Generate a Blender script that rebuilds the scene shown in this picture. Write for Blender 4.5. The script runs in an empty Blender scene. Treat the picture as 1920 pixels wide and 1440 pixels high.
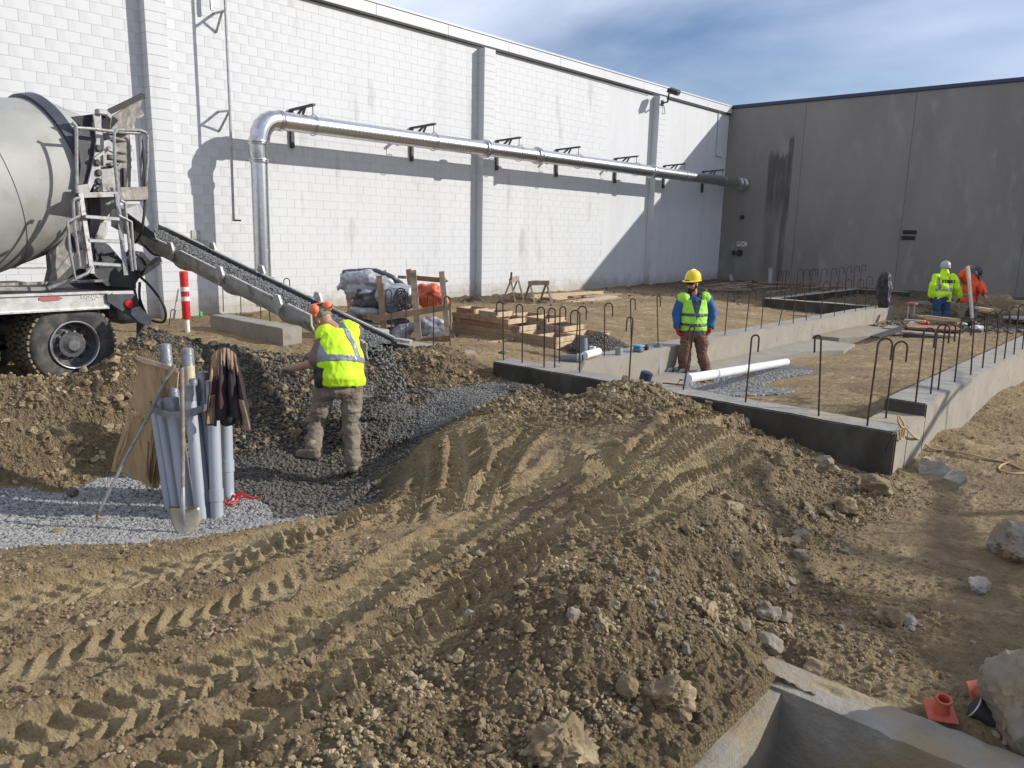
import bpy, bmesh, math, random
import numpy as np
from mathutils import Vector, Matrix, noise as mnoise

# ------------------------------------------------------------------ camera, sky, sun, exposure
SC = bpy.context.scene
COL = SC.collection
CAM_Z = 2.0
FPX = 1431.0                      # focal length in pixels of the 1920 px wide photograph
PITCH, ROLL, HEAD = math.radians(11.27), math.radians(1.306), math.radians(41.9)
fw = np.array([-math.sin(HEAD)*math.cos(PITCH), math.cos(HEAD)*math.cos(PITCH), -math.sin(PITCH)])
rt0 = np.array([math.cos(HEAD), math.sin(HEAD), 0.0])
up0 = np.cross(rt0, fw)
rt = rt0*math.cos(ROLL) + up0*math.sin(ROLL)
up = -rt0*math.sin(ROLL) + up0*math.cos(ROLL)
cam_data = bpy.data.cameras.new('camera')
cam = bpy.data.objects.new('camera', cam_data); COL.objects.link(cam)
m = Matrix(((rt[0], up[0], -fw[0], 0), (rt[1], up[1], -fw[1], 0), (rt[2], up[2], -fw[2], CAM_Z), (0, 0, 0, 1)))
cam.matrix_world = m
cam_data.sensor_width = 36.0; cam_data.sensor_fit = 'HORIZONTAL'
cam_data.lens = 36.0*FPX/1920.0
cam_data.clip_start = 0.05; cam_data.clip_end = 800
SC.camera = cam

SUN = Vector((1.0, 0.90, 0.66)).normalized()      # towards the sun: walls run along X and Y
sun_elev = math.asin(SUN.z); sun_az = math.atan2(SUN.x, SUN.y)   # clockwise from +Y
world = bpy.data.worlds.new('World'); SC.world = world; world.use_nodes = True
wn = world.node_tree.nodes; wl = world.node_tree.links; wn.clear()
wo = wn.new('ShaderNodeOutputWorld'); wb = wn.new('ShaderNodeBackground')
sky = wn.new('ShaderNodeTexSky'); sky.sky_type = 'NISHITA'; sky.sun_disc = False
sky.sun_elevation = sun_elev; sky.sun_rotation = sun_az
sky.air_density = 1.15; sky.dust_density = 0.35; sky.ozone_density = 3.2
tc = wn.new('ShaderNodeTexCoord')
mp = wn.new('ShaderNodeMapping'); mp.inputs['Rotation'].default_value = (0.25, 0.15, 0.5); mp.inputs['Scale'].default_value = (0.8, 1.0, 4.0)
nz = wn.new('ShaderNodeTexNoise'); nz.inputs['Scale'].default_value = 1.15; nz.inputs['Detail'].default_value = 7; nz.inputs['Roughness'].default_value = 0.50
nz.inputs['Distortion'].default_value = 0.35
cr = wn.new('ShaderNodeValToRGB'); cr.color_ramp.elements[0].position = 0.30; cr.color_ramp.elements[1].position = 0.59
cr.color_ramp.elements[0].color = (0, 0, 0, 1); cr.color_ramp.elements[1].color = (0.85, 0.85, 0.85, 1)
mx = wn.new('ShaderNodeMix'); mx.data_type = 'RGBA'; mx.blend_type = 'MIX'
mx.inputs[7].default_value = (10.8, 11.5, 13.4, 1)        # thin high cloud lit by the sun
wl.new(tc.outputs['Generated'], mp.inputs['Vector']); wl.new(mp.outputs[0], nz.inputs['Vector'])
wl.new(nz.outputs['Fac'], cr.inputs['Fac']); wl.new(cr.outputs['Color'], mx.inputs[0])
tint = wn.new('ShaderNodeMix'); tint.data_type = 'RGBA'; tint.blend_type = 'MULTIPLY'; tint.inputs[0].default_value = 1; tint.inputs[7].default_value = (1.0, 1.0, 1.16, 1)
wl.new(sky.outputs[0], tint.inputs[6]); wl.new(tint.outputs[2], mx.inputs[6]); wl.new(mx.outputs[2], wb.inputs['Color'])
wb.inputs['Strength'].default_value = 0.097
wl.new(wb.outputs[0], wo.inputs['Surface'])

sd = bpy.data.lights.new('sun', 'SUN'); sd.energy = 4.8; sd.angle = math.radians(0.5); sd.color = (1.0, 0.955, 0.89)
so = bpy.data.objects.new('sun', sd); COL.objects.link(so)
so.rotation_euler = (-SUN).to_track_quat('-Z', 'Y').to_euler(); so.location = (10, 10, 20)

SC.view_settings.view_transform = 'Standard'; SC.view_settings.look = 'None'
SC.view_settings.exposure = 0.0; SC.view_settings.gamma = 1.0; SC.view_settings.use_curve_mapping = False
SC.render.resolution_x = 1024; SC.render.resolution_y = 768
SC.render.engine = 'CYCLES'

# ------------------------------------------------------------------ survey: bearings measured in the photograph -> points of the site
O = np.array([0, 0, CAM_Z])
def ray(px, py): return fw + (px-960)/FPX*rt - (py-720)/FPX*up
def onz(px, py, z): d = ray(px, py); return O + d*((z-CAM_Z)/d[2])
def onx(px, py, x): d = ray(px, py); return O + d*(x/d[0])
def ony(px, py, y): d = ray(px, py); return O + d*(y/d[1])
def at(px, py, dep): return O + ray(px, py)*dep
def depth(P): return float((np.asarray(P)-O) @ fw)

R = random.Random(7)
RN = np.random.default_rng(11)

# ------------------------------------------------------------------ materials
def mat(name, c1, c2=None, rough=0.8, metal=0.0, scale=6.0, detail=4, bump=0.0, bscale=None, lo=0.35, hi=0.65,
        stretch=(1, 1, 1), c3=None, s3=1.0, lo3=0.5, hi3=0.7, spec=0.5, coat=0.0, rvar=0.0, emit=None, coord='Object'):
    M = bpy.data.materials.new(name); M.use_nodes = True
    n = M.node_tree.nodes; l = M.node_tree.links; b = n['Principled BSDF']
    b.inputs['Roughness'].default_value = rough; b.inputs['Metallic'].default_value = metal
    b.inputs['Specular IOR Level'].default_value = spec; b.inputs['Coat Weight'].default_value = coat
    if emit: b.inputs['Emission Color'].default_value = (*emit[:3], 1); b.inputs['Emission Strength'].default_value = emit[3]
    if c2 is None and bump == 0 and c3 is None:
        b.inputs['Base Color'].default_value = (*c1, 1); return M
    t = n.new('ShaderNodeTexCoord'); mpn = n.new('ShaderNodeMapping'); mpn.inputs['Scale'].default_value = stretch
    l.new(t.outputs[coord], mpn.inputs['Vector'])
    nn = n.new('ShaderNodeTexNoise'); nn.inputs['Scale'].default_value = scale; nn.inputs['Detail'].default_value = detail; nn.inputs['Roughness'].default_value = 0.6
    l.new(mpn.outputs[0], nn.inputs['Vector'])
    rr = n.new('ShaderNodeMapRange'); rr.inputs[1].default_value = lo; rr.inputs[2].default_value = hi
    l.new(nn.outputs['Fac'], rr.inputs[0])
    mi = n.new('ShaderNodeMix'); mi.data_type = 'RGBA'
    mi.inputs[6].default_value = (*c1, 1); mi.inputs[7].default_value = (*(c2 or c1), 1)
    l.new(rr.outputs[0], mi.inputs[0]); last = mi.outputs[2]
    if c3:
        n3 = n.new('ShaderNodeTexNoise'); n3.inputs['Scale'].default_value = s3; n3.inputs['Detail'].default_value = 5
        l.new(mpn.outputs[0], n3.inputs['Vector'])
        r3 = n.new('ShaderNodeMapRange'); r3.inputs[1].default_value = lo3; r3.inputs[2].default_value = hi3
        l.new(n3.outputs['Fac'], r3.inputs[0])
        m3 = n.new('ShaderNodeMix'); m3.data_type = 'RGBA'; l.new(r3.outputs[0], m3.inputs[0])
        l.new(last, m3.inputs[6]); m3.inputs[7].default_value = (*c3, 1); last = m3.outputs[2]
    l.new(last, b.inputs['Base Color'])
    if rvar:
        rv = n.new('ShaderNodeMapRange'); rv.inputs[3].default_value = max(0.02, rough-rvar); rv.inputs[4].default_value = min(1, rough+rvar)
        l.new(nn.outputs['Fac'], rv.inputs[0]); l.new(rv.outputs[0], b.inputs['Roughness'])
    if bump:
        bn = n.new('ShaderNodeTexNoise'); bn.inputs['Scale'].default_value = bscale or scale*3; bn.inputs['Detail'].default_value = 6; bn.inputs['Roughness'].default_value = 0.65
        l.new(mpn.outputs[0], bn.inputs['Vector'])
        bu = n.new('ShaderNodeBump'); bu.inputs['Strength'].default_value = 1.0; bu.inputs['Distance'].default_value = bump
        l.new(bn.outputs['Fac'], bu.inputs['Height']); l.new(bu.outputs[0], b.inputs['Normal'])
    return M

def white_grime(m_):
    "splashed soil along the foot of the painted wall and faint run-off streaks"
    n = m_.node_tree.nodes; l = m_.node_tree.links; b = n['Principled BSDF']; src = b.inputs['Base Color'].links[0].from_socket
    t = n.new('ShaderNodeNewGeometry'); s_ = n.new('ShaderNodeSeparateXYZ'); l.new(t.outputs['Position'], s_.inputs[0])
    q = n.new('ShaderNodeTexNoise'); q.inputs['Scale'].default_value = 2.2; q.inputs['Detail'].default_value = 8; q.inputs['Roughness'].default_value = .7; l.new(t.outputs['Position'], q.inputs['Vector'])
    a = n.new('ShaderNodeMath'); a.operation = 'MULTIPLY_ADD'; l.new(q.outputs['Fac'], a.inputs[0]); a.inputs[1].default_value = -1.3; l.new(s_.outputs[2], a.inputs[2])
    r_ = n.new('ShaderNodeMapRange'); r_.interpolation_type = 'SMOOTHSTEP'; r_.inputs[1].default_value = -.62; r_.inputs[2].default_value = -.05; r_.inputs[3].default_value = .75; r_.inputs[4].default_value = 0; l.new(a.outputs[0], r_.inputs[0])
    x_ = n.new('ShaderNodeMix'); x_.data_type = 'RGBA'; l.new(r_.outputs[0], x_.inputs[0]); l.new(src, x_.inputs[6]); x_.inputs[7].default_value = (.34, .30, .23, 1)
    mp_ = n.new('ShaderNodeMapping'); mp_.inputs['Scale'].default_value = (1, 1, .07); l.new(t.outputs['Position'], mp_.inputs[0])
    k = n.new('ShaderNodeTexNoise'); k.inputs['Scale'].default_value = 2.0; k.inputs['Detail'].default_value = 6; l.new(mp_.outputs[0], k.inputs['Vector'])
    r2 = n.new('ShaderNodeMapRange'); r2.inputs[1].default_value = .56; r2.inputs[2].default_value = .76; r2.inputs[4].default_value = .28; l.new(k.outputs['Fac'], r2.inputs[0])
    y_ = n.new('ShaderNodeMix'); y_.data_type = 'RGBA'; l.new(r2.outputs[0], y_.inputs[0]); l.new(x_.outputs[2], y_.inputs[6]); y_.inputs[7].default_value = (.40, .395, .38, 1)
    l.new(y_.outputs[2], b.inputs['Base Color'])
M = {}
M['white_block'] = mat('white_block', (0.575, 0.585, 0.59), (0.55, 0.56, 0.565), 0.62, scale=1.1, stretch=(1, 1, .25), bump=.003, bscale=60, c3=(0.42, 0.42, 0.41), s3=2.6, lo3=.60, hi3=.78)
white_grime(M['white_block'])
M['white_joint'] = mat('white_joint', (0.575, 0.585, 0.59), (0.54, 0.55, 0.555), 0.7, scale=3, stretch=(1, 1, .3), bump=.003, bscale=60)
white_grime(M['white_joint'])
M['white_metal'] = mat('white_metal', (0.56, 0.57, 0.575), (0.49, 0.50, 0.51), 0.45, scale=1.2, stretch=(1, .4, 1))
M['grey_wall'] = mat('grey_wall', (0.255, 0.235, 0.210), (0.205, 0.190, 0.172), 0.9, scale=.55, detail=8, stretch=(1, 1, .35), bump=.004, bscale=45, c3=(0.27, 0.262, 0.25), s3=2.4, lo3=.55, hi3=.72)
M['concrete'] = mat('concrete', (0.315, 0.285, 0.232), (0.255, 0.232, 0.190), 0.9, scale=2.2, detail=7, bump=.004, bscale=40, c3=(0.20, 0.183, 0.155), s3=5, lo3=.60, hi3=.75)
M['concrete_shade'] = mat('concrete_shade', (0.050, 0.045, 0.037), (0.082, 0.074, 0.060), 1.0, spec=.15, scale=1.6, detail=7, bump=.004, bscale=40, stretch=(1, 1, .6), c3=(0.10, 0.095, 0.083), s3=4, lo3=.5, hi3=.7)  # darker copy of the concrete: deepens the shaded wall faces by colour
M['concrete_top'] = mat('concrete_top', (0.31, 0.295, 0.265), (0.22, 0.21, 0.185), 0.9, scale=5, detail=8, bump=.01, bscale=22, c3=(0.34, 0.28, 0.19), s3=1.6, lo3=.52, hi3=.66)
M['concrete_old'] = mat('concrete_old', (0.31, 0.288, 0.245), (0.21, 0.195, 0.163), 0.92, scale=5, detail=9, bump=.010, bscale=30, c3=(0.28, 0.22, 0.135), s3=2.6, lo3=.42, hi3=.60)
M['block_pale'] = mat('block_pale', (0.45, 0.44, 0.41), (0.33, 0.32, 0.30), 0.9, scale=9, bump=.004, bscale=50)
M['galv'] = mat('galv', (0.62, 0.63, 0.65), (0.50, 0.51, 0.53), 0.30, metal=1.0, scale=9, detail=6, rvar=.10, bump=.0015, bscale=30)
M['galv_dull'] = mat('galv_dull', (0.42, 0.42, 0.42), (0.30, 0.30, 0.30), 0.45, metal=.8, scale=14, rvar=.1)
M['dark_steel'] = mat('dark_steel', (0.045, 0.045, 0.05), (0.07, 0.065, 0.06), 0.55, metal=.3, scale=20)
M['stone_mid'] = mat('stone_mid', (0.21, 0.205, 0.185), (0.10, 0.097, 0.088), 0.8, scale=25, detail=3)
M['black'] = mat('black', (0.018, 0.018, 0.02), (0.03, 0.03, 0.03), 0.6, scale=10)
M['black_rubber'] = mat('black_rubber', (0.03, 0.03, 0.032), (0.05, 0.048, 0.045), 0.75, scale=20, c3=(0.13, 0.115, 0.09), s3=7, lo3=.45, hi3=.7)
M['muddy_tread'] = mat('muddy_tread', (0.17, 0.14, 0.09), (0.30, 0.25, 0.17), 0.95, scale=18, bump=.012, bscale=30, c3=(0.06, 0.055, 0.05), s3=12, lo3=.55, hi3=.68)
M['rebar'] = mat('rebar', (0.030, 0.021, 0.017), (0.075, 0.042, 0.027), 0.75, metal=.4, scale=30)
M['drum'] = mat('drum', (0.345, 0.345, 0.32), (0.275, 0.275, 0.255), 0.6, scale=1.2, detail=7, c3=(0.25, 0.23, 0.185), s3=3.5, lo3=.52, hi3=.75, bump=.002, bscale=20)
M['truck_grey'] = mat('truck_grey', (0.42, 0.42, 0.41), (0.30, 0.30, 0.29), 0.6, metal=.2, scale=7, detail=6, c3=(0.20, 0.175, 0.13), s3=6, lo3=.52, hi3=.70)
M['truck_mud'] = mat('truck_mud', (0.30, 0.28, 0.25), (0.15, 0.14, 0.13), 0.85, scale=7, detail=7, c3=(0.38, 0.35, 0.29), s3=12, lo3=.55, hi3=.68, bump=.004)
M['truck_dark'] = mat('truck_dark', (0.035, 0.038, 0.045), (0.065, 0.065, 0.068), 0.6, scale=6, c3=(0.14, 0.125, 0.10), s3=9, lo3=.56, hi3=.72)
M['ring_black'] = mat('ring_black', (0.05, 0.052, 0.075), (0.075, 0.075, 0.09), 0.45, metal=.2, scale=12)
M['aluminium'] = mat('aluminium', (0.62, 0.62, 0.60), (0.45, 0.44, 0.41), 0.42, metal=.55, scale=9, c3=(0.30, 0.27, 0.21), s3=5, lo3=.58, hi3=.75)
M['tubing'] = mat('tubing', (0.36, 0.36, 0.37), (0.25, 0.24, 0.23), 0.5, metal=.45, scale=18, c3=(0.16, 0.14, 0.11), s3=20, lo3=.55, hi3=.7)
M['rim'] = mat('rim', (0.19, 0.19, 0.195), (0.10, 0.098, 0.095), 0.5, metal=.5, scale=14)
M['rim_edge'] = mat('rim_edge', (0.55, 0.55, 0.55), None, 0.35, metal=.8)
M['chute_out'] = mat('chute_out', (0.50, 0.49, 0.46), (0.36, 0.35, 0.32), 0.55, metal=.25, scale=7, detail=7, c3=(0.20, 0.185, 0.15), s3=8, lo3=.54, hi3=.7, bump=.002)
M['chute_in'] = mat('chute_in', (0.055, 0.06, 0.065), (0.10, 0.10, 0.10), 0.5, metal=.2, scale=9)
M['wet_concrete'] = mat('wet_concrete', (0.145, 0.145, 0.135), (0.085, 0.085, 0.08), 0.55, scale=30, detail=6, bump=.01, bscale=60)
M['stone_wet'] = mat('stone_wet', (0.22, 0.222, 0.215), (0.13, 0.132, 0.13), 0.55, scale=25, detail=3)
M['stone_dark'] = mat('stone_dark', (0.130, 0.118, 0.098), (0.055, 0.050, 0.043), 0.75, scale=25, detail=3)
M['stone_grey'] = mat('stone_grey', (0.35, 0.34, 0.32), (0.165, 0.163, 0.16), 0.85, scale=22, detail=3)
M['red'] = mat('red', (0.62, 0.03, 0.035), (0.50, 0.03, 0.03), 0.45, scale=8)
M['red_lens'] = mat('red_lens', (0.55, 0.01, 0.02), None, 0.2, coat=.6)
M['reflector'] = mat('reflector', (0.42, 0.10, 0.10), (0.33, 0.10, 0.09), 0.5, scale=20)
M['white_paint'] = mat('white_paint', (0.75, 0.75, 0.73), (0.62, 0.60, 0.55), 0.5, scale=12)
M['pvc_grey'] = mat('pvc_grey', (0.36, 0.39, 0.425), (0.30, 0.33, 0.36), 0.42, scale=3, stretch=(1, 1, .4), c3=(0.40, 0.40, 0.38), s3=14, lo3=.6, hi3=.8)
M['pvc_dark'] = mat('pvc_dark', (0.17, 0.195, 0.225), (0.14, 0.16, 0.185), 0.45, scale=6)
M['pvc_white'] = mat('pvc_white', (0.74, 0.77, 0.80), (0.66, 0.69, 0.72), 0.35, scale=5)
M['pvc_green'] = mat('pvc_green', (0.28, 0.32, 0.30), (0.22, 0.25, 0.24), 0.5, scale=6)
M['duct_tape'] = mat('duct_tape', (0.30, 0.31, 0.33), (0.19, 0.195, 0.21), 0.38, metal=.35, scale=20, detail=6, bump=.006, bscale=28)
M['yellow_pipe'] = mat('yellow_pipe', (0.55, 0.49, 0.30), (0.44, 0.39, 0.25), 0.5, scale=9)
M['ply'] = mat('ply', (0.56, 0.38, 0.20), (0.42, 0.28, 0.145), 0.8, scale=5, detail=6, stretch=(5, 5, .5), c3=(0.22, 0.14, 0.075), s3=2.2, lo3=.56, hi3=.68, bump=.003)
M['ply_split'] = mat('ply_split', (0.52, 0.37, 0.20), (0.36, 0.245, 0.13), 0.85, scale=14, stretch=(6, 6, .6), bump=.004)
M['lumber'] = mat('lumber', (0.56, 0.43, 0.275), (0.42, 0.31, 0.19), 0.78, scale=2.5, stretch=(3, 3, 3), c3=(0.34, 0.22, 0.13), s3=7, lo3=.58, hi3=.7, bump=.002)
M['lumber_face'] = mat('lumber_face', (0.38, 0.26, 0.155), (0.25, 0.17, 0.105), 0.8, scale=2.2, detail=6, c3=(0.24, 0.155, 0.09), s3=9, lo3=.55, hi3=.68, bump=.002)
M['lumber_red'] = mat('lumber_red', (0.30, 0.165, 0.10), (0.21, 0.125, 0.08), 0.8, scale=8, c3=(0.42, 0.28, 0.16), s3=5, lo3=.55, hi3=.7)
M['lumber_old'] = mat('lumber_old', (0.36, 0.29, 0.21), (0.24, 0.19, 0.14), 0.85, scale=9, c3=(0.16, 0.125, 0.09), s3=6, lo3=.55, hi3=.7, bump=.002)
M['tarp_silver'] = mat('tarp_silver', (0.42, 0.43, 0.46), (0.28, 0.29, 0.32), 0.42, metal=.15, scale=5, detail=6, c3=(0.60, 0.61, 0.63), s3=4, lo3=.55, hi3=.68, bump=.006, bscale=18)
M['tarp_dark'] = mat('tarp_dark', (0.055, 0.055, 0.065), (0.10, 0.10, 0.11), 0.5, scale=6, c3=(0.26, 0.27, 0.29), s3=6, lo3=.58, hi3=.68, bump=.006, bscale=16)
M['tarp_orange'] = mat('tarp_orange', (0.62, 0.125, 0.05), (0.50, 0.085, 0.035), 0.5, scale=5, bump=.006, bscale=16)
M['steel_blade'] = mat('steel_blade', (0.50, 0.47, 0.38), (0.34, 0.33, 0.30), 0.42, metal=.5, scale=14, detail=6, c3=(0.60, 0.50, 0.26), s3=9, lo3=.5, hi3=.62)
M['wood_handle'] = mat('wood_handle', (0.23, 0.19, 0.16), (0.15, 0.12, 0.10), 0.75, scale=16, c3=(0.36, 0.31, 0.26), s3=12, lo3=.55, hi3=.7)
M['rust'] = mat('rust', (0.20, 0.075, 0.04), (0.10, 0.045, 0.03), 0.9, scale=30)
M['orange_plastic'] = mat('orange_plastic', (0.52, 0.10, 0.05), (0.40, 0.085, 0.05), 0.55, scale=18, c3=(0.30, 0.16, 0.09), s3=14, lo3=.58, hi3=.72)
M['rope'] = mat('rope', (0.52, 0.37, 0.19), (0.40, 0.27, 0.13), 0.8, scale=80)
M['rock'] = mat('rock', (0.25, 0.218, 0.165), (0.165, 0.142, 0.105), 0.92, scale=8, detail=8, bump=.012, bscale=22, c3=(0.30, 0.235, 0.15), s3=4, lo3=.45, hi3=.62)
M['rock_pale'] = mat('rock_pale', (0.30, 0.272, 0.222), (0.20, 0.18, 0.145), 0.9, scale=8, detail=8, bump=.008, bscale=26, c3=(0.33, 0.27, 0.18), s3=5, lo3=.55, hi3=.7)
M['clod'] = mat('clod', (0.240, 0.178, 0.098), (0.145, 0.106, 0.060), 0.95, scale=9, detail=7, bump=.008, bscale=35, c3=(0.38, 0.30, 0.18), s3=4, lo3=.5, hi3=.68)
M['hivis_yellow'] = mat('hivis_yellow', (0.60, 0.92, 0.02), (0.53, 0.84, 0.02), 0.7, scale=9, bump=.003, bscale=16)
M['hivis_green'] = mat('hivis_green', (0.36, 0.74, 0.06), (0.29, 0.62, 0.05), 0.7, scale=9, bump=.003, bscale=16)
M['hivis_orange'] = mat('hivis_orange', (0.86, 0.12, 0.03), (0.72, 0.09, 0.025), 0.7, scale=9, bump=.003, bscale=16)
M['tape_silver'] = mat('tape_silver', (0.26, 0.28, 0.32), (0.21, 0.225, 0.26), 0.38, metal=.2, scale=30)
M['tape_dark'] = mat('tape_dark', (0.06, 0.075, 0.085), None, 0.5)
M['khaki'] = mat('khaki', (0.205, 0.165, 0.125), (0.155, 0.123, 0.093), 0.9, scale=12, detail=5, bump=.004, bscale=14, c3=(0.27, 0.225, 0.17), s3=5, lo3=.55, hi3=.72)
M['khaki_pale'] = mat('khaki_pale', (0.24, 0.23, 0.17), (0.19, 0.18, 0.13), 0.9, scale=12, bump=.004, bscale=14)
M['brown_duck'] = mat('brown_duck', (0.165, 0.085, 0.05), (0.12, 0.062, 0.038), 0.9, scale=12, bump=.004, bscale=14)
M['denim'] = mat('denim', (0.045, 0.085, 0.19), (0.03, 0.055, 0.12), 0.9, scale=9, bump=.004, bscale=14)
M['blue_jacket'] = mat('blue_jacket', (0.018, 0.095, 0.27), (0.014, 0.07, 0.20), 0.75, scale=9, bump=.004, bscale=14)
M['navy'] = mat('navy', (0.02, 0.028, 0.06), (0.03, 0.04, 0.075), 0.8, scale=9)
M['shirt_brown'] = mat('shirt_brown', (0.20, 0.135, 0.105), (0.155, 0.10, 0.08), 0.88, scale=10, bump=.003, bscale=16)
M['skin'] = mat('skin', (0.44, 0.235, 0.165), (0.38, 0.19, 0.13), 0.6, scale=14)
M['hair_grey'] = mat('hair_grey', (0.22, 0.20, 0.18), (0.12, 0.11, 0.10), 0.8, scale=60)
M['beard'] = mat('beard', (0.045, 0.03, 0.022), (0.025, 0.018, 0.014), 0.85, scale=60)
M['helmet_yellow'] = mat('helmet_yellow', (0.80, 0.58, 0.015), None, 0.3, coat=.3)
M['helmet_grey'] = mat('helmet_grey', (0.42, 0.43, 0.44), (0.33, 0.34, 0.35), 0.35, scale=10)
M['helmet_black'] = mat('helmet_black', (0.03, 0.03, 0.03), (0.45, 0.45, 0.45), 0.3, scale=9, lo=.58, hi=.62)
M['glove_red'] = mat('glove_red', (0.38, 0.03, 0.04), (0.27, 0.025, 0.03), 0.8, scale=20)
M['glove_black'] = mat('glove_black', (0.03, 0.028, 0.027), (0.10, 0.09, 0.08), 0.8, scale=20)
M['glove_tan'] = mat('glove_tan', (0.33, 0.26, 0.20), (0.24, 0.19, 0.15), 0.85, scale=20)
M['boot'] = mat('boot', (0.25, 0.19, 0.13), (0.17, 0.13, 0.09), 0.9, scale=14, c3=(0.33, 0.27, 0.18), s3=8, lo3=.45, hi3=.65)
M['earmuff'] = mat('earmuff', (0.78, 0.19, 0.07), (0.66, 0.15, 0.06), 0.45, scale=16)
M['camo'] = mat('camo', (0.22, 0.25, 0.18), (0.10, 0.11, 0.085), 0.85, scale=60, lo=.45, hi=.55)
M['jacket_brown'] = mat('jacket_brown', (0.30, 0.20, 0.125), (0.24, 0.155, 0.095), 0.9, scale=12, bump=.003)
M['jacket_plum'] = mat('jacket_plum', (0.062, 0.026, 0.032), (0.04, 0.018, 0.024), 0.85, scale=12, bump=.003)
M['jacket_black'] = mat('jacket_black', (0.018, 0.015, 0.017), (0.03, 0.026, 0.028), 0.9, scale=12)
M['sign_white'] = mat('sign_white', (0.70, 0.68, 0.66), None, 0.5)
M['sign_text'] = mat('sign_text', (0.16, 0.02, 0.02), None, 0.5)
M['navy_trim'] = mat('navy_trim', (0.025, 0.027, 0.075), None, 0.45)
M['green_paint'] = mat('green_paint', (0.03, 0.42, 0.14), None, 0.6)
M['blue_tape'] = mat('blue_tape', (0.10, 0.30, 0.48), None, 0.5)
M['lens_dark'] = mat('lens_dark', (0.01, 0.01, 0.012), None, 0.12)

# ------------------------------------------------------------------ mesh helpers
def tag(o, label=None, cat=None, group=None, kind=None):
    if label: o['label'] = label
    if cat: o['category'] = cat
    if group: o['group'] = group
    if kind: o['kind'] = kind
    return o

def empty(name, loc, label=None, cat=None, group=None, kind=None):
    o = bpy.data.objects.new(name, None); COL.objects.link(o); o.location = loc; o.empty_display_size = .1
    return tag(o, label, cat, group, kind)

def link(name, me, parent=None, loc=None):
    o = bpy.data.objects.new(name, me); COL.objects.link(o)
    if parent is not None:
        o.parent = parent
        o.location = -Vector(parent.matrix_basis.translation) if loc is None else loc
        if parent.parent is not None and loc is None:
            o.location = -(Vector(parent.matrix_basis.translation) + Vector(parent.parent.matrix_basis.translation))
    elif loc is not None: o.location = loc
    return o

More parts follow.
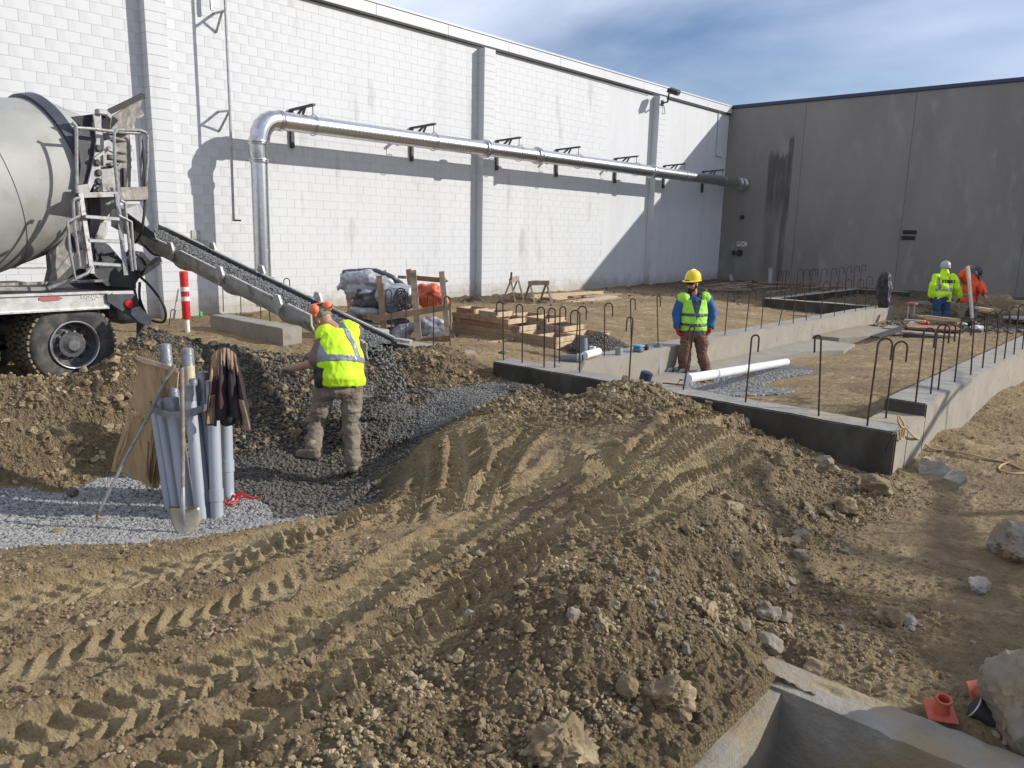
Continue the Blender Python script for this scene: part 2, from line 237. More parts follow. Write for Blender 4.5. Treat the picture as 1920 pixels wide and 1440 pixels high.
class MB:
    "collects shapes in world coordinates and links them as one mesh object"
    def __init__(s): s.v = []; s.f = []
    def add(s, vs, fs):
        b = len(s.v); s.v += [tuple(map(float, p)) for p in vs]; s.f += [tuple(i+b for i in f) for f in fs]; return s
    def box(s, c, size, rz=0.0, rx=0.0, ry=0.0, bev=0.0):
        hx, hy, hz = size[0]/2, size[1]/2, size[2]/2
        Mx = Matrix.Translation(Vector(c)) @ Matrix.Rotation(rz, 4, 'Z') @ Matrix.Rotation(ry, 4, 'Y') @ Matrix.Rotation(rx, 4, 'X')
        if bev <= 0:
            P = [Mx @ Vector((x*hx, y*hy, z*hz)) for x in (-1, 1) for y in (-1, 1) for z in (-1, 1)]
            return s.add(P, [(0, 1, 3, 2), (4, 6, 7, 5), (0, 4, 5, 1), (2, 3, 7, 6), (0, 2, 6, 4), (1, 5, 7, 3)])
        b = bm_box(size, bev); b.transform(Mx); P = [v.co.copy() for v in b.verts]; b.verts.index_update()
        F = [[v.index for v in f.verts] for f in b.faces]; b.free(); return s.add(P, F)
    def bar(s, a, b, w, h, upv=(0, 0, 1), bev=0.0):
        a = Vector(a); b = Vector(b); d = (b-a); L = d.length; d.normalize(); u = Vector(upv)
        x = d.cross(u)
        if x.length < 1e-4: x = d.cross(Vector((1, 0, 0)))
        x.normalize(); u = x.cross(d).normalized()
        Mx = Matrix((( x[0], d[0], u[0], (a[0]+b[0])/2), (x[1], d[1], u[1], (a[1]+b[1])/2), (x[2], d[2], u[2], (a[2]+b[2])/2), (0, 0, 0, 1)))
        bb = bm_box((w, L, h), bev); bb.transform(Mx); bb.verts.index_update()
        P = [v.co.copy() for v in bb.verts]; F = [[v.index for v in f.verts] for f in bb.faces]; bb.free(); return s.add(P, F)
    def tube(s, pts, r, seg=10, cap=True, radii=None, scale2=1.0):
        pts = [Vector(p) for p in pts]; n = len(pts)
        t0 = (pts[1]-pts[0]).normalized(); u = t0.orthogonal().normalized()
        V = []; F = []
        for i, p in enumerate(pts):
            if i == 0: t = (pts[1]-pts[0])
            elif i == n-1: t = (pts[-1]-pts[-2])
            else: t = (pts[i+1]-pts[i]).normalized() + (pts[i]-pts[i-1]).normalized()
            t = t.normalized() if t.length > 1e-9 else t0
            u = (u - t*u.dot(t)); u = u.normalized() if u.length > 1e-6 else t.orthogonal().normalized()
            w = t.cross(u); rr = radii[i] if radii else r
            for k in range(seg):
                a = 2*math.pi*k/seg; V.append(p + (u*math.cos(a) + w*math.sin(a)*scale2)*rr)
        for i in range(n-1):
            for k in range(seg):
                k2 = (k+1) % seg; F.append((i*seg+k, i*seg+k2, (i+1)*seg+k2, (i+1)*seg+k))
        if cap: F.append(tuple(range(seg))[::-1]); F.append(tuple((n-1)*seg+k for k in range(seg)))
        return s.add(V, F)
    def lathe(s, prof, o, axis, seg=32, cap=True):
        "prof: (distance along the axis, radius)"
        a = Vector(axis).normalized(); u = a.orthogonal().normalized(); w = a.cross(u); V = []; F = []
        for (t, r) in prof:
            for k in range(seg):
                an = 2*math.pi*k/seg; V.append(Vector(o) + a*t + (u*math.cos(an)+w*math.sin(an))*r)
        n = len(prof)
        for i in range(n-1):
            for k in range(seg):
                k2 = (k+1) % seg; F.append((i*seg+k, i*seg+k2, (i+1)*seg+k2, (i+1)*seg+k))
        if cap: F.append(tuple(range(seg))[::-1]); F.append(tuple((n-1)*seg+k for k in range(seg)))
        return s.add(V, F)
    def prism(s, pts, ext):
        pts = [Vector(p) for p in pts]; e = Vector(ext); n = len(pts)
        V = pts + [p+e for p in pts]
        F = [tuple(range(n))[::-1], tuple(range(n, 2*n))] + [(i, (i+1) % n, n+(i+1) % n, n+i) for i in range(n)]
        return s.add(V, F)
    def build(s, name, material, parent=None, smooth=35, recenter=None):
        me = bpy.data.meshes.new(name); me.from_pydata(s.v, [], s.f); me.update()
        b = bmesh.new(); b.from_mesh(me); bmesh.ops.recalc_face_normals(b, faces=b.faces); b.to_mesh(me); b.free()
        if isinstance(material, str): material = M[material]
        me.materials.append(material)
        if smooth: me.polygons.foreach_set('use_smooth', [True]*len(me.polygons)); me.set_sharp_from_angle(angle=math.radians(smooth))
        if recenter is not None and parent is None:
            me.transform(Matrix.Translation(-Vector(recenter))); return link(name, me, None, Vector(recenter))
        return link(name, me, parent)

def bm_box(size, bev):
    b = bmesh.new(); bmesh.ops.create_cube(b, size=1.0)
    for v in b.verts: v.co.x *= size[0]; v.co.y *= size[1]; v.co.z *= size[2]
    if bev > 0: bmesh.ops.bevel(b, geom=list(b.edges), offset=bev, segments=1, affect='EDGES')
    return b

def mesh_np(name, V, F, material, smooth=True):
    "fast mesh from arrays; F is (n, k)"
    V = np.asarray(V, np.float32); F = np.asarray(F, np.int32); k = F.shape[1]
    me = bpy.data.meshes.new(name)
    me.vertices.add(len(V)); me.vertices.foreach_set('co', V.ravel())
    me.loops.add(F.size); me.loops.foreach_set('vertex_index', F.ravel())
    me.polygons.add(len(F)); me.polygons.foreach_set('loop_start', np.arange(0, F.size, k, dtype=np.int32))
    me.polygons.foreach_set('use_smooth', np.full(len(F), smooth))
    me.update(calc_edges=True); me.materials.append(M[material] if isinstance(material, str) else material)
    return me

# ---- value noise in numpy
def _hash(ix, iy, iz=0, seed=0):
    h = (ix.astype(np.int64)*374761393 + iy.astype(np.int64)*668265263 + np.asarray(iz).astype(np.int64)*2147483647 + seed*1274126177) & 0xffffffff
    h = ((h ^ (h >> 13)) * 1274126177) & 0xffffffff
    h = (h ^ (h >> 16)) & 0xffffffff
    h = (h * 2246822519) & 0xffffffff; h = h ^ (h >> 15)
    return (h & 0xffffff) / float(0xffffff)
def vnoise(x, y, seed=0):
    ix = np.floor(x); iy = np.floor(y); fx = x-ix; fy = y-iy
    fx = fx*fx*(3-2*fx); fy = fy*fy*(3-2*fy)
    a = _hash(ix, iy, 0, seed); b = _hash(ix+1, iy, 0, seed); c = _hash(ix, iy+1, 0, seed); d = _hash(ix+1, iy+1, 0, seed)
    return (a*(1-fx)+b*fx)*(1-fy) + (c*(1-fx)+d*fx)*fy
def fbm(x, y, octv=4, seed=0, gain=.5):
    s = 0; a = 1; t = 0
    for i in range(octv):
        s = s + a*vnoise(x+17.3*i, y-9.1*i, seed+i); t += a; a *= gain; x = x*2.03; y = y*2.03
    return s/t
def worley(x, y, seed=0):
    ix = np.floor(x); iy = np.floor(y); best = np.full(x.shape, 9.0); val = np.zeros(x.shape)
    for dx in (-1, 0, 1):
        for dy in (-1, 0, 1):
            cx = ix+dx; cy = iy+dy
            px = cx+_hash(cx, cy, 0, seed); py = cy+_hash(cx, cy, 0, seed+5)
            d = np.hypot(px-x, py-y); mk = d < best
            best = np.where(mk, d, best); val = np.where(mk, _hash(cx, cy, 0, seed+9), val)
    return best, val
def n3(P, sc, seed=0):
    "3-D value noise on (n,3) points"
    Q = P*sc; I = np.floor(Q); f = Q-I; f = f*f*(3-2*f); r = 0
    for a in (0, 1):
        for b in (0, 1):
            for c in (0, 1):
                w = (f[:, 0] if a else 1-f[:, 0])*(f[:, 1] if b else 1-f[:, 1])*(f[:, 2] if c else 1-f[:, 2])
                r = r + w*_hash(I[:, 0]+a, I[:, 1]+b, I[:, 2]+c, seed)
    return r

# ---- organic solids: overlapping rounded limbs fused into one continuous skin
def limb(pts, radii, seg=14):
    "closed tube with rounded ends; radius may be (rx, ry) with optional frame"
    b = MB(); pts = [Vector(p) for p in pts]
    P = []; Q = []
    r0 = radii[0]; r1 = radii[-1]; d0 = (pts[0]-pts[1]).normalized(); d1 = (pts[-1]-pts[-2]).normalized()
    for a in (80, 55, 28): P.append(pts[0]+d0*r0*math.sin(math.radians(a))); Q.append(max(r0*math.cos(math.radians(a)), 1e-4))
    for p, r in zip(pts, radii): P.append(p); Q.append(r)
    for a in (28, 55, 80): P.append(pts[-1]+d1*r1*math.sin(math.radians(a))); Q.append(max(r1*math.cos(math.radians(a)), 1e-4))
    b.tube(P, 1, seg, True, Q); return b
def ellipsoid(c, r, rot=None, seg=16, rings=10):
    b = MB(); V = []; F = []; Mx = Matrix.Translation(Vector(c)) @ (rot.to_4x4() if rot is not None else Matrix.Identity(4))
    for i in range(rings+1):
        th = math.pi*(i+.02)/(rings+.04)
        for k in range(seg):
            ph = 2*math.pi*k/seg
            V.append(Mx @ Vector((r[0]*math.sin(th)*math.cos(ph), r[1]*math.sin(th)*math.sin(ph), r[2]*math.cos(th))))
    for i in range(rings):
        for k in range(seg): F.append((i*seg+k, i*seg+(k+1) % seg, (i+1)*seg+(k+1) % seg, (i+1)*seg+k))
    F.append(tuple(range(seg))); F.append(tuple(rings*seg+k for k in range(seg))[::-1])
    return b.add(V, F)
def loft(rings, seg=20):
    "rings: (centre, rx, ry, yaw) stacked bottom to top, closed"
    b = MB(); V = []; F = []; n = len(rings)
    cs = [Vector(r[0]) for r in rings]
    for i, (c, rx, ry, yw) in enumerate(rings):
        t = (cs[min(i+1, n-1)]-cs[max(i-1, 0)]).normalized()
        X = Vector((math.cos(yw), math.sin(yw), 0)); X = (X - t*X.dot(t)).normalized(); Y = t.cross(X)
        for k in range(seg):
            a = 2*math.pi*k/seg; V.append(cs[i] + X*rx*math.cos(a) + Y*ry*math.sin(a))
    for i in range(n-1):
        for k in range(seg): F.append((i*seg+k, i*seg+(k+1) % seg, (i+1)*seg+(k+1) % seg, (i+1)*seg+k))
    F.append(tuple(range(seg))[::-1]); F.append(tuple((n-1)*seg+k for k in range(seg)))
    return b.add(V, F)
def fuse(solids, voxel, smooth=3, disp=None, seed=1):
    "voxel-fuse overlapping closed solids -> mesh; disp = list of (amplitude, (sx, sy, sz))"
    b = MB()
    for s in solids: b.add(s.v, s.f)
    me = bpy.data.meshes.new('tmp'); me.from_pydata(b.v, [], b.f); me.update()
    bm = bmesh.new(); bm.from_mesh(me); bmesh.ops.recalc_face_normals(bm, faces=bm.faces); bm.to_mesh(me); bm.free()
    o = bpy.data.objects.new('tmp', me); COL.objects.link(o)
    md = o.modifiers.new('r', 'REMESH'); md.mode = 'VOXEL'; md.voxel_size = voxel; md.adaptivity = 0
    if smooth: ms = o.modifiers.new('s', 'SMOOTH'); ms.iterations = smooth; ms.factor = .5
    dg = bpy.context.evaluated_depsgraph_get(); dg.update()
    out = bpy.data.meshes.new_from_object(o.evaluated_get(dg))
    bpy.data.objects.remove(o); bpy.data.meshes.remove(me)
    if disp:
        n = len(out.vertices); co = np.empty(n*3, np.float32); out.vertices.foreach_get('co', co); co = co.reshape(-1, 3)
        no = np.empty(n*3, np.float32); out.vertices.foreach_get('normal', no); no = no.reshape(-1, 3)
        for i, (amp, sc) in enumerate(disp):
            co = co + no*((n3(co, np.array(sc, float), seed+i)-.5)*2*amp)[:, None]
        out.vertices.foreach_set('co', co.ravel().astype(np.float32)); out.update()
    out.polygons.foreach_set('use_smooth', [True]*len(out.polygons))
    return out
def peel(me, name, fn, off):
    "lifts the faces whose centre passes fn off a mesh as a thin layer of its own (stripes, patches)"
    b = bmesh.new(); b.from_mesh(me); b.normal_update()
    kill = [f for f in b.faces if not fn(f.calc_center_median(), f.normal)]
    bmesh.ops.delete(b, geom=kill, context='FACES')
    if not b.faces: b.free(); return None
    N = [v.normal.copy() for v in b.verts]
    for v, nn in zip(b.verts, N): v.co += nn*off
    ext = bmesh.ops.solidify(b, geom=list(b.faces), thickness=off*.8)
    out = bpy.data.meshes.new(name); b.to_mesh(out); b.free()
    out.polygons.foreach_set('use_smooth', [True]*len(out.polygons)); return out
def put(name, me, material, parent):
    me.materials.clear(); me.materials.append(M[material]); me.name = name
    return link(name, me, parent)
# ------------------------------------------------------------------ the ground: one sheet; heights surveyed at points seen in the photograph
# (px, py, z, rough, gravel, dark)  rough 0 smooth sand .. 1 freshly dug spoil
S = [(1640,880,-.15,.5,0,0),(1780,800,-.13,.3,0,0),(1920,722,-.12,.3,0,0),(1900,850,-.06,.25,0,0),(1750,900,-.12,.2,0,0),(1700,1000,-.12,.15,0,0),
 (1850,1000,-.08,.15,0,0),(1600,1080,-.12,.25,0,0),(1750,1150,-.08,.3,0,0),(1900,1250,-.05,.35,0,0),(1550,1200,-.06,.45,0,0),(1650,1280,-.04,.5,0,0),
 (1800,1360,-.04,.5,0,0),(1450,1210,-.02,.7,0,0),(1850,780,-.10,.3,0,0),(1690,860,-.14,.3,0,0),
 (860,800,.08,.35,0,0),(1100,860,.20,.2,0,0),(1250,830,.33,.3,0,0),(1350,800,.29,.3,0,0),(1000,950,.12,.3,0,0),(800,1000,.05,.2,0,0),(640,1050,.03,.35,0,0),
 (500,1000,0,.35,0,0),(300,1050,-.03,.35,0,0),(100,1100,-.02,.4,0,0),(0,1200,0,.45,0,0),(300,1250,.03,.5,0,0),(600,1200,.06,.4,0,0),(850,1100,.12,.5,0,0),
 (1050,1050,.27,.5,0,0),(1200,950,.38,.5,0,0),(1290,930,.42,.6,0,0),(700,1300,.13,.75,0,0),(960,1440,.14,.85,0,0),(400,1440,.05,.5,0,0),(0,1440,.0,.4,0,0),
 (1150,1100,.34,.7,0,0),(1100,1200,.25,.8,0,0),(1100,1350,.05,.9,0,0),(1250,1300,.09,.9,0,0),(1300,1150,.19,.8,0,0),(1350,1050,.17,.7,0,0),(1450,1000,-.04,.65,0,0),
 (1400,1150,-.0,.8,0,0),(1500,1100,-.13,.6,0,0),(1380,930,.23,.65,0,0),(1480,930,-.0,.65,0,0),(1560,960,-.13,.6,0,0),(1430,835,.20,.6,0,0),(1520,895,-.01,.65,0,0),
 (900,1280,.12,.7,0,0),(850,1380,.08,.85,0,0),
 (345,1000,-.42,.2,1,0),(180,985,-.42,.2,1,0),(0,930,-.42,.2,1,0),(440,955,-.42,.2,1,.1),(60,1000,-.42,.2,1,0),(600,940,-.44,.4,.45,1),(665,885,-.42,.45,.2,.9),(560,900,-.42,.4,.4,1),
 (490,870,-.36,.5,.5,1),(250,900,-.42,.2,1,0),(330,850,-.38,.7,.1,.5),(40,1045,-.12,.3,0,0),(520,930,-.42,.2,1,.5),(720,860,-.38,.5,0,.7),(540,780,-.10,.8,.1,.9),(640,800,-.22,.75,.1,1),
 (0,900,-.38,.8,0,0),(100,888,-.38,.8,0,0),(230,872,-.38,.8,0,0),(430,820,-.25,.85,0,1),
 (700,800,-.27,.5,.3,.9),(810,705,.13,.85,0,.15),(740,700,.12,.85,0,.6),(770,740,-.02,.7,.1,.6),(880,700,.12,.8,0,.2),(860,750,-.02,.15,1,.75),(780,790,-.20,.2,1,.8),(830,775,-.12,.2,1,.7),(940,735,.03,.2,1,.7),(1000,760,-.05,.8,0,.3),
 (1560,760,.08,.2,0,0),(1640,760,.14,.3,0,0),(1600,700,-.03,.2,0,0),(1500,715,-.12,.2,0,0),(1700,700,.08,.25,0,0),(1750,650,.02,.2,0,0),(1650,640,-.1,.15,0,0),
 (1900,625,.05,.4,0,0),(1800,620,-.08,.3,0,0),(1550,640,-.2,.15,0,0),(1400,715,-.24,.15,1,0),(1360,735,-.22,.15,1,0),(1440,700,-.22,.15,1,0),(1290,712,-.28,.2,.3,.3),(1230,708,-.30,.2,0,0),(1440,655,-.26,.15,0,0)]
PW = [  # the same in site coordinates
 (-4.62,6.92,.40,.85,0,0),(-4.2,6.6,.42,.85,0,0),(-3.89,6.9,.27,.8,0,0),(-3.07,6.85,.15,.7,0,0),(-2.45,6.75,.0,.6,0,0),(-2.2,7.0,-.13,.6,0,0),(-5.42,6.9,-.03,.7,0,.4),(-4.9,6.2,.17,.8,0,0),
 (-5.6,6.3,.13,.8,0,.2),(-6.28,6.9,.14,.6,.2,.5),(-7.40,6.9,.30,.85,0,.1),(-7.9,6.4,.32,.85,0,.3),(-8.5,6.4,.2,.7,.2,.8),
 (-9.24,2.26,.34,.9,0,0),(-8.83,2.64,.33,.9,0,0),(-8.5,3.15,.38,.9,0,0),(-8.9,3.0,.36,.9,0,0),(-10.2,1.6,.32,.9,0,0),(-8.9,3.75,.76,.8,0,.6),(-9.0,4.3,.56,.8,0,.6),(-9.8,2.9,.02,.5,0,0),
 (-9.6,1.9,.30,.8,0,0),(-10.6,3.3,-.03,.4,0,0),(-10.6,1.0,-.03,.4,0,0),(-11.8,4.6,0,.3,0,0),(-13,2,0,.3,0,0),(-8.6,4.9,.36,.85,0,1),(-8.2,5.5,.34,.85,.1,1),(-7.7,5.6,.12,.8,.5,1),(-7.1,5.2,-.15,.6,.7,1),
 (-10.5,6.0,0,.3,0,0),(-12.5,6.5,0,.2,0,0),(-14,5.5,0,.2,0,0),(-10,8.3,.02,.25,0,0),(-12.5,9,0,.2,0,0),(-7.2,7.9,.13,.2,0,0),(-8,9.5,.08,.2,0,0),(-8,14,.06,.15,0,0),(-12,12,.03,.2,0,0),
 (-14,20,.05,.3,0,.1),(-16.2,10,.03,.4,0,0),(-16.2,17,.05,.8,0,.6),(-16.2,30,.10,.6,0,.5),(-9,19,.06,.2,0,0),(-10,26,.05,.6,0,.5),(-13,28,.10,.7,0,.6),(-4,29,.10,.8,0,.6),(-4,24,.02,.6,0,.2),(-1,30,.10,.8,0,.5),
 (-7,30,.1,.7,0,.6),(4,28,.05,.4,0,0),(0,16,-.08,.3,0,0),(0,22,-.03,.3,0,0),(5,12,-.05,.2,0,0),(4,5,0,.2,0,0),(3,0,.2,.3,0,0),(-1,-1,.3,.4,0,0),(-4,-2,.1,.4,0,0),(-8,-2,0,.4,0,0),(-14,-3,0,.3,0,0),
 (-.2,2.6,-.05,.5,0,0),(-1.0,2.2,.06,.8,0,0),(-1.45,2.7,.07,.8,0,0),(-5.6,12,-.24,.15,0,0),(-5.6,16,-.22,.15,0,0),(-6.8,16,-.1,.15,0,0),(-4.5,14,-.12,.15,0,0),(-2.6,12,.05,.2,0,0),(-2.6,17,.05,.3,0,0)]
for ring in (22, 36, 60):
    for k in range(12):
        a = 2*math.pi*k/12; X = -6+(ring+8)*math.cos(a); Y = 12+(ring+8)*math.sin(a); PW.append((X, Y, 0.05, .3, 0, 0))
CP = []
for (px, py, z, r_, g_, d_) in S:
    P = onz(px, py, z); CP.append((P[0], P[1], z, r_, g_, d_))
CP += PW
CP = np.array(CP, float)
_c = CP[:, :2]
def _K(r2): return np.where(r2 > 1e-12, .5*r2*np.log(np.maximum(r2, 1e-12)), 0)
_n = len(CP); _A = np.zeros((_n+3, _n+3)); _d2 = ((_c[:, None]-_c[None])**2).sum(-1)
_A[:_n, :_n] = _K(_d2) + np.eye(_n)*.015; _A[:_n, _n] = 1; _A[:_n, _n+1:] = _c; _A[_n, :_n] = 1; _A[_n+1:, :_n] = _c.T
_w = np.linalg.solve(_A, np.concatenate([CP[:, 2], [0, 0, 0]]))
def base_h(x, y):
    x = np.atleast_1d(np.asarray(x, float)).ravel(); y = np.atleast_1d(np.asarray(y, float)).ravel(); out = np.empty(len(x))
    for i in range(0, len(x), 40000):
        X = x[i:i+40000]; Y = y[i:i+40000]
        r2 = (X[:, None]-_c[None, :, 0])**2 + (Y[:, None]-_c[None, :, 1])**2
        out[i:i+40000] = _K(r2) @ _w[:_n] + _w[_n] + _w[_n+1]*X + _w[_n+2]*Y
    return out
def masks(x, y):
    x = np.asarray(x, float).ravel(); y = np.asarray(y, float).ravel(); out = np.empty((len(x), 3))
    for i in range(0, len(x), 40000):
        X = x[i:i+40000]; Y = y[i:i+40000]
        r2 = (X[:, None]-_c[None, :, 0])**2 + (Y[:, None]-_c[None, :, 1])**2 + .01
        w = 1/r2**2.0; w /= w.sum(1, keepdims=True); out[i:i+40000] = w @ CP[:, 3:6]
    return out

# tyre tracks: centre line, half width, lug pitch
TR = [([(-120,1470),(100,1375),(300,1300),(460,1230),(620,1150),(760,1060),(880,985),(985,925),(1050,880),(1085,835)], .20, .105, 1),
      ([(60,1560),(300,1450),(520,1330),(700,1215),(860,1100),(985,1020),(1080,950),(1150,900),(1135,855),(1105,825)], .17, .085, 3),
      ([(-100,1160),(100,1110),(280,1070),(460,1015),(600,965),(720,915),(810,860)], .22, .11, 1),
      ([(868,808),(870,850),(872,890),(866,925),(845,965)], .17, .080, 3),
      ([(1460,800),(1370,812),(1300,850),(1210,895),(1150,950),(1060,1005)], .22, .10, 1),
      ([(1400,760),(1300,790),(1230,830),(1170,870)], .15, .10, -1),
      ([(1345,775),(1270,800),(1215,840),(1180,890),(1120,930)], .15, .085, 3),
      ([(1430,850),(1340,885),(1260,930),(1180,985)], .13, .085, 3),
      ([(800,835),(800,880),(790,930),(760,985)], .13, .085, 3),
      ([(1010,800),(960,850),(930,900),(905,960)], .12, .085, 3),
      ([(740,930),(640,985),(520,1030),(400,1080)], .14, .095, 3),
      ([(1080,1010),(960,1080),(850,1160),(760,1235)], .15, .09, 3),
      ([(-60,1290),(150,1225),(330,1165),(480,1120),(620,1060)], .18, .11, -1)]
TRW = []
for pts, hw, pitch, sg in TR:
    Q = []
    for (px, py) in pts:
        P = onz(px, py, .1)
        for _ in range(3): P = onz(px, py, float(base_h([P[0]], [P[1]])[0]))
        Q.append(P[:2])
    Q = np.array(Q)
    # resample smoothly
    t = np.arange(len(Q)); tt = np.linspace(0, len(Q)-1, (len(Q)-1)*5+1)
    def cr_(v):
        o = []
        for u in tt:
            i = min(int(u), len(Q)-2); f = u-i; p0 = v[max(i-1, 0)]; p1 = v[i]; p2 = v[i+1]; p3 = v[min(i+2, len(Q)-1)]
            o.append(.5*((2*p1)+(-p0+p2)*f+(2*p0-5*p1+4*p2-p3)*f*f+(-p0+3*p1-3*p2+p3)*f**3))
        return np.array(o)
    Q = np.stack([cr_(Q[:, 0]), cr_(Q[:, 1])], 1)
    TRW.append((Q, hw, pitch, sg))
def tracks(x, y):
    dz = np.zeros(len(x)); fl = np.zeros(len(x))
    for Q, hw, pitch, sg in TRW:
        lo = Q.min(0)-hw-.3; hi = Q.max(0)+hw+.3
        I = np.where((x > lo[0]) & (x < hi[0]) & (y > lo[1]) & (y < hi[1]))[0]
        if not len(I): continue
        X = x[I]; Y = y[I]; best = np.full(len(I), 9.0); ss = np.zeros(len(I)); sd_ = np.zeros(len(I)); acc = 0
        for a, b in zip(Q[:-1], Q[1:]):
            ab = b-a; L = np.hypot(*ab)
            if L < 1e-6: continue
            t_ = np.clip(((X-a[0])*ab[0]+(Y-a[1])*ab[1])/L**2, 0, 1)
            dx = X-(a[0]+ab[0]*t_); dy = Y-(a[1]+ab[1]*t_); d = np.hypot(dx, dy); mk = d < best
            sgn = np.sign(ab[0]*dy-ab[1]*dx)
            best = np.where(mk, d, best); ss = np.where(mk, acc+t_*L, ss); sd_ = np.where(mk, sgn*d, sd_); acc += L
        wob = (vnoise(X*4, Y*4, 3)-.5)*.05; dd = np.abs(sd_)+wob
        inside = np.clip((hw-dd)/.035, 0, 1); ends = np.clip(ss/.25, 0, 1)*np.clip((acc-ss)/.25, 0, 1)
        fade = (.75 if sg == 3 else .55)+(.25 if sg == 3 else .45)*np.clip((fbm(X*1.3+sg, Y*1.3, 3, 31)-.36)*6, 0, 1)
        bar_ = sg == 3; ph = (ss + (.60 if bar_ else sg*.55)*np.abs(sd_) + (vnoise(X*6, Y*6, 4)-.5)*.04)/pitch + (0 if bar_ else np.where(sd_ > 0, .5, 0))
        fr = ph-np.floor(ph); amp_ = .5+.6*_hash(np.floor(ph), np.where(sd_ > 0, 1.0, 2.0), 0, 71+abs(sg)); lug = np.clip(1.10-np.abs(fr-.5)*(3.9 if bar_ else 3.3), 0, 1); lug = lug*lug*(3-2*lug)
        mid = np.clip((np.abs(sd_)-.018)/.02, 0, 1)
        crumb = (fbm(X*30, Y*30, 3, 93)-.5)*.016*lug + (fbm(X*11, Y*11, 3, 94)-.5)*.022
        h = (-.045 if bar_ else -.052)*inside + ((.072 if bar_ else .056)*lug*mid*fade*amp_ + crumb)*inside
        ridge = np.exp(-((dd-hw-.035)/.035)**2)*(.010+.030*fbm(X*9, Y*9, 3, 41))
        w = ends
        dz[I] = dz[I]*(1-.85*inside*w) + (h+ridge)*w
        fl[I] = np.maximum(fl[I], inside*w)
    return dz, fl
def boxin(x, y, x0, x1, y0, y1, s=.06):
    return np.clip((x-x0)/s, 0, 1)*np.clip((x1-x)/s, 0, 1)*np.clip((y-y0)/s, 0, 1)*np.clip((y1-y)/s, 0, 1)
VX0, VX1, VY0, VY1 = -1.15, -.18, 1.2, 3.16          # inside of the concrete vault in the foreground
def height(x, y, full=True):
    x = np.asarray(x, float).ravel(); y = np.asarray(y, float).ravel()
    h = base_h(x, y); mk = masks(x, y); r = mk[:, 0]; g = mk[:, 1]
    r = np.clip(r-.85*np.clip(g*1.6-.4, 0, 1), .02, 1)
    tz, fl = tracks(x, y)
    rr = r*(1-.86*fl)
    wx = x+.10*(fbm(x*2, y*2, 3, 60)-.5); wy = y+.10*(fbm(x*2, y*2, 3, 61)-.5)
    h = h + rr*.20*(fbm(x*1.7, y*1.7, 4, 2)-.5) + (.02+.03*rr)*(fbm(x*6, y*6, 3, 8)-.5)
    d1, v1 = worley(wx*7.5, wy*7.5, 21); d2, v2 = worley(wx*17, wy*17, 22); d3, v3 = worley(wx*36, wy*36, 23)
    h = h + rr*(np.clip(.62-d1, 0, 1)*.105*v1**1.5 + np.clip(.6-d2, 0, 1)*.085*v2 + np.clip(.62-d3, 0, 1)*.045*v3 - .018)
    h = h + (1-rr)*.5*np.clip(.5-d2, 0, 1)*.016*(v2 > .75)
    h = h + (.006+.010*rr)*(fbm(x*45, y*45, 3, 12)-.5)
    # rills where loose soil slid down the right flank of the mound
    h = h + rr*.018*(1-2*np.abs(fbm(x*14, y*14, 4, 52, .6)-.5))**2
    sl = boxin(x, y, -2.9, -1.2, 2.9, 6.6, .4)*np.clip((h-.0)/.12, 0, 1)
    h = h - sl*.05*np.clip(fbm((x*.5+y*.86)*9, (x*.86-y*.5)*1.8, 3, 77)-.5, 0, 1)*2
    h = h + tz
    ap = boxin(x, y, VX0-.22, VX1+.35, VY1+.02, VY1+.42, .10); h = h*(1-ap)+np.minimum(h, -.045)*ap
    # pit dug for the vault
    h = h*(1-boxin(x, y, VX0-.05, VX1+.05, VY0-.05, VY1+.05, .02)) + (-.95)*boxin(x, y, VX0-.05, VX1+.05, VY0-.05, VY1+.05, .02)
    if full: return h, r, g, mk[:, 2], fl
    return h
def gz(x, y): return float(height([x], [y], False)[0])

def lines(segs):
    out = []
    for a, b, st in segs: out += list(np.arange(a, b, st))
    return np.array(out + [segs[-1][1]])
xs = lines([(-120,-30,6),(-30,-18,1.2),(-18,-11.5,.07),(-11.5,-8.2,.03),(-8.2,-5.2,.016),(-5.2,-.9,.0115),(-.9,.7,.02),(.7,3,.1),(3,12,.6),(12,110,6)])
ys = lines([(-110,-14,6),(-14,-1,.6),(-1,.5,.06),(.5,5.4,.0125),(5.4,7.6,.018),(7.6,11,.05),(11,22,.09),(22,33,.14),(33,60,2),(60,150,8)])
GX, GY = np.meshgrid(xs, ys); gx = GX.ravel(); gy = GY.ravel()
HH, RR, GG, DD, FL = height(gx, gy)
nx, ny = len(xs), len(ys)
idx = np.arange(nx*ny).reshape(ny, nx)
F4 = np.stack([idx[:-1, :-1].ravel(), idx[:-1, 1:].ravel(), idx[1:, 1:].ravel(), idx[1:, :-1].ravel()], 1)
gmat = bpy.data.materials.new('soil'); gmat.use_nodes = True
gn = gmat.node_tree.nodes; gl = gmat.node_tree.links; gb = gn['Principled BSDF']; gb.inputs['Roughness'].default_value = .95; gb.inputs['Specular IOR Level'].default_value = .25
def gnoise(sc, det=6, rough=.6, st=(1, 1, 1)):
    t = gn.new('ShaderNodeTexCoord'); mm = gn.new('ShaderNodeMapping'); mm.inputs['Scale'].default_value = st
    gl.new(t.outputs['Object'], mm.inputs[0]); q = gn.new('ShaderNodeTexNoise'); q.inputs['Scale'].default_value = sc; q.inputs['Detail'].default_value = det; q.inputs['Roughness'].default_value = rough
    gl.new(mm.outputs[0], q.inputs['Vector']); return q.outputs['Fac']
def grange(s, a, b, c=0, d=1):
    q = gn.new('ShaderNodeMapRange'); q.inputs[1].default_value = a; q.inputs[2].default_value = b; q.inputs[3].default_value = c; q.inputs[4].default_value = d; gl.new(s, q.inputs[0]); return q.outputs[0]
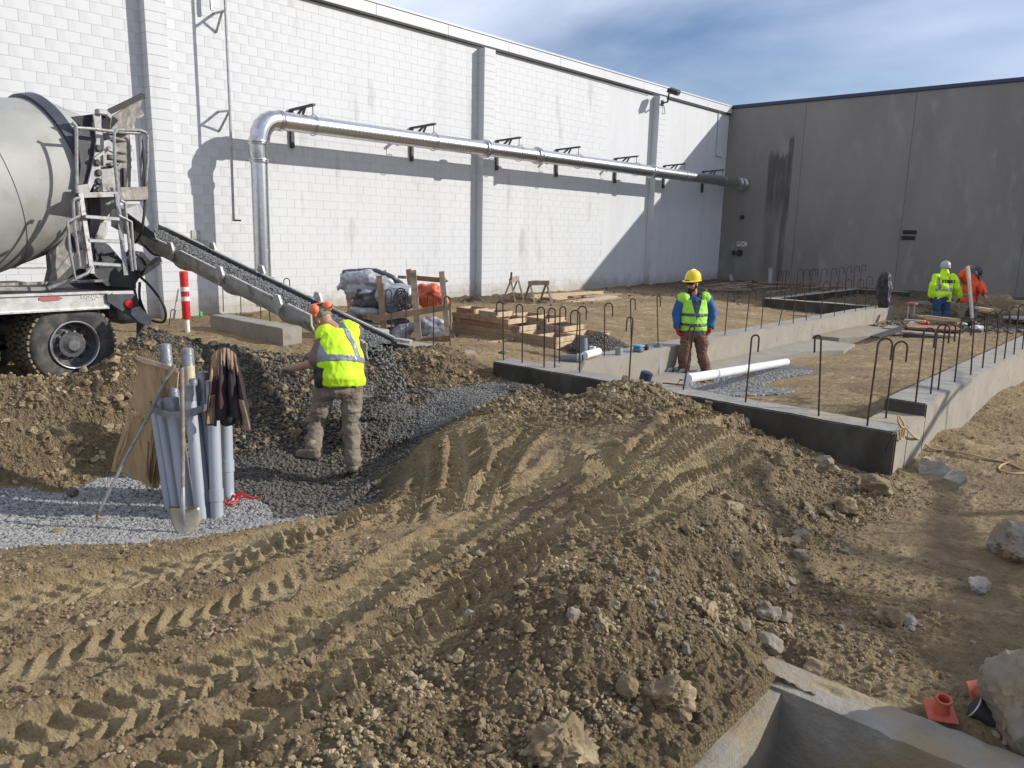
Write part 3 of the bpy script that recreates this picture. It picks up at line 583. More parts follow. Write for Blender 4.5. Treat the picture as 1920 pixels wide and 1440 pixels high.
def gmix(f, a, b, bt='MIX'):
    q = gn.new('ShaderNodeMix'); q.data_type = 'RGBA'; q.blend_type = bt
    if isinstance(f, float): q.inputs[0].default_value = f
    else: gl.new(f, q.inputs[0])
    for i, s in ((6, a), (7, b)):
        if isinstance(s, tuple): q.inputs[i].default_value = (*s, 1)
        else: gl.new(s, q.inputs[i])
    return q.outputs[2]
def gattr(nm): q = gn.new('ShaderNodeAttribute'); q.attribute_name = nm; return q.outputs['Fac']
c = gmix(grange(gnoise(.9), .35, .65), (.36, .268, .148), (.27, .198, .108))          # tan sandy loam
c = gmix(grange(gnoise(14, 8, .7), .44, .64), c, (.20, .146, .082))
c = gmix(grange(gnoise(3.2, 7), .56, .68), c, (.44, .34, .20))
c = gmix(grange(gnoise(.55, 5, .6, (1, 1.6, 1)), .48, .62, 0, .6), c, (.185, .132, .076))      # damp patches
cl = gmix(grange(gnoise(26, 6, .7), .40, .60), (.225, .167, .091), (.12, .088, .050))
cl = gmix(grange(gnoise(1.6, 5), .5, .62, 0, .6), cl, (.15, .108, .062))
c = gmix(grange(gattr('rough'), .30, .9, 0, .85), c, cl)
c = gmix(grange(gattr('track'), .2, .9, 0, .65), c, (.43, .335, .185))
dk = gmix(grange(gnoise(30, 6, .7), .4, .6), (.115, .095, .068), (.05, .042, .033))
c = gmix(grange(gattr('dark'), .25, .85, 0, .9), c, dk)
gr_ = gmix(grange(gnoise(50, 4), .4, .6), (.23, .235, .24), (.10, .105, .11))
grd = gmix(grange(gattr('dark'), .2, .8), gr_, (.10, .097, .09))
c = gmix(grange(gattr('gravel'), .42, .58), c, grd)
c = gmix(grange(gnoise(60, 4, .7), .62, .72, 0, .5), c, (.55, .46, .32))
gl.new(c, gb.inputs['Base Color'])
bp = gn.new('ShaderNodeBump'); bp.inputs['Distance'].default_value = .024; bp.inputs['Strength'].default_value = 1.0
vo = gn.new('ShaderNodeTexVoronoi'); vo.inputs['Scale'].default_value = 55; vo.inputs['Randomness'].default_value = 1
tco = gn.new('ShaderNodeTexCoord'); gl.new(tco.outputs['Object'], vo.inputs['Vector'])
vm = gn.new('ShaderNodeMath'); vm.operation = 'MULTIPLY_ADD'; gl.new(vo.outputs['Distance'], vm.inputs[0]); 
vr = grange(gattr('rough'), .1, .8, -.25, -1.1); gl.new(vr, vm.inputs[1]); gl.new(gnoise(70, 8, .72), vm.inputs[2])
gl.new(vm.outputs[0], bp.inputs['Height']); gl.new(bp.outputs[0], gb.inputs['Normal'])
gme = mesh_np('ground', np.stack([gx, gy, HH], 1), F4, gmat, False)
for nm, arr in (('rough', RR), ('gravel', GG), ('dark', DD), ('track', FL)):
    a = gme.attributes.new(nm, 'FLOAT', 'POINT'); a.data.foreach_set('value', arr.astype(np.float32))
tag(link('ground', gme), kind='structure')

# ---- loose stones and clods: joined, nobody could count them
def protos(n, sub, jag, seed, flat=.75):
    out = []
    for k in range(n):
        b = bmesh.new(); bmesh.ops.create_icosphere(b, subdivisions=sub, radius=1.0)
        rr_ = random.Random(seed+k)
        off = Vector((rr_.uniform(0, 99), rr_.uniform(0, 99), rr_.uniform(0, 99))); st = Vector((rr_.uniform(.75, 1.25), rr_.uniform(.7, 1.1), rr_.uniform(flat-.15, flat+.15)))
        pl = [(Vector((rr_.gauss(0, 1), rr_.gauss(0, 1), rr_.gauss(0, 1))).normalized(), rr_.uniform(.5, .85)) for _ in range(8)]
        for v in b.verts:
            if sub > 1:
                for n_, d_ in pl:
                    e_ = v.co.dot(n_)-d_
                    if e_ > 0: v.co -= n_*e_*.9
            f = 1 + jag*(mnoise.noise(v.co*1.4+off)) + jag*.6*mnoise.noise(v.co*3.7+off) + jag*.4*mnoise.noise(v.co*8+off)
            v.co = Vector((v.co.x*f*st.x, v.co.y*f*st.y, v.co.z*f*st.z))
        b.verts.index_update(); out.append((np.array([v.co[:] for v in b.verts]), np.array([[v.index for v in f.verts] for f in b.faces]))); b.free()
    return out
def scatter(name, prot, pos, size, material, label, cat, smooth=False, tilt=1.0):
    n = len(pos)
    if n == 0: return None
    ch = RN.integers(0, len(prot), n); Vs = []; Fs = []; base = 0
    for k, (V0, F0) in enumerate(prot):
        I = np.where(ch == k)[0]
        if not len(I): continue
        a = RN.uniform(0, 2*np.pi, (len(I), 3)); a[:, :2] *= tilt*.5
        ca, sa = np.cos(a), np.sin(a)
        Rz = np.zeros((len(I), 3, 3)); Rz[:, 0, 0] = ca[:, 2]; Rz[:, 0, 1] = -sa[:, 2]; Rz[:, 1, 0] = sa[:, 2]; Rz[:, 1, 1] = ca[:, 2]; Rz[:, 2, 2] = 1
        Rx = np.zeros((len(I), 3, 3)); Rx[:, 0, 0] = 1; Rx[:, 1, 1] = ca[:, 0]; Rx[:, 1, 2] = -sa[:, 0]; Rx[:, 2, 1] = sa[:, 0]; Rx[:, 2, 2] = ca[:, 0]
        Q = Rz @ Rx; V = np.einsum('nij,vj->nvi', Q, V0)*size[I][:, None, None] + pos[I][:, None, :]
        Vs.append(V.reshape(-1, 3)); m_ = len(V0)
        Fs.append((F0[None]+(np.arange(len(I))*m_)[:, None, None]+base).reshape(-1, 3)); base += len(I)*m_
    me = mesh_np(name, np.concatenate(Vs), np.concatenate(Fs), material, smooth)
    return tag(link(name, me), label, cat, None, 'stuff')
P20 = protos(6, 1, .45, 5); P80 = protos(6, 2, .55, 40); P320 = protos(5, 3, .60, 80)
def sample(n, x0, x1, y0, y1, prob):
    x = RN.uniform(x0, x1, n); y = RN.uniform(y0, y1, n)
    H_, r_, g_, d_, f_ = height(x, y)
    keep = RN.random(n) < prob(x, y, r_, g_, d_, f_)
    return x[keep], y[keep], H_[keep]
def dcam(x, y): return np.hypot(x, y)
inb = lambda x, y: (boxin(x, y, -6.6, -1.85, 7.38, 7.72, .01) > 0) | (boxin(x, y, VX0-.30, VX1+.3, VY0-.3, VY1+.32, .01) > 0)
# pale gravel in the pit and beside the white pipe
x, y, z = sample(60000, -9, -4.8, .8, 5.2, lambda x, y, r, g, d, f: (g > .47)*(d < .35)*1.0)
s = RN.uniform(.011, .021, len(x)); scatter('gravel', P20[:3], np.stack([x, y, z+s*.25], 1), s, 'stone_grey', 'pale grey crushed gravel covering the pit floor round the grey conduits', 'gravel')
x, y, z = sample(34000, -6.1, -2.6, 7.75, 12.5, lambda x, y, r, g, d, f: (g > .5)*1.0)
s = RN.uniform(.018, .03, len(x)); scatter('gravel', P20[:3], np.stack([x, y, z+s*.3], 1), s, 'stone_grey', 'pale grey gravel patch under the long white pipe inside the foundation', 'gravel')
x, y, z = sample(70000, -9, -4.8, 2.6, 7.3, lambda x, y, r, g, d, f: (g > .42)*(d >= .35)*(y < 7.3)*1.0)
s = RN.uniform(.010, .020, len(x)); up_ = (y > 5.0+.35*(fbm(x*2, y*2, 3, 15)-.5))
scatter('wet_gravel', P20[:3], np.stack([x, y, z+s*.25], 1)[up_], s[up_], 'stone_mid', 'grey wet concrete spread on the far bank right of the bending worker', 'gravel')
lo_ = ~up_ & (RN.random(len(x)) < .5); scatter('wet_gravel', P20, np.stack([x, y, z+s*.25], 1)[lo_], (s*RN.uniform(.7, 1.6, len(s)))[lo_], 'stone_dark', 'dark wet gravel mixed with soil in the pit round the bending worker', 'gravel')
x, y, z = sample(30000, -10, -5.5, 3.0, 7.3, lambda x, y, r, g, d, f: (d > .40)*(g <= .42)*.75)
s = RN.uniform(.010, .026, len(x)); scatter('dark_stones', P20[:3], np.stack([x, y, z+s*.25], 1), s, 'stone_dark', 'dark damp stones lying on the bank of the pit', 'stones')
# clods: small everywhere on the spoil, larger ones rolled to the feet of the slopes
x, y, z = sample(120000, -6.5, -.8, .6, 7.3, lambda x, y, r, g, d, f: (g < .4)*(1-inb(x, y))*np.clip(r*1.1-.22, 0, 1)*(1-.9*f)*np.clip(5/dcam(x, y), 0, 1)*.8)
s = .006+.012*RN.random(len(x))**2.5; scatter('soil_crumbs', P20, np.stack([x, y, z+s*.2], 1), s, 'clod', 'small brown soil crumbs scattered over the churned foreground mound', 'soil crumbs')
x, y, z = sample(9000, -6.5, -.8, .6, 7.3, lambda x, y, r, g, d, f: (g < .4)*(1-inb(x, y))*np.clip(r*1.2-.35, 0, 1)*(1-f)*.75)
s = .012+.026*RN.random(len(x))**3; scatter('soil_clods', P80, np.stack([x, y, z+s*.15], 1), s, 'clod', 'brown clods of dug soil on the foreground mound', 'soil clods')
foot = lambda x, y: np.exp(-((x+1.95+.25*(y-5))/.32)**2)*(y > 3.1)*(y < 6.9) + np.exp(-((y-2.75)/.45)**2)*(x > -2.1)*(x < -1.3)
x, y, z = sample(7000, -3.2, -.7, 1.9, 7.0, lambda x, y, r, g, d, f: (1-inb(x, y))*foot(x, y)*.16)
s = .010+.034*RN.random(len(x))**3; scatter('rolled_stones', P80, np.stack([x, y, z+s*.25], 1), s, 'rock', 'stones and clods rolled to the foot of the foreground mound', 'stones')
x, y, z = sample(500, -3.2, -.7, 1.9, 7.0, lambda x, y, r, g, d, f: (1-inb(x, y))*foot(x, y)*.30)
s = .04+.035*RN.random(len(x))**2; scatter('large_clods', P320, np.stack([x, y, z+s*.2], 1), s, 'clod', 'larger lumps of soil along the foot of the foreground mound', 'soil clods')
x, y, z = sample(16000, -11, -6.6, .4, 7.3, lambda x, y, r, g, d, f: (g < .35)*np.clip(r*1.3-.4, 0, 1)*.6)
s = .014+.045*RN.random(len(x))**3.5; scatter('spoil_clods', P80, np.stack([x, y, z+s*.15], 1), s, 'clod', 'yellow-brown clods on the spoil banks round the pit', 'soil clods')
x, y, z = sample(7000, -6.6, -3.0, 5.6, 7.35, lambda x, y, r, g, d, f: (g < .35)*np.clip(r*1.3-.4, 0, 1)*.9)
s = .014+.032*RN.random(len(x))**2.5; scatter('heap_clods', P80, np.stack([x, y, z+s*.2], 1), s, 'clod', 'lumpy brown soil heaped against the front foundation wall', 'soil clods')
x, y, z = sample(14000, -2.2, 2.0, 1.5, 14, lambda x, y, r, g, d, f: (1-inb(x, y))*.25*(x > -1.85)*(fbm(x*.9, y*.9, 3, 91) > .5))
s = .006+.020*RN.random(len(x))**4; scatter('pebbles', P20, np.stack([x, y, z+s*.25], 1), s, 'rock', 'loose pebbles on the bare ground to the right of the mound', 'pebbles')
x, y, z = sample(9000, -16.3, -6.8, 7.8, 31.5, lambda x, y, r, g, d, f: np.clip(r-.22, 0, 1)*.9)
s = .015+.05*RN.random(len(x))**4; scatter('yard_debris', P20, np.stack([x, y, z+s*.2], 1), s, 'stone_dark', 'dark broken soil and rubble along the foot of the building walls', 'rubble')
x, y, z = sample(6000, -6.0, 2.0, 19.5, 31.6, lambda x, y, r, g, d, f: .8+0*x)
s = .02+.07*RN.random(len(x))**4; scatter('yard_debris', P20, np.stack([x, y, z+s*.2], 1), s, 'stone_dark', 'dark rubble strewn behind the two far workers', 'rubble')
# ------------------------------------------------------------------ white painted block building (left)
XW, YG, HW = -16.4, 32.0, 7.54
wb_ = empty('block_building', (XW, 10, 0), 'tall white painted block wall with pilasters running along the left side of the site', 'building')
backing = MB().box((XW-.155, 10, 3.6), (.30, 44, 7.2)).build('wall', 'white_joint', wb_)
CH, BW, J = .2032, .4064, .0035
def block_mesh(w, h, d=.03, bev=.0012):
    b = MB(); a = w/2; c_ = h/2
    V = [(0, -a+bev, -c_+bev), (0, a-bev, -c_+bev), (0, a-bev, c_-bev), (0, -a+bev, c_-bev),
         (-bev, -a, -c_), (-bev, a, -c_), (-bev, a, c_), (-bev, -a, c_), (-d, -a, -c_), (-d, a, -c_), (-d, a, c_), (-d, -a, c_)]
    F = [(0, 1, 2, 3)] + [(i, (i+1) % 4+0, 4+(i+1) % 4, 4+i)[::-1] for i in range(4)] + [(4+i, 4+(i+1) % 4, 8+(i+1) % 4, 8+i)[::-1] for i in range(4)]
    me = bpy.data.meshes.new('block'); me.from_pydata(V, [], F); me.materials.append(M['white_block']); me.update(); return me, V, F
bme, BV, BF = block_mesh(BW-J, CH-J)
cells = []
pil = [(7.0, 7.43), (16.5, 16.95), (25.88, 26.35)]
for r_ in range(35):
    z = CH*(r_+.5); off = 0 if r_ % 2 else BW/2
    for k in range(-30, 56):
        y = k*BW+off+BW/2
        if y-BW/2 < -11.8 or y+BW/2 > YG+.01: continue
        if any(a+.02 < y-BW/2 and y+BW/2 < b_-.02 for a, b_ in pil): continue
        P = np.array([XW, y, z]); dep = depth(P); q = (P-O)
        u = 960+FPX*(q@rt)/dep; v = 720-FPX*(q@up)/dep
        vis = dep > 0 and -20 < u < 1400 and -10 < v < 640 and not (u < 250 and v > 230)
        cells.append((0 if vis else 1, dep if dep > 0 else 999, y, z))
cells.sort()
for _, _, y, z in cells[:300]:
    o = bpy.data.objects.new('block', bme); COL.objects.link(o); o.parent = wb_
    o.location = (XW+.0018+R.uniform(-.001, .0012)-wb_.location.x, y-wb_.location.y, z)
rest = MB()
for _, _, y, z in cells[300:]:
    dx = R.uniform(-.0012, .0012); rest.add([(XW+.0018+dx*.3+p[0], y+p[1], z+p[2]) for p in BV], BF)
o = rest.build('blocks', 'white_block', wb_, smooth=0); o['kind'] = 'stuff'
PD = .27
for (a, b_) in pil:
    p = MB(); p.box((XW+PD/2-.01, (a+b_)/2, 3.55), (PD-.004, b_-a-.016, 7.1))
    po = p.build('pilaster', 'white_joint', wb_, smooth=0)
    q = MB()
    for r_ in range(35):
        z = CH*(r_+.5)
        q.box((XW+PD/2, (a+b_)/2, z), (PD, b_-a, CH-J), bev=.005)
    c_ = q.build('courses', 'white_block', po, smooth=0); c_['kind'] = 'stuff'
q = MB()
for k in range(-5, 14):
    y0 = k*2.44+.6; y1 = min(y0+2.432, YG-.02)
    if y0 > YG-.3: continue
    q = MB().box((XW+.035, (y0+y1)/2, 7.345), (.16, y1-y0, .26), bev=.004); q.build('fascia_panel', 'white_metal', wb_)
MB().box((XW+.03, 10, 7.185), (.10, 44, .04)).build('shadow_gap', 'dark_steel', wb_, smooth=0)
MB().box((XW+.02, 10, 7.51), (.24, 44.05, .055), bev=.006).build('coping', 'white_metal', wb_)
MB().tube([(XW+.135, -12, 7.16), (XW+.135, 9.5, 7.165), (XW+.125, 10.4, 7.20), (XW+.125, 25.6, 7.16)], .014, 6).build('cable', 'black', wb_)
MB().bar((XW+.04, 31.0, 7.14), (XW+.04, 31.0, 5.4), .05, .03).bar((XW+.04, 31.0, 5.4), (XW+.04, 31.55, 5.4), .05, .03).build('conduit_loop', 'white_metal', wb_)
MB().tube([onx(8, 501, XW)+[.02, 0, 0], onx(230, 500, XW)+[.02, 0, 0]], .012, 6).build('wall_pipe', 'galv_dull', wb_)
MB().box(onx(316, 564, XW)+[.02, 0, 0], (.04, .12, .14), bev=.004).build('outlet_box', 'white_metal', wb_)
q = MB()
for (px, py) in ((367, 440), (382, 458), (372, 470)): q.box(onx(px, py, XW)+[.018, 0, 0], (.02, .19, .19))
q.build('bare_patch', 'block_pale', wb_)

# ------------------------------------------------------------------ grey precast building (back)
gbld = empty('concrete_building', (-6, YG, 0), 'plain grey concrete panel building at the back of the site with dark roof trim', 'building')
seams = [XW, -13.05, -8.95, -4.95, -.9, 3.2, 7.3, 11.5]
gm = M['grey_wall'].copy(); gm.name = 'grey_wall_stained'
gn2 = gm.node_tree.nodes; gl2 = gm.node_tree.links; bb = gn2['Principled BSDF']; src = bb.inputs['Base Color'].links[0].from_socket
tcx = gn2.new('ShaderNodeTexCoord'); sx = gn2.new('ShaderNodeSeparateXYZ'); gl2.new(tcx.outputs['Object'], sx.inputs[0])
def gmath(op, a, b=None):
    q = gn2.new('ShaderNodeMath'); q.operation = op; q.use_clamp = op in ('MULTIPLY',)
    for i, s in enumerate((a, b)):
        if s is None: continue
        if isinstance(s, (int, float)): q.inputs[i].default_value = s
        else: gl2.new(s, q.inputs[i])
    return q.outputs[0]
def grng(s, a, b, c=0, d=1):
    q = gn2.new('ShaderNodeMapRange'); q.interpolation_type = 'SMOOTHSTEP'; q.inputs[1].default_value = a; q.inputs[2].default_value = b; q.inputs[3].default_value = c; q.inputs[4].default_value = d; gl2.new(s, q.inputs[0]); return q.outputs[0]
SP = [onyp for onyp in (ony(1430, 290, YG), ony(1452, 280, YG), ony(1478, 270, YG), ony(1494, 262, YG), ony(1468, 520, YG))]
mpn2 = gn2.new('ShaderNodeMapping'); mpn2.inputs['Scale'].default_value = (1, 1, .12); gl2.new(tcx.outputs['Object'], mpn2.inputs[0])
nst = gn2.new('ShaderNodeTexNoise'); nst.inputs['Scale'].default_value = 7; nst.inputs['Detail'].default_value = 6; gl2.new(mpn2.outputs[0], nst.inputs['Vector'])
# run-off stain: local x (objects' origin is the building's), z
ox = 0.0
def band(x0, x1, soft, zt, zb, stren):
    a = gmath('MULTIPLY', grng(sx.outputs[0], x0-ox-soft, x0-ox+soft), grng(sx.outputs[0], x1-ox-soft, x1-ox+soft, 1, 0))
    zz = gmath('ADD', sx.outputs[2], gmath('MULTIPLY', nst.outputs[0], 1.0)); b = gmath('MULTIPLY', grng(zz, zt+.45, zt+.75, 1, 0), grng(sx.outputs[2], zb-1.5, zb+.6))
    return gmath('MULTIPLY', gmath('MULTIPLY', gmath('MULTIPLY', a, b), grng(nst.outputs[0], .25, .55, .45, 1)), stren)
st = gmath('MAXIMUM', band(-14.45, -13.50, .07, 5.35, 3.4, .72), gmath('MAXIMUM', band(-13.62, -13.42, .04, 5.95, 3.2, .85), gmath('MAXIMUM', band(-13.72, -13.46, .07, 3.8, .3, .62), band(-14.4, -13.9, .2, 4.2, .3, .40))))
mxx = gn2.new('ShaderNodeMix'); mxx.data_type = 'RGBA'; gl2.new(st, mxx.inputs[0]); gl2.new(src, mxx.inputs[6]); mxx.inputs[7].default_value = (.045, .045, .048, 1)
gl2.new(mxx.outputs[2], bb.inputs['Base Color'])
MB().box((-2.4, YG+.175, 3.72), (28.2, .3, 7.4)).build('wall', 'grey_wall', gbld)
for a, b_ in zip(seams[:-1], seams[1:]):
    MB().box(((a+b_)/2, YG+.08, 3.72), (b_-a-.010, .16, 7.396), bev=.008).build('panel', gm, gbld)
MB().box((-2.4, YG+.12, 7.49), (28.2, .34, .14), bev=.01).build('roof_trim', 'navy_trim', gbld)
def wallthing(name, label, cat, px, py, group=None): P = ony(px, py, YG); return empty(name, P, label, cat, group), P
t, P = wallthing('fire_connection_sign', 'small white sign with red capitals on the grey wall above a pipe outlet', 'sign', 1391, 457.5)
MB().box((P[0], P[1]-.012, P[2]), (.46, .02, .20), bev=.003).build('plate', 'sign_white', t)
def text(name, body, size, loc, rot, material, parent, ext=.002, align='CENTER', sx_=1.0, bold=0.0):
    cu = bpy.data.curves.new(name, 'FONT'); cu.body = body; cu.size = size; cu.extrude = ext; cu.align_x = align; cu.align_y = 'CENTER'; cu.offset = bold
    o = bpy.data.objects.new(name, cu); COL.objects.link(o); dg = bpy.context.evaluated_depsgraph_get()
    me = bpy.data.meshes.new_from_object(o.evaluated_get(dg)); bpy.data.objects.remove(o)
    me.transform(Matrix.Translation(Vector(loc)) @ rot.to_4x4() @ Matrix.Diagonal((sx_, 1, 1, 1))); me.materials.clear(); me.materials.append(M[material]); return link(name, me, parent)
RX = Matrix.Rotation(math.pi/2, 3, 'X')
text('lettering', 'FDC', .20, (P[0], P[1]-.025, P[2]), RX, 'sign_text', t, sx_=1.05, bold=.004)
t, P = wallthing('pipe_outlet', 'small dark pipe outlet higher on the grey wall near the corner', 'pipe outlet', 1392, 407)
MB().lathe([(0, .10), (.03, .10), (.03, .06), (.14, .06), (.14, .03)], P, (0, -1, 0), 16).build('flange', 'dark_steel', t)
t, P = wallthing('hose_connection', 'dark round hose connection on the grey wall directly under the small white sign', 'hose connection', 1387, 474)
MB().lathe([(0, .15), (.04, .15), (.04, .09), (.2, .09), (.2, .05)], P, (0, -1, 0), 16).build('flange', 'dark_steel', t)
MB().lathe([(.2, .10), (.26, .10)], P+[-.09, 0, 0], (-.5, -1, 0), 12).build('cap', 'dark_steel', t)
t, P = wallthing('wall_vent', 'two-slot dark vent in the grey wall, left of the far workers', 'vent', 1705, 441)
for dz in (.115, -.10):
    f = MB().box((P[0]-(.03 if dz < 0 else 0), P[1]-.005, P[2]+dz), (.50, .03, .15), bev=.004).build('frame', 'dark_steel', t)
    s_ = MB()
    for k in range(3): s_.box((P[0]-(.03 if dz < 0 else 0), P[1]-.03, P[2]+dz-.05+k*.05), (.46, .03, .008), rx=.6)
    s_.build('louvre', 'black', f)

# ------------------------------------------------------------------ galvanised duct on the white wall
XD, ZD, RD = -15.48, 4.26, .196
t = empty('exhaust_duct', (XD, 9, 0), 'long shiny galvanised duct rising and turning along the white wall', 'duct')
def spiral(b, p0, p1, r):
    L = (Vector(p1)-Vector(p0)).length; n = int(L/.11); pr = []
    for i in range(n): a = i*.11; pr += [(a, r), (a+.095, r), (a+.10, r+.0006), (a+.108, r+.0006)]
    pr.append((L, r)); b.lathe(pr, p0, Vector(p1)-Vector(p0), 28)
fl = [15.9, 18.15, 24.55]
ys_ = [9.45]+fl+[31.55]
for a, b_ in zip(ys_[:-1], ys_[1:]): q = MB(); spiral(q, (XD, a+.02, ZD), (XD, b_-.02, ZD), RD); q.build('duct_section', 'galv', t)
for y in fl:
    MB().lathe([(0, RD-.01), (0, RD+.05), (.035, RD+.055), (.04, RD+.02), (.09, RD+.02), (.095, RD+.055), (.13, RD+.05), (.13, RD-.01)], (XD, y-.065, ZD), (0, 1, 0), 28).build('flange', 'galv', t)
q = MB().lathe([(0, .178), (1.2, .178), (1.201, .184), (1.24, .184), (1.241, .178), (3.11, .178)], (XD, 8.93, .25), (0, .0064, 1), 32); q.build('riser', 'galv', t)
el = MB()
cen = Vector((XD, 9.42, 3.83)); pts = [Vector((XD, 8.95, 3.36)), Vector((XD, 8.93, 3.5)), Vector((XD, 8.93, 3.72))]
for k in range(0, 6):
    a = math.pi - k*math.pi/2/5; pts.append(cen + Vector((0, .43*math.cos(a), .43*math.sin(a))))
pts.append(Vector((XD, 9.5, ZD)))
el.tube(pts, .2, 26, True, [.182, .19, .205, .21, .215, .216, .214, .21, .205, .202]); el.build('elbow', 'galv', t, smooth=12)
for p, ax, r_ in (((XD, 8.95, 3.33), (0, .02, 1), .187), ((XD, 8.93, 3.70), (0, 0, 1), .212), ((XD, 9.44, ZD), (0, 1, 0), .208)):
    MB().lathe([(0, r_-.01), (0, r_+.012), (.03, r_+.016), (.045, r_+.004), (.07, r_+.016), (.09, r_+.01), (.09, r_-.01)], p, ax, 28).build('collar', 'galv', t)
MB().lathe([(0, RD), (0, RD+.04), (.05, RD+.04), (.05, RD)], (XD, 31.5, ZD), (0, 1, 0), 28).build('collar', 'galv', t)
MB().lathe([(0, RD+.01), (.30, RD+.01), (.30, RD+.07), (.40, RD+.07)], (XD, 31.58, ZD), (.0, 1, 0), 28).build('end_sleeve', 'galv', t)
BK = [(545, 236), (770, 266), (930, 289), (1042, 305), (1152, 320), (1243, 331), (1316, 339)]
ordn = ['first', 'second', 'third', 'fourth', 'fifth', 'sixth', 'seventh', 'eighth', 'ninth', 'tenth', 'eleventh', 'twelfth', 'thirteenth', 'fourteenth', 'fifteenth', 'sixteenth', 'seventeenth', 'eighteenth', 'nineteenth', 'twentieth']
protoB = None
for i, (px, py) in enumerate(BK):
    P = onx(px, py, XW); y = P[1]
    if protoB is None:
        b0 = empty('duct_bracket', (XW, y, ZD)); protoB = b0; y0b = y
        MB().box((XW+.04, y, ZD-.02), (.08, .09, .86), bev=.005).build('wall_channel', 'dark_steel', b0)
        MB().bar((XW+.02, y, ZD+.40), (XW+.98, y, ZD+.44), .07, .05).build('arm', 'dark_steel', b0)
        MB().bar((XW+.06, y, ZD+.12), (XW+.5, y, ZD+.40), .05, .04).bar((XW+.62, y, ZD+.42), (XW+.50, y, ZD+.24), .05, .035).build('brace', 'dark_steel', b0)
        MB().tube([Vector((XD, y, ZD))+Vector((math.cos(a), 0, math.sin(a)))*(RD+.03) for a in np.linspace(0, 2*math.pi, 25)], .010, 8, False).build('hanger_ring', 'galv_dull', b0)
        MB().tube([(XD, y, ZD+RD+.02), (XD, y, ZD+.44)], .01, 6).build('hanger_rod', 'dark_steel', b0)
        b = b0
    else:
        b = protoB.copy(); COL.objects.link(b); b.location.y = y
        for ch in list(protoB.children):
            c2 = ch.copy(); COL.objects.link(c2); c2.parent = b
    pos = 'nearest the elbow of' if i == 0 else 'from the elbow along'
    tag(b, ('black steel wall bracket ' + ('nearest the elbow of the shiny duct' if i == 0 else ordn[i]+' from the elbow along the shiny duct')), 'bracket', 'brackets carrying the duct along the white wall')

# thin stand-off pipe left of the duct
P1 = onx(421, -10, -15.9); P2 = onx(438, 413, -15.9)
t = empty('standoff_pipe', P2, 'thin grey vertical pipe held off the white wall, left of the duct', 'pipe')
MB().tube([P2, onx(431, 208, -15.9), P1+(P1-P2)*.3], .028, 10).build('pipe', 'galv_dull', t)
Q = onx(432, 208, -15.9)
MB().bar(Q, (XW+.01, Q[1]-.02, Q[2]+.02), .04, .04).bar((XW+.45, Q[1], Q[2]), (XW+.01, Q[1]-.02, Q[2]-.38), .035, .035).build('bracket', 'galv_dull', t)
Q = onx(425, 20, -15.9)
MB().bar(Q, (XW+.01, Q[1]-.02, Q[2]+.02), .04, .04).bar((XW+.3, Q[1], Q[2]), (XW+.01, Q[1], Q[2]-.35), .035, .035).build('bracket', 'galv_dull', t)
MB().tube([P2+[0, -.02, 0], P2+[0, .17, 0]], .018, 8).build('foot_bracket', 'dark_steel', t)
q0 = onx(397, 12, -16.2)
t = tag(MB().box(q0+[0, 0, .3], (.05, .07, .75), bev=.006).build('wall_channel', 'galv_dull', recenter=q0), 'short steel channel fixed high on the white wall beside the thin pipe', 'bracket')

# floodlight
F0 = onx(1243, 193, -16.1)
t = empty('floodlight', F0, 'black floodlight on a bent arm at the top of the white wall near the corner', 'floodlight')
A1 = onx(1252, 191, -15.8); A2 = onx(1254, 176, -15.75); A3 = onx(1262, 172, -15.6)
MB().box(F0+[-.02, 0, 0], (.06, .14, .2), bev=.01).build('base_plate', 'dark_steel', t)
MB().tube([F0, A1, A2, A3], .035, 8).build('arm', 'dark_steel', t)
MB().box(A3+[0, .05, .02], (.42, .40, .16), rz=.3, ry=.35, rx=.25, bev=.03).build('lamp_head', 'black', t)
MB().box(A3+[.03, .04, -.075], (.34, .32, .02), rz=.3, ry=.35, rx=.25).build('lens', 'galv_dull', t)
MB().tube([F0+[0, .05, -.05], F0+[.05, .12, -.35], F0+[-.15, .2, -.4], F0+[-.25, .15, -.1]], .012, 6).build('cable', 'black', t)

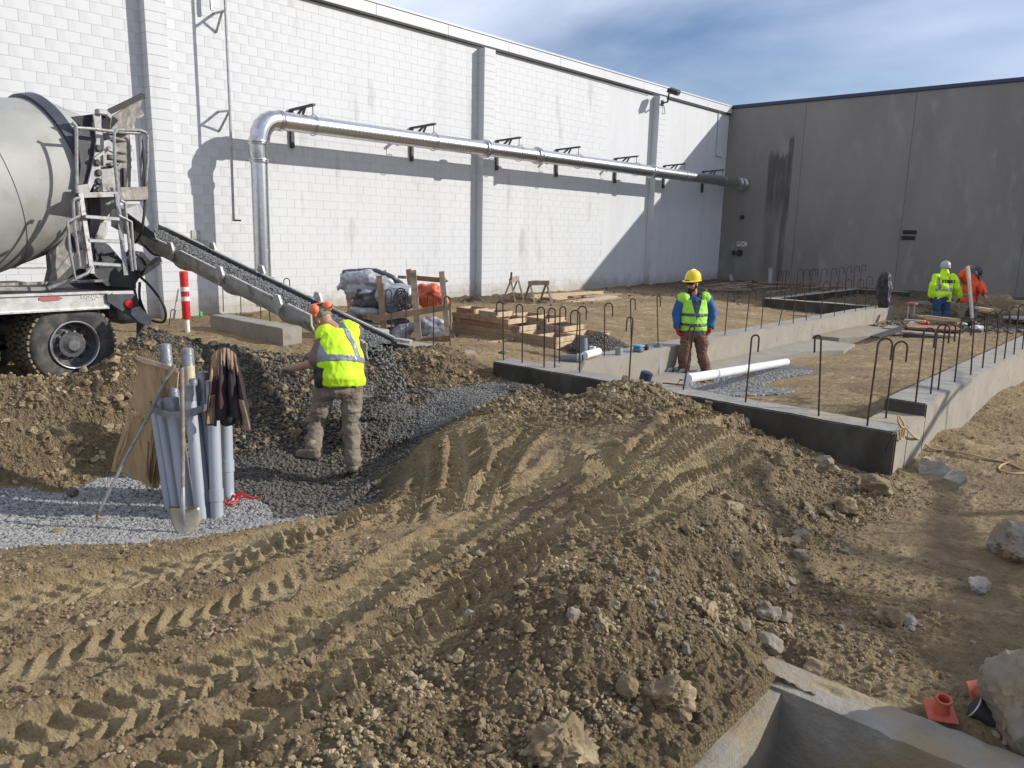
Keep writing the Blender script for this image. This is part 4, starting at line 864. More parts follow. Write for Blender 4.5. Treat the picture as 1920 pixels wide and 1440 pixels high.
# ------------------------------------------------------------------ concrete foundation walls
TZ, UZ, YF = .275, .40, 7.42
def fwall(name, label, boxes, damp=None, cat='foundation wall'):  # damp: which sides get the darker copy that paints in their shade
    lo = boxes[0]; t = empty(name, ((lo[0]+lo[1])/2, (lo[2]+lo[3])/2, lo[5]-.4), label, cat, 'poured concrete foundation walls')
    for (x0, x1, y0, y1, z0, z1) in boxes:
        # poured concrete: body and a rougher trowelled top a few millimetres proud
        b = bmesh.new(); bmesh.ops.create_cube(b, size=1); 
        nseg = max(1, int(max(x1-x0, y1-y0)/.12))
        for v in b.verts: v.co = Vector(((x0+x1)/2+v.co.x*(x1-x0), (y0+y1)/2+v.co.y*(y1-y0), (z0+z1)/2+v.co.z*(z1-z0)))
        ax = 0 if x1-x0 > y1-y0 else 1
        bmesh.ops.subdivide_edges(b, edges=[e for e in b.edges if abs((e.verts[0].co-e.verts[1].co)[ax]) > .5*(x1-x0 if ax == 0 else y1-y0)], cuts=nseg, use_grid_fill=True)
        bmesh.ops.bevel(b, geom=[e for e in b.edges if e.calc_face_angle(0) > 1], offset=.012, segments=2, affect='EDGES')
        for v in b.verts:
            n_ = mnoise.noise(v.co*5)*.006+mnoise.noise(v.co*1.3)*.008
            v.co.z += n_ if v.co.z > (z0+z1)/2 else 0
            if v.co.z > z1-.03: v.co.x += mnoise.noise(v.co*9+Vector((9, 0, 0)))*.005; v.co.y += mnoise.noise(v.co*9)*.005
        me = bpy.data.meshes.new('wall_body'); b.to_mesh(me); b.free(); me.materials.append(M['concrete']); me.materials.append(M['concrete_top']); me.materials.append(M['concrete_shade'])
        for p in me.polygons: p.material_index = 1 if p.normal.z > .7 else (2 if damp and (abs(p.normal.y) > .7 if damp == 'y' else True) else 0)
        link('wall_body', me, t)
    return t
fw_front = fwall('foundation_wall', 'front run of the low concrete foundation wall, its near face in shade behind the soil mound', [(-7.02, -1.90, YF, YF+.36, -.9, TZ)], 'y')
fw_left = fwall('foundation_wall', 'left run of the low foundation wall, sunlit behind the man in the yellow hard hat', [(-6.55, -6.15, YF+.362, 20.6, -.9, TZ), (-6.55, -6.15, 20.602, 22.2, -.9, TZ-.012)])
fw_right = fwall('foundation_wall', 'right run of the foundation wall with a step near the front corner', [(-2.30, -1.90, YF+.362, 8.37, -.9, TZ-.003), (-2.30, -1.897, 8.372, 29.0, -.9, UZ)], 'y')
# front-right corner piece joining the front and right runs
0 and fwall('foundation_wall', 'x', [(-2.018, -1.90, YF+.004, YF+.360, -.9, TZ-.004)], 'y')
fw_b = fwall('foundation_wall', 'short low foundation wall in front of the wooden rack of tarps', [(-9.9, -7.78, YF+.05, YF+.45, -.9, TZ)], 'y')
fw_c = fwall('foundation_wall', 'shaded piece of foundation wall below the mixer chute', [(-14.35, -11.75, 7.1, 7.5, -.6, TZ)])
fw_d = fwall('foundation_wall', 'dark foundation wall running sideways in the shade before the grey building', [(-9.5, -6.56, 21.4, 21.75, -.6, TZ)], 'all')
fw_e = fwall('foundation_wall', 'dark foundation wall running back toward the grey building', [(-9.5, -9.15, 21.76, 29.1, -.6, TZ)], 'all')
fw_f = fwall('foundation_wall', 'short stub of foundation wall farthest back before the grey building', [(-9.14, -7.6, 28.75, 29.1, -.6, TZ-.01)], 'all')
tag(MB().box((-11.0, 8.3, .06), (.95, .35, .42), bev=.012).box((-11.0, 8.122, -.06), (.96, .02, .14)).build('footing_block', 'block_pale', recenter=(-11, 8.3, 0)), 'pale concrete block standing under the lower end of the chute', 'concrete block')
# footing ledge showing along the inside of the left run
t = empty('footing_ledge', (-6, 14, -.3), 'pale concrete footing ledge along the sunlit inner face of the left foundation wall', 'footing')
def slab(name, pts, z0, z1, material, parent=None):
    return MB().prism([(p[0], p[1], z0) for p in pts], (0, 0, z1-z0)).build(name, material, parent)
slab('ledge', [(-6.14, 8.6), (-5.85, 8.5), (-5.65, 12), (-5.5, 14.6), (-5.05, 15.3), (-5.2, 16.4), (-6.14, 16.6)], -.5, -.12, 'concrete', t)
slab('ledge', [(-6.14, 16.61), (-5.6, 16.6), (-5.2, 17.7), (-4.9, 19.4), (-6.14, 19.6)], -.5, -.05, 'concrete_old', t)
tag(slab('shadow_board', [(-5.5, 19.2), (-4.3, 19.4), (-4.5, 20.1), (-5.6, 20.0)], -.18, -.02, 'concrete_old'), 'flat concrete slab piece by the far end of the sunlit foundation wall', 'concrete slab')

# ------------------------------------------------------------------ hooked rebar dowels
def rebar(bp, wz, tp, dx, label, group, rad=.0095, wallY=None):
    B = onz(bp[0], bp[1], wz); dep = depth(B); T = at(tp[0], tp[1], dep); W_ = abs(dx)*dep/FPX; s_ = 1 if dx > 0 else -1
    B = Vector(B); T = Vector(T); sd_ = Vector(rt0)*s_; upd = (T-B).normalized()
    r_ = W_/2; top = T-upd*r_; pts = [B-upd*.06, B+(top-B)*.5, top]
    for k in range(1, 9):
        a = math.pi*k/8; pts.append(top + sd_*(r_-r_*math.cos(a)) + upd*r_*math.sin(a))
    pts.append(pts[-1]-upd*.14)
    return tag(MB().tube(pts, rad, 7).build('rebar_dowel', 'rebar', recenter=B), label, 'rebar dowel', group)
GF = 'hooked rebar dowels on the foundation walls'
groups = [
 ('on the front foundation wall counted from its left end', TZ, [((944,675),(943,566),-12),((979,681),(980,571),-12),((1020,689),(1021,576),-13),((1040,690),(1041,578),-12),((1049,680),(1050,575),11),((1087,699),(1087,582),-17),
     ((1180,704),(1187,595),-11),((1281,731),(1303,612),-9),((1398,754),(1410,628),14),((1535,780),(1540,629),-12),((1626,798),(1648,634),27),((1661,783),(1678,640),25)]),
 ('on the sunlit left foundation wall counted from the front', TZ, [((1080,664),(1084,574),16),((1133,667),(1134,568),15),((1184,655),(1182,560),9),((1234,650),(1232,555),6),((1359,629),(1366,546),13),((1398,622),(1407,544),13),((1427,616),(1434,541),13),((1460,611),(1476,537),12),
     ((1487,606),(1493,532),10),((1512,601),(1508,530),-9),((1539,597),(1545,528),11),((1564,593),(1569,528),11),((1583,587),(1587,524),11),((1604,584),(1610,524),10),((1623,580),(1626,518),11),((1642,578),(1646,521),8),((1660,576),(1663,521),9)]),
 ('on the stepped right foundation wall counted from the step', UZ, [((1717,753),(1733,615),22),((1745,739),(1759,607),23),((1759,731),(1773,606),20),((1790,716),(1803,596),21),((1820,703),(1828,591),20),((1842,691),(1853,584),20),((1865,681),(1876,580),19),((1883,673),(1895,575),17),((1901,664),(1911,571),15),((1917,655),(1926,567),14)]),
 ('on the dark back foundation wall counted from the left', TZ, [((1493,553),(1496,505),10),((1504,551),(1508,505),10),((1517,549),(1520,504),10),((1519,549),(1524,504),10),((1536,547),(1541,504),10),((1556,546),(1560,503),10),((1570,545),(1575,501),9),((1584,543),(1589,500),9),((1600,542),(1603,499),9),((1612,541),(1616,497),8)]),
 ('in the cluster left of the dark back foundation wall', TZ-.2, [((1455,553),(1460,508),6),((1465,552),(1469,508),6),((1471,551),(1474,508),6)]),
 ('on the low wall before the tarp rack counted from the left', TZ, [((734,637),(734,543),-11),((761,642),(762,546),-10),((813,652),(813,550),-11),((844,656),(844,556),-11)]),
 ('on the foundation piece under the chute counted from the left', TZ, [((419,579),(416,500),12),((452,586),(450,516),12),((489,592),(486,520),12),((506,596),(503,520),12),((545,600),(543,522),-11)]),
]
for where, wz, L in groups:
    for i, (bp_, tp_, dx_) in enumerate(L): rebar(bp_, wz, tp_, dx_, 'hooked rebar dowel, '+ordn[i]+' '+where, GF)
P = onz(322, 612, .15)
rebar((318,604), .1, (321, 580), 8, 'short hooked rebar dowel by the white wall left of the red striped bollard', GF)

# bollard
P = onz(352, 624, 0.0); t = empty('bollard', P, 'red and white striped bollard sleeve standing by the white wall under the chute', 'bollard')
MB().lathe([(-.1, .045), (.26, .045)], P, (-.02, 0, 1), 16).build('post', 'white_paint', t)
q = MB().lathe([(.26, .070), (.27, .075), (1.13, .075), (1.15, .06), (1.15, .0)], P, (-.02, 0, 1), 20); q.build('sleeve', 'red', t)
for a in (.60, .78): MB().lathe([(a, .077), (a+.08, .077)], P, (-.02, 0, 1), 20, False).build('white_band', 'white_paint', t)
P = onz(377, 598, 0); tag(MB().box(P+[0, 0, .1], (.05, .08, .12), bev=.02).build('survey_mark', 'green_paint', recenter=P), 'small bright green marker at the foot of the white wall', 'marker')

# ------------------------------------------------------------------ concrete vault in the foreground
t = empty('concrete_vault', ((VX0+VX1)/2, 2.2, -.9), 'open concrete box with thick rim in the bottom right foreground', 'vault')
def cwall(x0, x1, y0, y1, z0, z1, seed):
    b = bmesh.new(); bmesh.ops.create_cube(b, size=1)
    for v in b.verts: v.co = Vector(((x0+x1)/2+v.co.x*(x1-x0), (y0+y1)/2+v.co.y*(y1-y0), (z0+z1)/2+v.co.z*(z1-z0)))
    bmesh.ops.subdivide_edges(b, edges=list(b.edges), cuts=22, use_grid_fill=True)
    for v in b.verts:
        e = Vector((seed, 0, 0)); n_ = mnoise.noise(v.co*3+e)*.008+max(0, mnoise.noise(v.co*11+e)-.25)*-.03
        if v.co.z > z1-.05: v.co.z += n_*1.2-.005; v.co.y += mnoise.noise(v.co*8+e)*.007; v.co.x += mnoise.noise(v.co*8-e)*.005
        else: v.co.y += n_*.3
    me = bpy.data.meshes.new('wall'); b.to_mesh(me); b.free(); me.materials.append(M['concrete_old']); return link('wall', me, t)
cwall(VX0-.20, VX1+.0, VY1, VY1+.235, -1.0, .0, 1)
cwall(VX0-.16, VX0, 1.1, VY1-.003, -1.0, -.01, 4)
cwall(VX1+.002, VX1+.16, 1.1, VY1+.33, -1.0, -.02, 7)
MB().box(((VX0+VX1)/2, 2.1, -.93), (VX1-VX0-.01, 2.0, .06)).build('floor', 'concrete_old', t)
q = MB(); q.prism([(-.95, 3.155, -.9), (-.3, 3.155, -.9), (-.32, 3.155, -.42), (-.5, 3.155, -.36), (-.7, 3.155, -.28), (-.88, 3.155, -.25)], (0, -.10, 0)); q.build('broken_ledge', 'concrete_old', t)
# ------------------------------------------------------------------ concrete mixer truck (only its rear is in view)
A7 = math.radians(7)
TR_R = Vector((-math.sin(A7), math.cos(A7), 0))        # towards the rear of the truck
TR_N = Vector((-math.cos(A7), -math.sin(A7), 0))       # away from the viewer, across the truck
WH = Vector(at(140, 648, 9.5))
ZV = Vector((0, 0, 1))
def TP(px, py, n=0.0):
    d = Vector(ray(px, py)); o = Vector(O); Wn = WH+TR_N*n
    return o + d*((Wn-o).dot(TR_N)/d.dot(TR_N))
truck = empty('mixer_truck', (WH[0], WH[1], 0), 'grey concrete mixer truck backed up to the pit with its chute lowered', 'mixer truck')
def part(b, name, material, parent=truck, smooth=35): return b.build(name, material, parent, smooth)
def tpoly(pts, n, th): return MB().prism([TP(x, y, n) for x, y in pts], TR_N*th)

# wheels
def wheel(c, side=1):
    w = empty('wheel', (0, 0, 0)); w.parent = truck; w.location = -Vector(truck.location)
    ax = TR_N*side; c = Vector(c)
    tre = MB(); r0 = .525
    prof = [(0.0, .30), (-.02, .36), (-.03, .42), (-.015, .475), (.01, .505), (.03, .515)]
    tre.lathe(prof + [(.26, .515), (.285, .50), (.30, .44), (.30, .30)], c, ax, 48, False); part(tre, 'tyre', 'black_rubber', w)
    lug = MB()
    for k in range(44):
        a = 2*math.pi*k/44
        for j, (o0, sh) in enumerate(((.055, 0), (.145, .5), (.235, 0))):
            aa = a+sh*2*math.pi/44; d = TR_R*math.cos(aa)+ZV*math.sin(aa); t_ = TR_R*-math.sin(aa)+ZV*math.cos(aa)
            p = c+ax*o0+d*.52; lug.bar(p-t_*.024, p+t_*.024, .07, .03, upv=d)
    part(lug, 'tread', 'muddy_tread', w, 0)
    part(MB().lathe([(-.028, .300), (-.034, .292), (-.028, .282), (.02, .278), (.02, .300)], c, ax, 40, False), 'rim_edge', 'rim_edge', w)
    part(MB().lathe([(.0, .282), (.07, .27), (.12, .25), (.122, .13), (.06, .125), (.055, .0)], c, ax, 40, False), 'rim', 'rim', w)
    hub = MB().lathe([(.125, .12), (.05, .115), (.02, .085), (.0, .07), (.0, 0)], c, ax, 24)
    for k in range(10):
        a = 2*math.pi*k/10; d = TR_R*math.cos(a)+ZV*math.sin(a); hub.lathe([(.12, .02), (.075, .02), (.07, .012)], c+d*.155, ax, 8)
    part(hub, 'hub', 'rim', w)
    for k in range(10):
        a = 2*math.pi*(k+.5)/10; d = TR_R*math.cos(a)+ZV*math.sin(a); part(MB().lathe([(.112, .030), (.123, .030)], c+d*.205, ax, 12), 'hand_hole', 'black', w)
    return w
for dr in (0, -1.36):
    c = WH+TR_R*dr; c.z = .50
    wheel(c); wheel(c+TR_N*.34)
    wheel(c+TR_N*2.42, -1)
    part(MB().lathe([(0, .16), (2.4, .16)], c+TR_N*.05, TR_N, 16), 'axle', 'truck_dark')
# fender rail, gusset, light
q = tpoly([(-420, 571), (205, 547), (209, 553), (205, 578), (-420, 612)], -.06, .07); part(q, 'side_rail', 'aluminium')
q = MB().bar(TP(-420, 570, -.075), TP(204, 547.5, -.075), .03, .03).bar(TP(-420, 611, -.075), TP(204, 577, -.075), .03, .02); part(q, 'rail_lip', 'aluminium')
q = tpoly([(73, 558), (84, 556), (111, 556), (119, 559), (111, 563), (84, 565), (73, 563)], -.07, .012); part(q, 'reflective_strip', 'reflector')
ang = Matrix((TR_R, ZV, -TR_N)).transposed()
text('lettering', 'EXTREME', .052, TP(169, 556, -.068), ang.to_3x3(), 'white_paint', truck); text('lettering', 'DUTY', .046, TP(172, 561.5, -.068), ang.to_3x3(), 'white_paint', truck)
q = tpoly([(200, 552), (257, 551), (260, 572), (284, 597), (284, 613), (259, 604), (244, 592), (202, 566)], -.10, .03)
g_ = part(q, 'rear_gusset', 'truck_dark')
part(tpoly([(246, 578), (262, 575), (284, 597), (284, 613), (262, 605), (246, 590)], -.106, .006), 'corner_plate', 'galv_dull')
part(MB().lathe([(-.03, .045), (-.02, .055), (.0, .055)], TP(241, 570, -.10), TR_N, 18), 'tail_light', 'red_lens')
part(MB().lathe([(-.012, .066), (.0, .066)], TP(241, 570, -.10), TR_N, 18), 'light_bezel', 'black')
part(tpoly([(258, 604), (283, 612), (283, 640), (258, 640)], .1, .03), 'mud_flap', 'black_rubber')
# frame and dark under-structure
F1 = TP(205, 552, .55); 
zr = TP(100, 560, 0).z
def tbox(s0, s1, n0, n1, z0, z1):
    P = [WH+TR_R*s+TR_N*n for s, n in ((s0, n0), (s1, n0), (s1, n1), (s0, n1))]
    return MB().prism([(p.x, p.y, z0) for p in P], (0, 0, z1-z0))
part(tbox(-6.5, .55, .72, .84, .82, 1.12), 'frame_rail', 'truck_dark'); part(tbox(-6.5, .55, 1.60, 1.72, .82, 1.12), 'frame_rail', 'truck_dark')
part(tbox(-6.5, .35, .01, 2.35, zr+.03, zr+.07), 'deck', 'truck_dark')
part(tbox(-6.5, -2.3, .15, 2.3, .35, zr+.02), 'tank', 'truck_dark')
part(tbox(.50, .58, .1, 2.4, .80, 1.10), 'rear_cross_member', 'truck_dark')
part(tpoly([(0, 538), (88, 538), (95, 524), (135, 470), (85, 538), (88, 545), (0, 545)], .15, .02).box(TP(40, 532, .25), (.06, 1.9, .03), rz=A7), 'fender_top', 'truck_mud')
# drum pedestal
q = tpoly([(95, 470), (152, 425), (205, 460), (246, 508), (252, 545), (84, 548), (96, 512)], .75, .10); part(q, 'pedestal', 'truck_dark')
q = tpoly([(95, 470), (152, 425), (205, 460), (246, 508), (252, 545), (84, 548), (96, 512)], 1.6, .10); part(q, 'pedestal', 'truck_dark')
part(tpoly([(94, 478), (126, 440), (140, 470), (132, 500), (112, 520), (88, 541), (96, 505)], .60, .12), 'pedestal_cover', 'truck_mud')
# drum
ax = (TR_R*math.cos(math.radians(15.5))+ZV*math.sin(math.radians(15.5))).normalized()
C0 = TP(93, 322, 1.2)
dep_ = 1.0
part(MB().lathe([(-4.2, .85), (-3.0, 1.08), (-2.2, 1.12), (-1.3, 1.07), (-.55, 1.00), (0, .925), (.25, .84), (.48, .70), (.56, .64), (.56, .58), (.2, .4)], C0, ax, 72, True), 'drum', 'drum')
part(MB().lathe([(-.07, .92), (-.07, .985), (.07, .985), (.07, .88)], C0, ax, 72, False), 'drum_ring', 'ring_black')
for s_ in (-.9, -2.2): part(MB().lathe([(s_-.012, 1.02 if s_ > -2 else 1.11), (s_, (1.042 if s_ > -2 else 1.128)), (s_+.012, 1.02 if s_ > -2 else 1.11)], C0, ax, 72, False), 'weld_seam', 'truck_mud')
for sn in (-1, 1):
    rc = C0 - ax.cross(TR_N).normalized()*0 + (-ZV*math.cos(.6)+TR_N*sn*math.sin(.6))*1.07
    part(MB().lathe([(-.08, .12), (.08, .12)], rc, ax, 20), 'drum_roller', 'truck_dark')
# charge hopper
hp = empty('hopper', (0, 0, 0)); hp.parent = truck; hp.location = -Vector(truck.location)
def shell(b, P4, th):
    c = sum((Vector(p) for p in P4), Vector())/len(P4); n_ = (Vector(P4[1])-Vector(P4[0])).cross(Vector(P4[2])-Vector(P4[0])).normalized(); return b.prism(P4, n_*th)
a_, b_, c_, d_ = TP(206, 219, .16), TP(268, 181, .36), TP(244, 250, .38), TP(203, 250, .20)
a2, b2, c2, d2 = TP(212, 216, 1.75), TP(262, 186, 1.65), TP(243, 247, 1.45), TP(206, 250, 1.6)
part(shell(MB(), [a_, b_, c_, d_], -.015), 'side_plate', 'truck_mud', hp)
part(shell(MB(), [a2, b2, c2, d2], .015), 'side_plate', 'truck_mud', hp)
part(shell(MB(), [b_, b2, c2, c_], .015), 'back_plate', 'truck_mud', hp)
part(MB().bar(TP(192, 216, .12), TP(268, 179, .34), .05, .06).bar(TP(268, 180, .34), TP(262, 184, 1.65), .05, .06).bar(TP(196, 213, 1.8), TP(262, 184, 1.65), .05, .06), 'rim_lip', 'black', hp)
part(shell(MB(), [TP(190, 217, .20), TP(214, 220, .145), TP(222, 226, .145), TP(206, 244, .18), TP(190, 250, .20)], .015), 'front_plate', 'black', hp)
part(shell(MB(), [TP(134, 219, .20), TP(180, 213, .18), TP(190, 242, .18), TP(160, 246, .20)], .03), 'rubber_flap', 'black', hp)
part(tpoly([(256, 214), (264, 204), (271, 216), (257, 224)], 1.2, .02), 'hinge_plate', 'truck_mud', hp)
part(MB().bar(TP(180, 209, .08), TP(200, 212, .08), .10, .07, bev=.015).bar(TP(196, 211, .08), TP(206, 220, .10), .07, .06, bev=.01), 'hinge', 'truck_grey', hp)
# flat dark plate in place of the shade inside the drum mouth
part(tpoly([(146, 243), (186, 240), (181, 262), (176, 300), (168, 345), (147, 345), (152, 310), (148, 280)], .14, .04), 'mouth_shade', 'truck_dark')
# post and bolted gusset
part(tpoly([(175, 214), (187, 214), (190, 236), (194, 260), (196, 272), (190, 296), (190, 345), (175, 345), (167, 362), (147, 362), (147, 347), (165, 345), (176, 300), (181, 262)], .08, .03), 'hopper_post', 'truck_grey')
gp = tpoly([(190, 265), (204, 262), (226, 280), (216, 286), (202, 281), (196, 275), (202, 283), (216, 290), (200, 290), (200, 300), (216, 302), (200, 306), (194, 312), (190, 300)], .09, .03)
part(gp, 'gusset_plate', 'truck_grey')
part(MB().bar(TP(176, 298, .06), TP(206, 276, .06), .05, .03), 'brace', 'truck_grey')
part(tpoly([(186, 318), (216, 315), (219, 362), (176, 362), (177, 340)], .12, .02), 'control_panel', 'truck_grey')
q = MB()
for (x, y) in ((185, 324), (185, 340), (185, 356), (184, 278), (182, 305)): q.lathe([(-.03, .03), (0, .045)], TP(x, y, .07), TR_N, 10)
part(q, 'bolts', 'truck_dark')
# hoop guards at the rear of the hopper
for k, (y0, y1) in enumerate(((262, 282), (285, 300), (300, 312))):
    q = MB().tube([TP(203, y0-6, .2), TP(236, y0+2, .5), TP(244, y0+12, .8), TP(244, y1+2, .8), TP(236, y1+6, .7), TP(205, y1+8, .2)], .022, 7); part(q, 'hoop_guard', 'tubing')
# discharge throat below the hopper
q = MB().prism([TP(206, 248, .4), TP(243, 247, .5), TP(246, 300, .5), TP(245, 362, .5), TP(214, 365, .4)], TR_N*.65); part(q, 'discharge_throat', 'truck_mud')
part(MB().bar(TP(232, 315, .42), TP(233, 350, .42), .05, .03), 'throat_rib', 'truck_dark')
# platform, kick plate and railings
P_ = [TP(150, 366, -.05), TP(222, 364, -.05), TP(222, 364, .50), TP(150, 366, .50)]
pl = MB().bar(P_[0], P_[1], .03, .06).bar(P_[2], P_[3], .03, .06).bar(P_[1], P_[2], .03, .06).bar(P_[0], P_[3], .03, .06); part(pl, 'platform_frame', 'truck_grey')
for k in range(11):
    f = (k+.5)/11; a = P_[0].lerp(P_[1], f); b = P_[3].lerp(P_[2], f); part(MB().bar(a, b, .035, .03), 'slat', 'tubing')
q = MB().prism([TP(200, 352, .0), TP(277, 350, .12), TP(278, 374, .12), TP(221, 376, .0)], TR_N*.02); part(q, 'kick_plate', 'truck_mud')
q = MB().prism([TP(221, 376, .02), TP(278, 374, .14), TP(262, 377, .9), TP(225, 378, .9)], ZV*.02); part(q, 'step_plate', 'truck_dark')
rl = [([(136, 231), (142, 235), (143, 244), (144, 345)], -.05), ([(143, 240), (176, 242), (214, 247), (258, 250), (272, 246)], -.03),
      ([(221, 362), (215, 300), (214, 250), (219, 243), (262, 244), (273, 248)], -.05), ([(262, 250), (264, 300), (267, 350)], .35), ([(276, 252), (277, 300), (272, 350)], .30),
      ([(143, 345), (145, 362)], -.05), ([(262, 244), (274, 250)], .3), ([(136, 232), (150, 230), (170, 236)], .5)]
for pts, n_ in rl: part(MB().tube([TP(x, y, n_) for x, y in pts], .021, 8), 'hand_rail', 'tubing')
# ladder
part(MB().bar(TP(151, 363, -.07), TP(173, 513, -.22), .05, .03), 'ladder_rail', 'tubing'); part(MB().bar(TP(219, 363, -.07), TP(236, 516, -.22), .05, .03), 'ladder_rail', 'tubing')
for (x0, y0, x1, y1) in ((158, 406, 223, 411), (165, 451, 228, 453), (171, 494, 234, 498)):
    part(MB().bar(TP(x0, y0, -.16), TP(x1, y1, -.16), .05, .045, bev=.006), 'rung', 'galv_dull')
for pts, n_ in (([(150, 405), (127, 416), (131, 470), (141, 522), (164, 512), (172, 500)], -.3), ([(137, 376), (139, 420), (150, 500)], -.2), ([(146, 378), (150, 420), (160, 480), (164, 510)], -.1),
                ([(222, 404), (246, 416), (249, 460), (254, 506)], -.3), ([(226, 376), (234, 380), (238, 420), (248, 508)], -.2), ([(138, 376), (143, 372), (150, 372)], -.2)):
    part(MB().tube([TP(x, y, n_) for x, y in pts], .019, 8), 'ladder_guard', 'tubing')
part(MB().bar(TP(90, 541, .0), TP(165, 513, -.15), .04, .04), 'step_brace', 'tubing')
# chute swing gear, hydraulic bits
part(tpoly([(176, 420), (199, 416), (200, 440), (192, 452), (176, 450)], .9, .3), 'valve_box', 'truck_grey')
part(tpoly([(165, 505), (250, 500), (262, 520), (250, 540), (200, 536)], .5, .5), 'chute_mount', 'truck_dark')
part(MB().lathe([(0, .07), (.5, .07)], TP(245, 540, .7), ZV, 14), 'pivot_post', 'truck_dark')
part(MB().bar(TP(258, 515, .6), TP(300, 487, .75), .10, .10, bev=.02), 'chute_cylinder', 'truck_grey')
part(MB().bar(TP(248, 478, .5), TP(268, 500, .5), .22, .20, bev=.02), 'valve_block', 'truck_grey')
part(MB().box(TP(230, 585, .5), (.5, .35, .28), rz=A7, bev=.06), 'air_tank', 'truck_mud')
for k, pts in enumerate(([(262, 250, .4), (270, 300, .3), (272, 370, .2), (266, 430, .2), (254, 455, .5)], [(258, 515, .4), (280, 535, .3), (303, 565, .2), (311, 590, .2), (305, 604, .3), (284, 601, .5)],
                         [(262, 450, .4), (280, 470, .5), (292, 478, .7), (310, 480, .8)], [(240, 470, .4), (258, 478, .3), (272, 497, .4), (262, 520, .5)], [(180, 440, .8), (179, 470, .75), (182, 490, .7)],
                         [(196, 450, .8), (190, 475, .75), (193, 492, .7)], [(250, 530, .3), (256, 560, .2), (268, 580, .3)], [(262, 530, .3), (262, 560, .2), (274, 590, .3)])):
    Pq = [TP(*p) for p in pts]; n_ = len(Pq); sm = []
    for i in range(n_-1):
        for f in (0, .25, .5, .75):
            p0, p1, p2, p3 = Pq[max(i-1, 0)], Pq[i], Pq[i+1], Pq[min(i+2, n_-1)]
            sm.append(.5*((2*p1)+(-p0+p2)*f+(2*p0-5*p1+4*p2-p3)*f*f+(-p0+3*p1-3*p2+p3)*f**3))
    sm.append(Pq[-1]); part(MB().tube(sm, .018, 7), 'hydraulic_hose', 'black')
# chute: three trough lengths with flared joints, wet concrete sliding in it
CH0 = TP(268, 425, 1.15); CH1 = Vector(at(716, 646, 8.35))
cd = (CH1-CH0).normalized(); cl_ = (CH1-CH0).length; cs = cd.cross(ZV).normalized(); cu_ = cs.cross(cd).normalized()
if cu_.z < 0: cu_ = -cu_
def trough(s0, s1, r, th=.02, flare=0.0):
    V = []; F = []; rows = [(s0, r+flare), (s0+.10, r+flare*.6), (s0+.2, r), (s1, r)]; NN = 14
    for (s_, rr) in rows:
        for inner in (0, 1):
            for k in range(NN+1):
                a = math.radians(-98+196*k/NN); q = rr-(th if inner else 0)
                V.append(CH0+cd*s_ + cs*math.sin(a)*q - cu_*(math.cos(a)*q*1.05 if abs(a) < 1.57 else math.cos(a)*q*1.05))
    w_ = (NN+1)
    for i in range(len(rows)-1):
        for k in range(NN):
            o0 = i*2*w_; o1 = (i+1)*2*w_
            F.append((o0+k, o0+k+1, o1+k+1, o1+k)); F.append((o0+w_+k, o1+w_+k, o1+w_+k+1, o0+w_+k+1))
        for k in (0, NN): F.append((i*2*w_+k, (i+1)*2*w_+k, (i+1)*2*w_+w_+k, i*2*w_+w_+k))
    for i in (0, len(rows)-1):
        o0 = i*2*w_
        for k in range(NN): F.append((o0+k, o0+k+1, o0+w_+k+1, o0+w_+k))
    return MB().add(V, F)
brk = [0, cl_*.245, cl_*.47, cl_*.70, cl_]
for i in range(4):
    s0, s1 = brk[i], brk[i+1]+(.10 if i < 3 else 0)
    tr = trough(s0, s1, .25-.008*i, flare=.04 if i else 0.0); o = part(tr, 'chute', 'chute_out')
    o.data.materials.append(M['chute_in'])
    for p in o.data.polygons:
        c = p.center; rel = c-(CH0+cd*((c-CH0).dot(cd)))
        if p.normal.dot(rel) < 0: p.material_index = 1
    for sd_ in (-1, 1):
        e = MB()
        r_ = .25-.008*i
        a0 = CH0+cd*(s0+.18)+cs*sd_*r_*1.0+cu_*.035; a1 = CH0+cd*(s1-.04)+cs*sd_*r_*1.0+cu_*.035
        e.bar(a0, a1, .035, .022, upv=cu_); part(e, 'chute_rim', 'chute_out', o)
        if i:
            b0 = CH0+cd*(s0-.02)+cs*sd_*(r_+.05)
            ear = MB().prism([b0+cu_*.02, b0+cu_*.11+cd*.02, b0+cu_*.12+cd*.10, b0+cu_*.03+cd*.17, b0-cu_*.12+cd*.12], cs*sd_*.03); part(ear, 'joint_hook', 'chute_out', o)
part(MB().bar(CH0+cd*(cl_-.02)+cu_*.03-cs*.22, CH0+cd*(cl_+.14)+cu_*.05-cs*.30, .10, .03), 'chute_lip', 'chute_out')
part(MB().prism([CH0+cd*.02+cs*.24+cu_*.0, CH0+cd*.9+cs*.24, CH0+cd*.85+cs*.26+cu_*.12, CH0-cd*.3+cs*.3+cu_*.28, CH0-cd*.35+cs*.3+cu_*.05], cs*.02), 'splash_guard', 'chute_in')
part(MB().prism([TP(236, 392, 1.0), TP(262, 382, 1.3), TP(280, 420, 1.3), TP(262, 440, 1.0), TP(236, 425, .9)], TR_N*.4), 'chute_hopper', 'truck_grey')
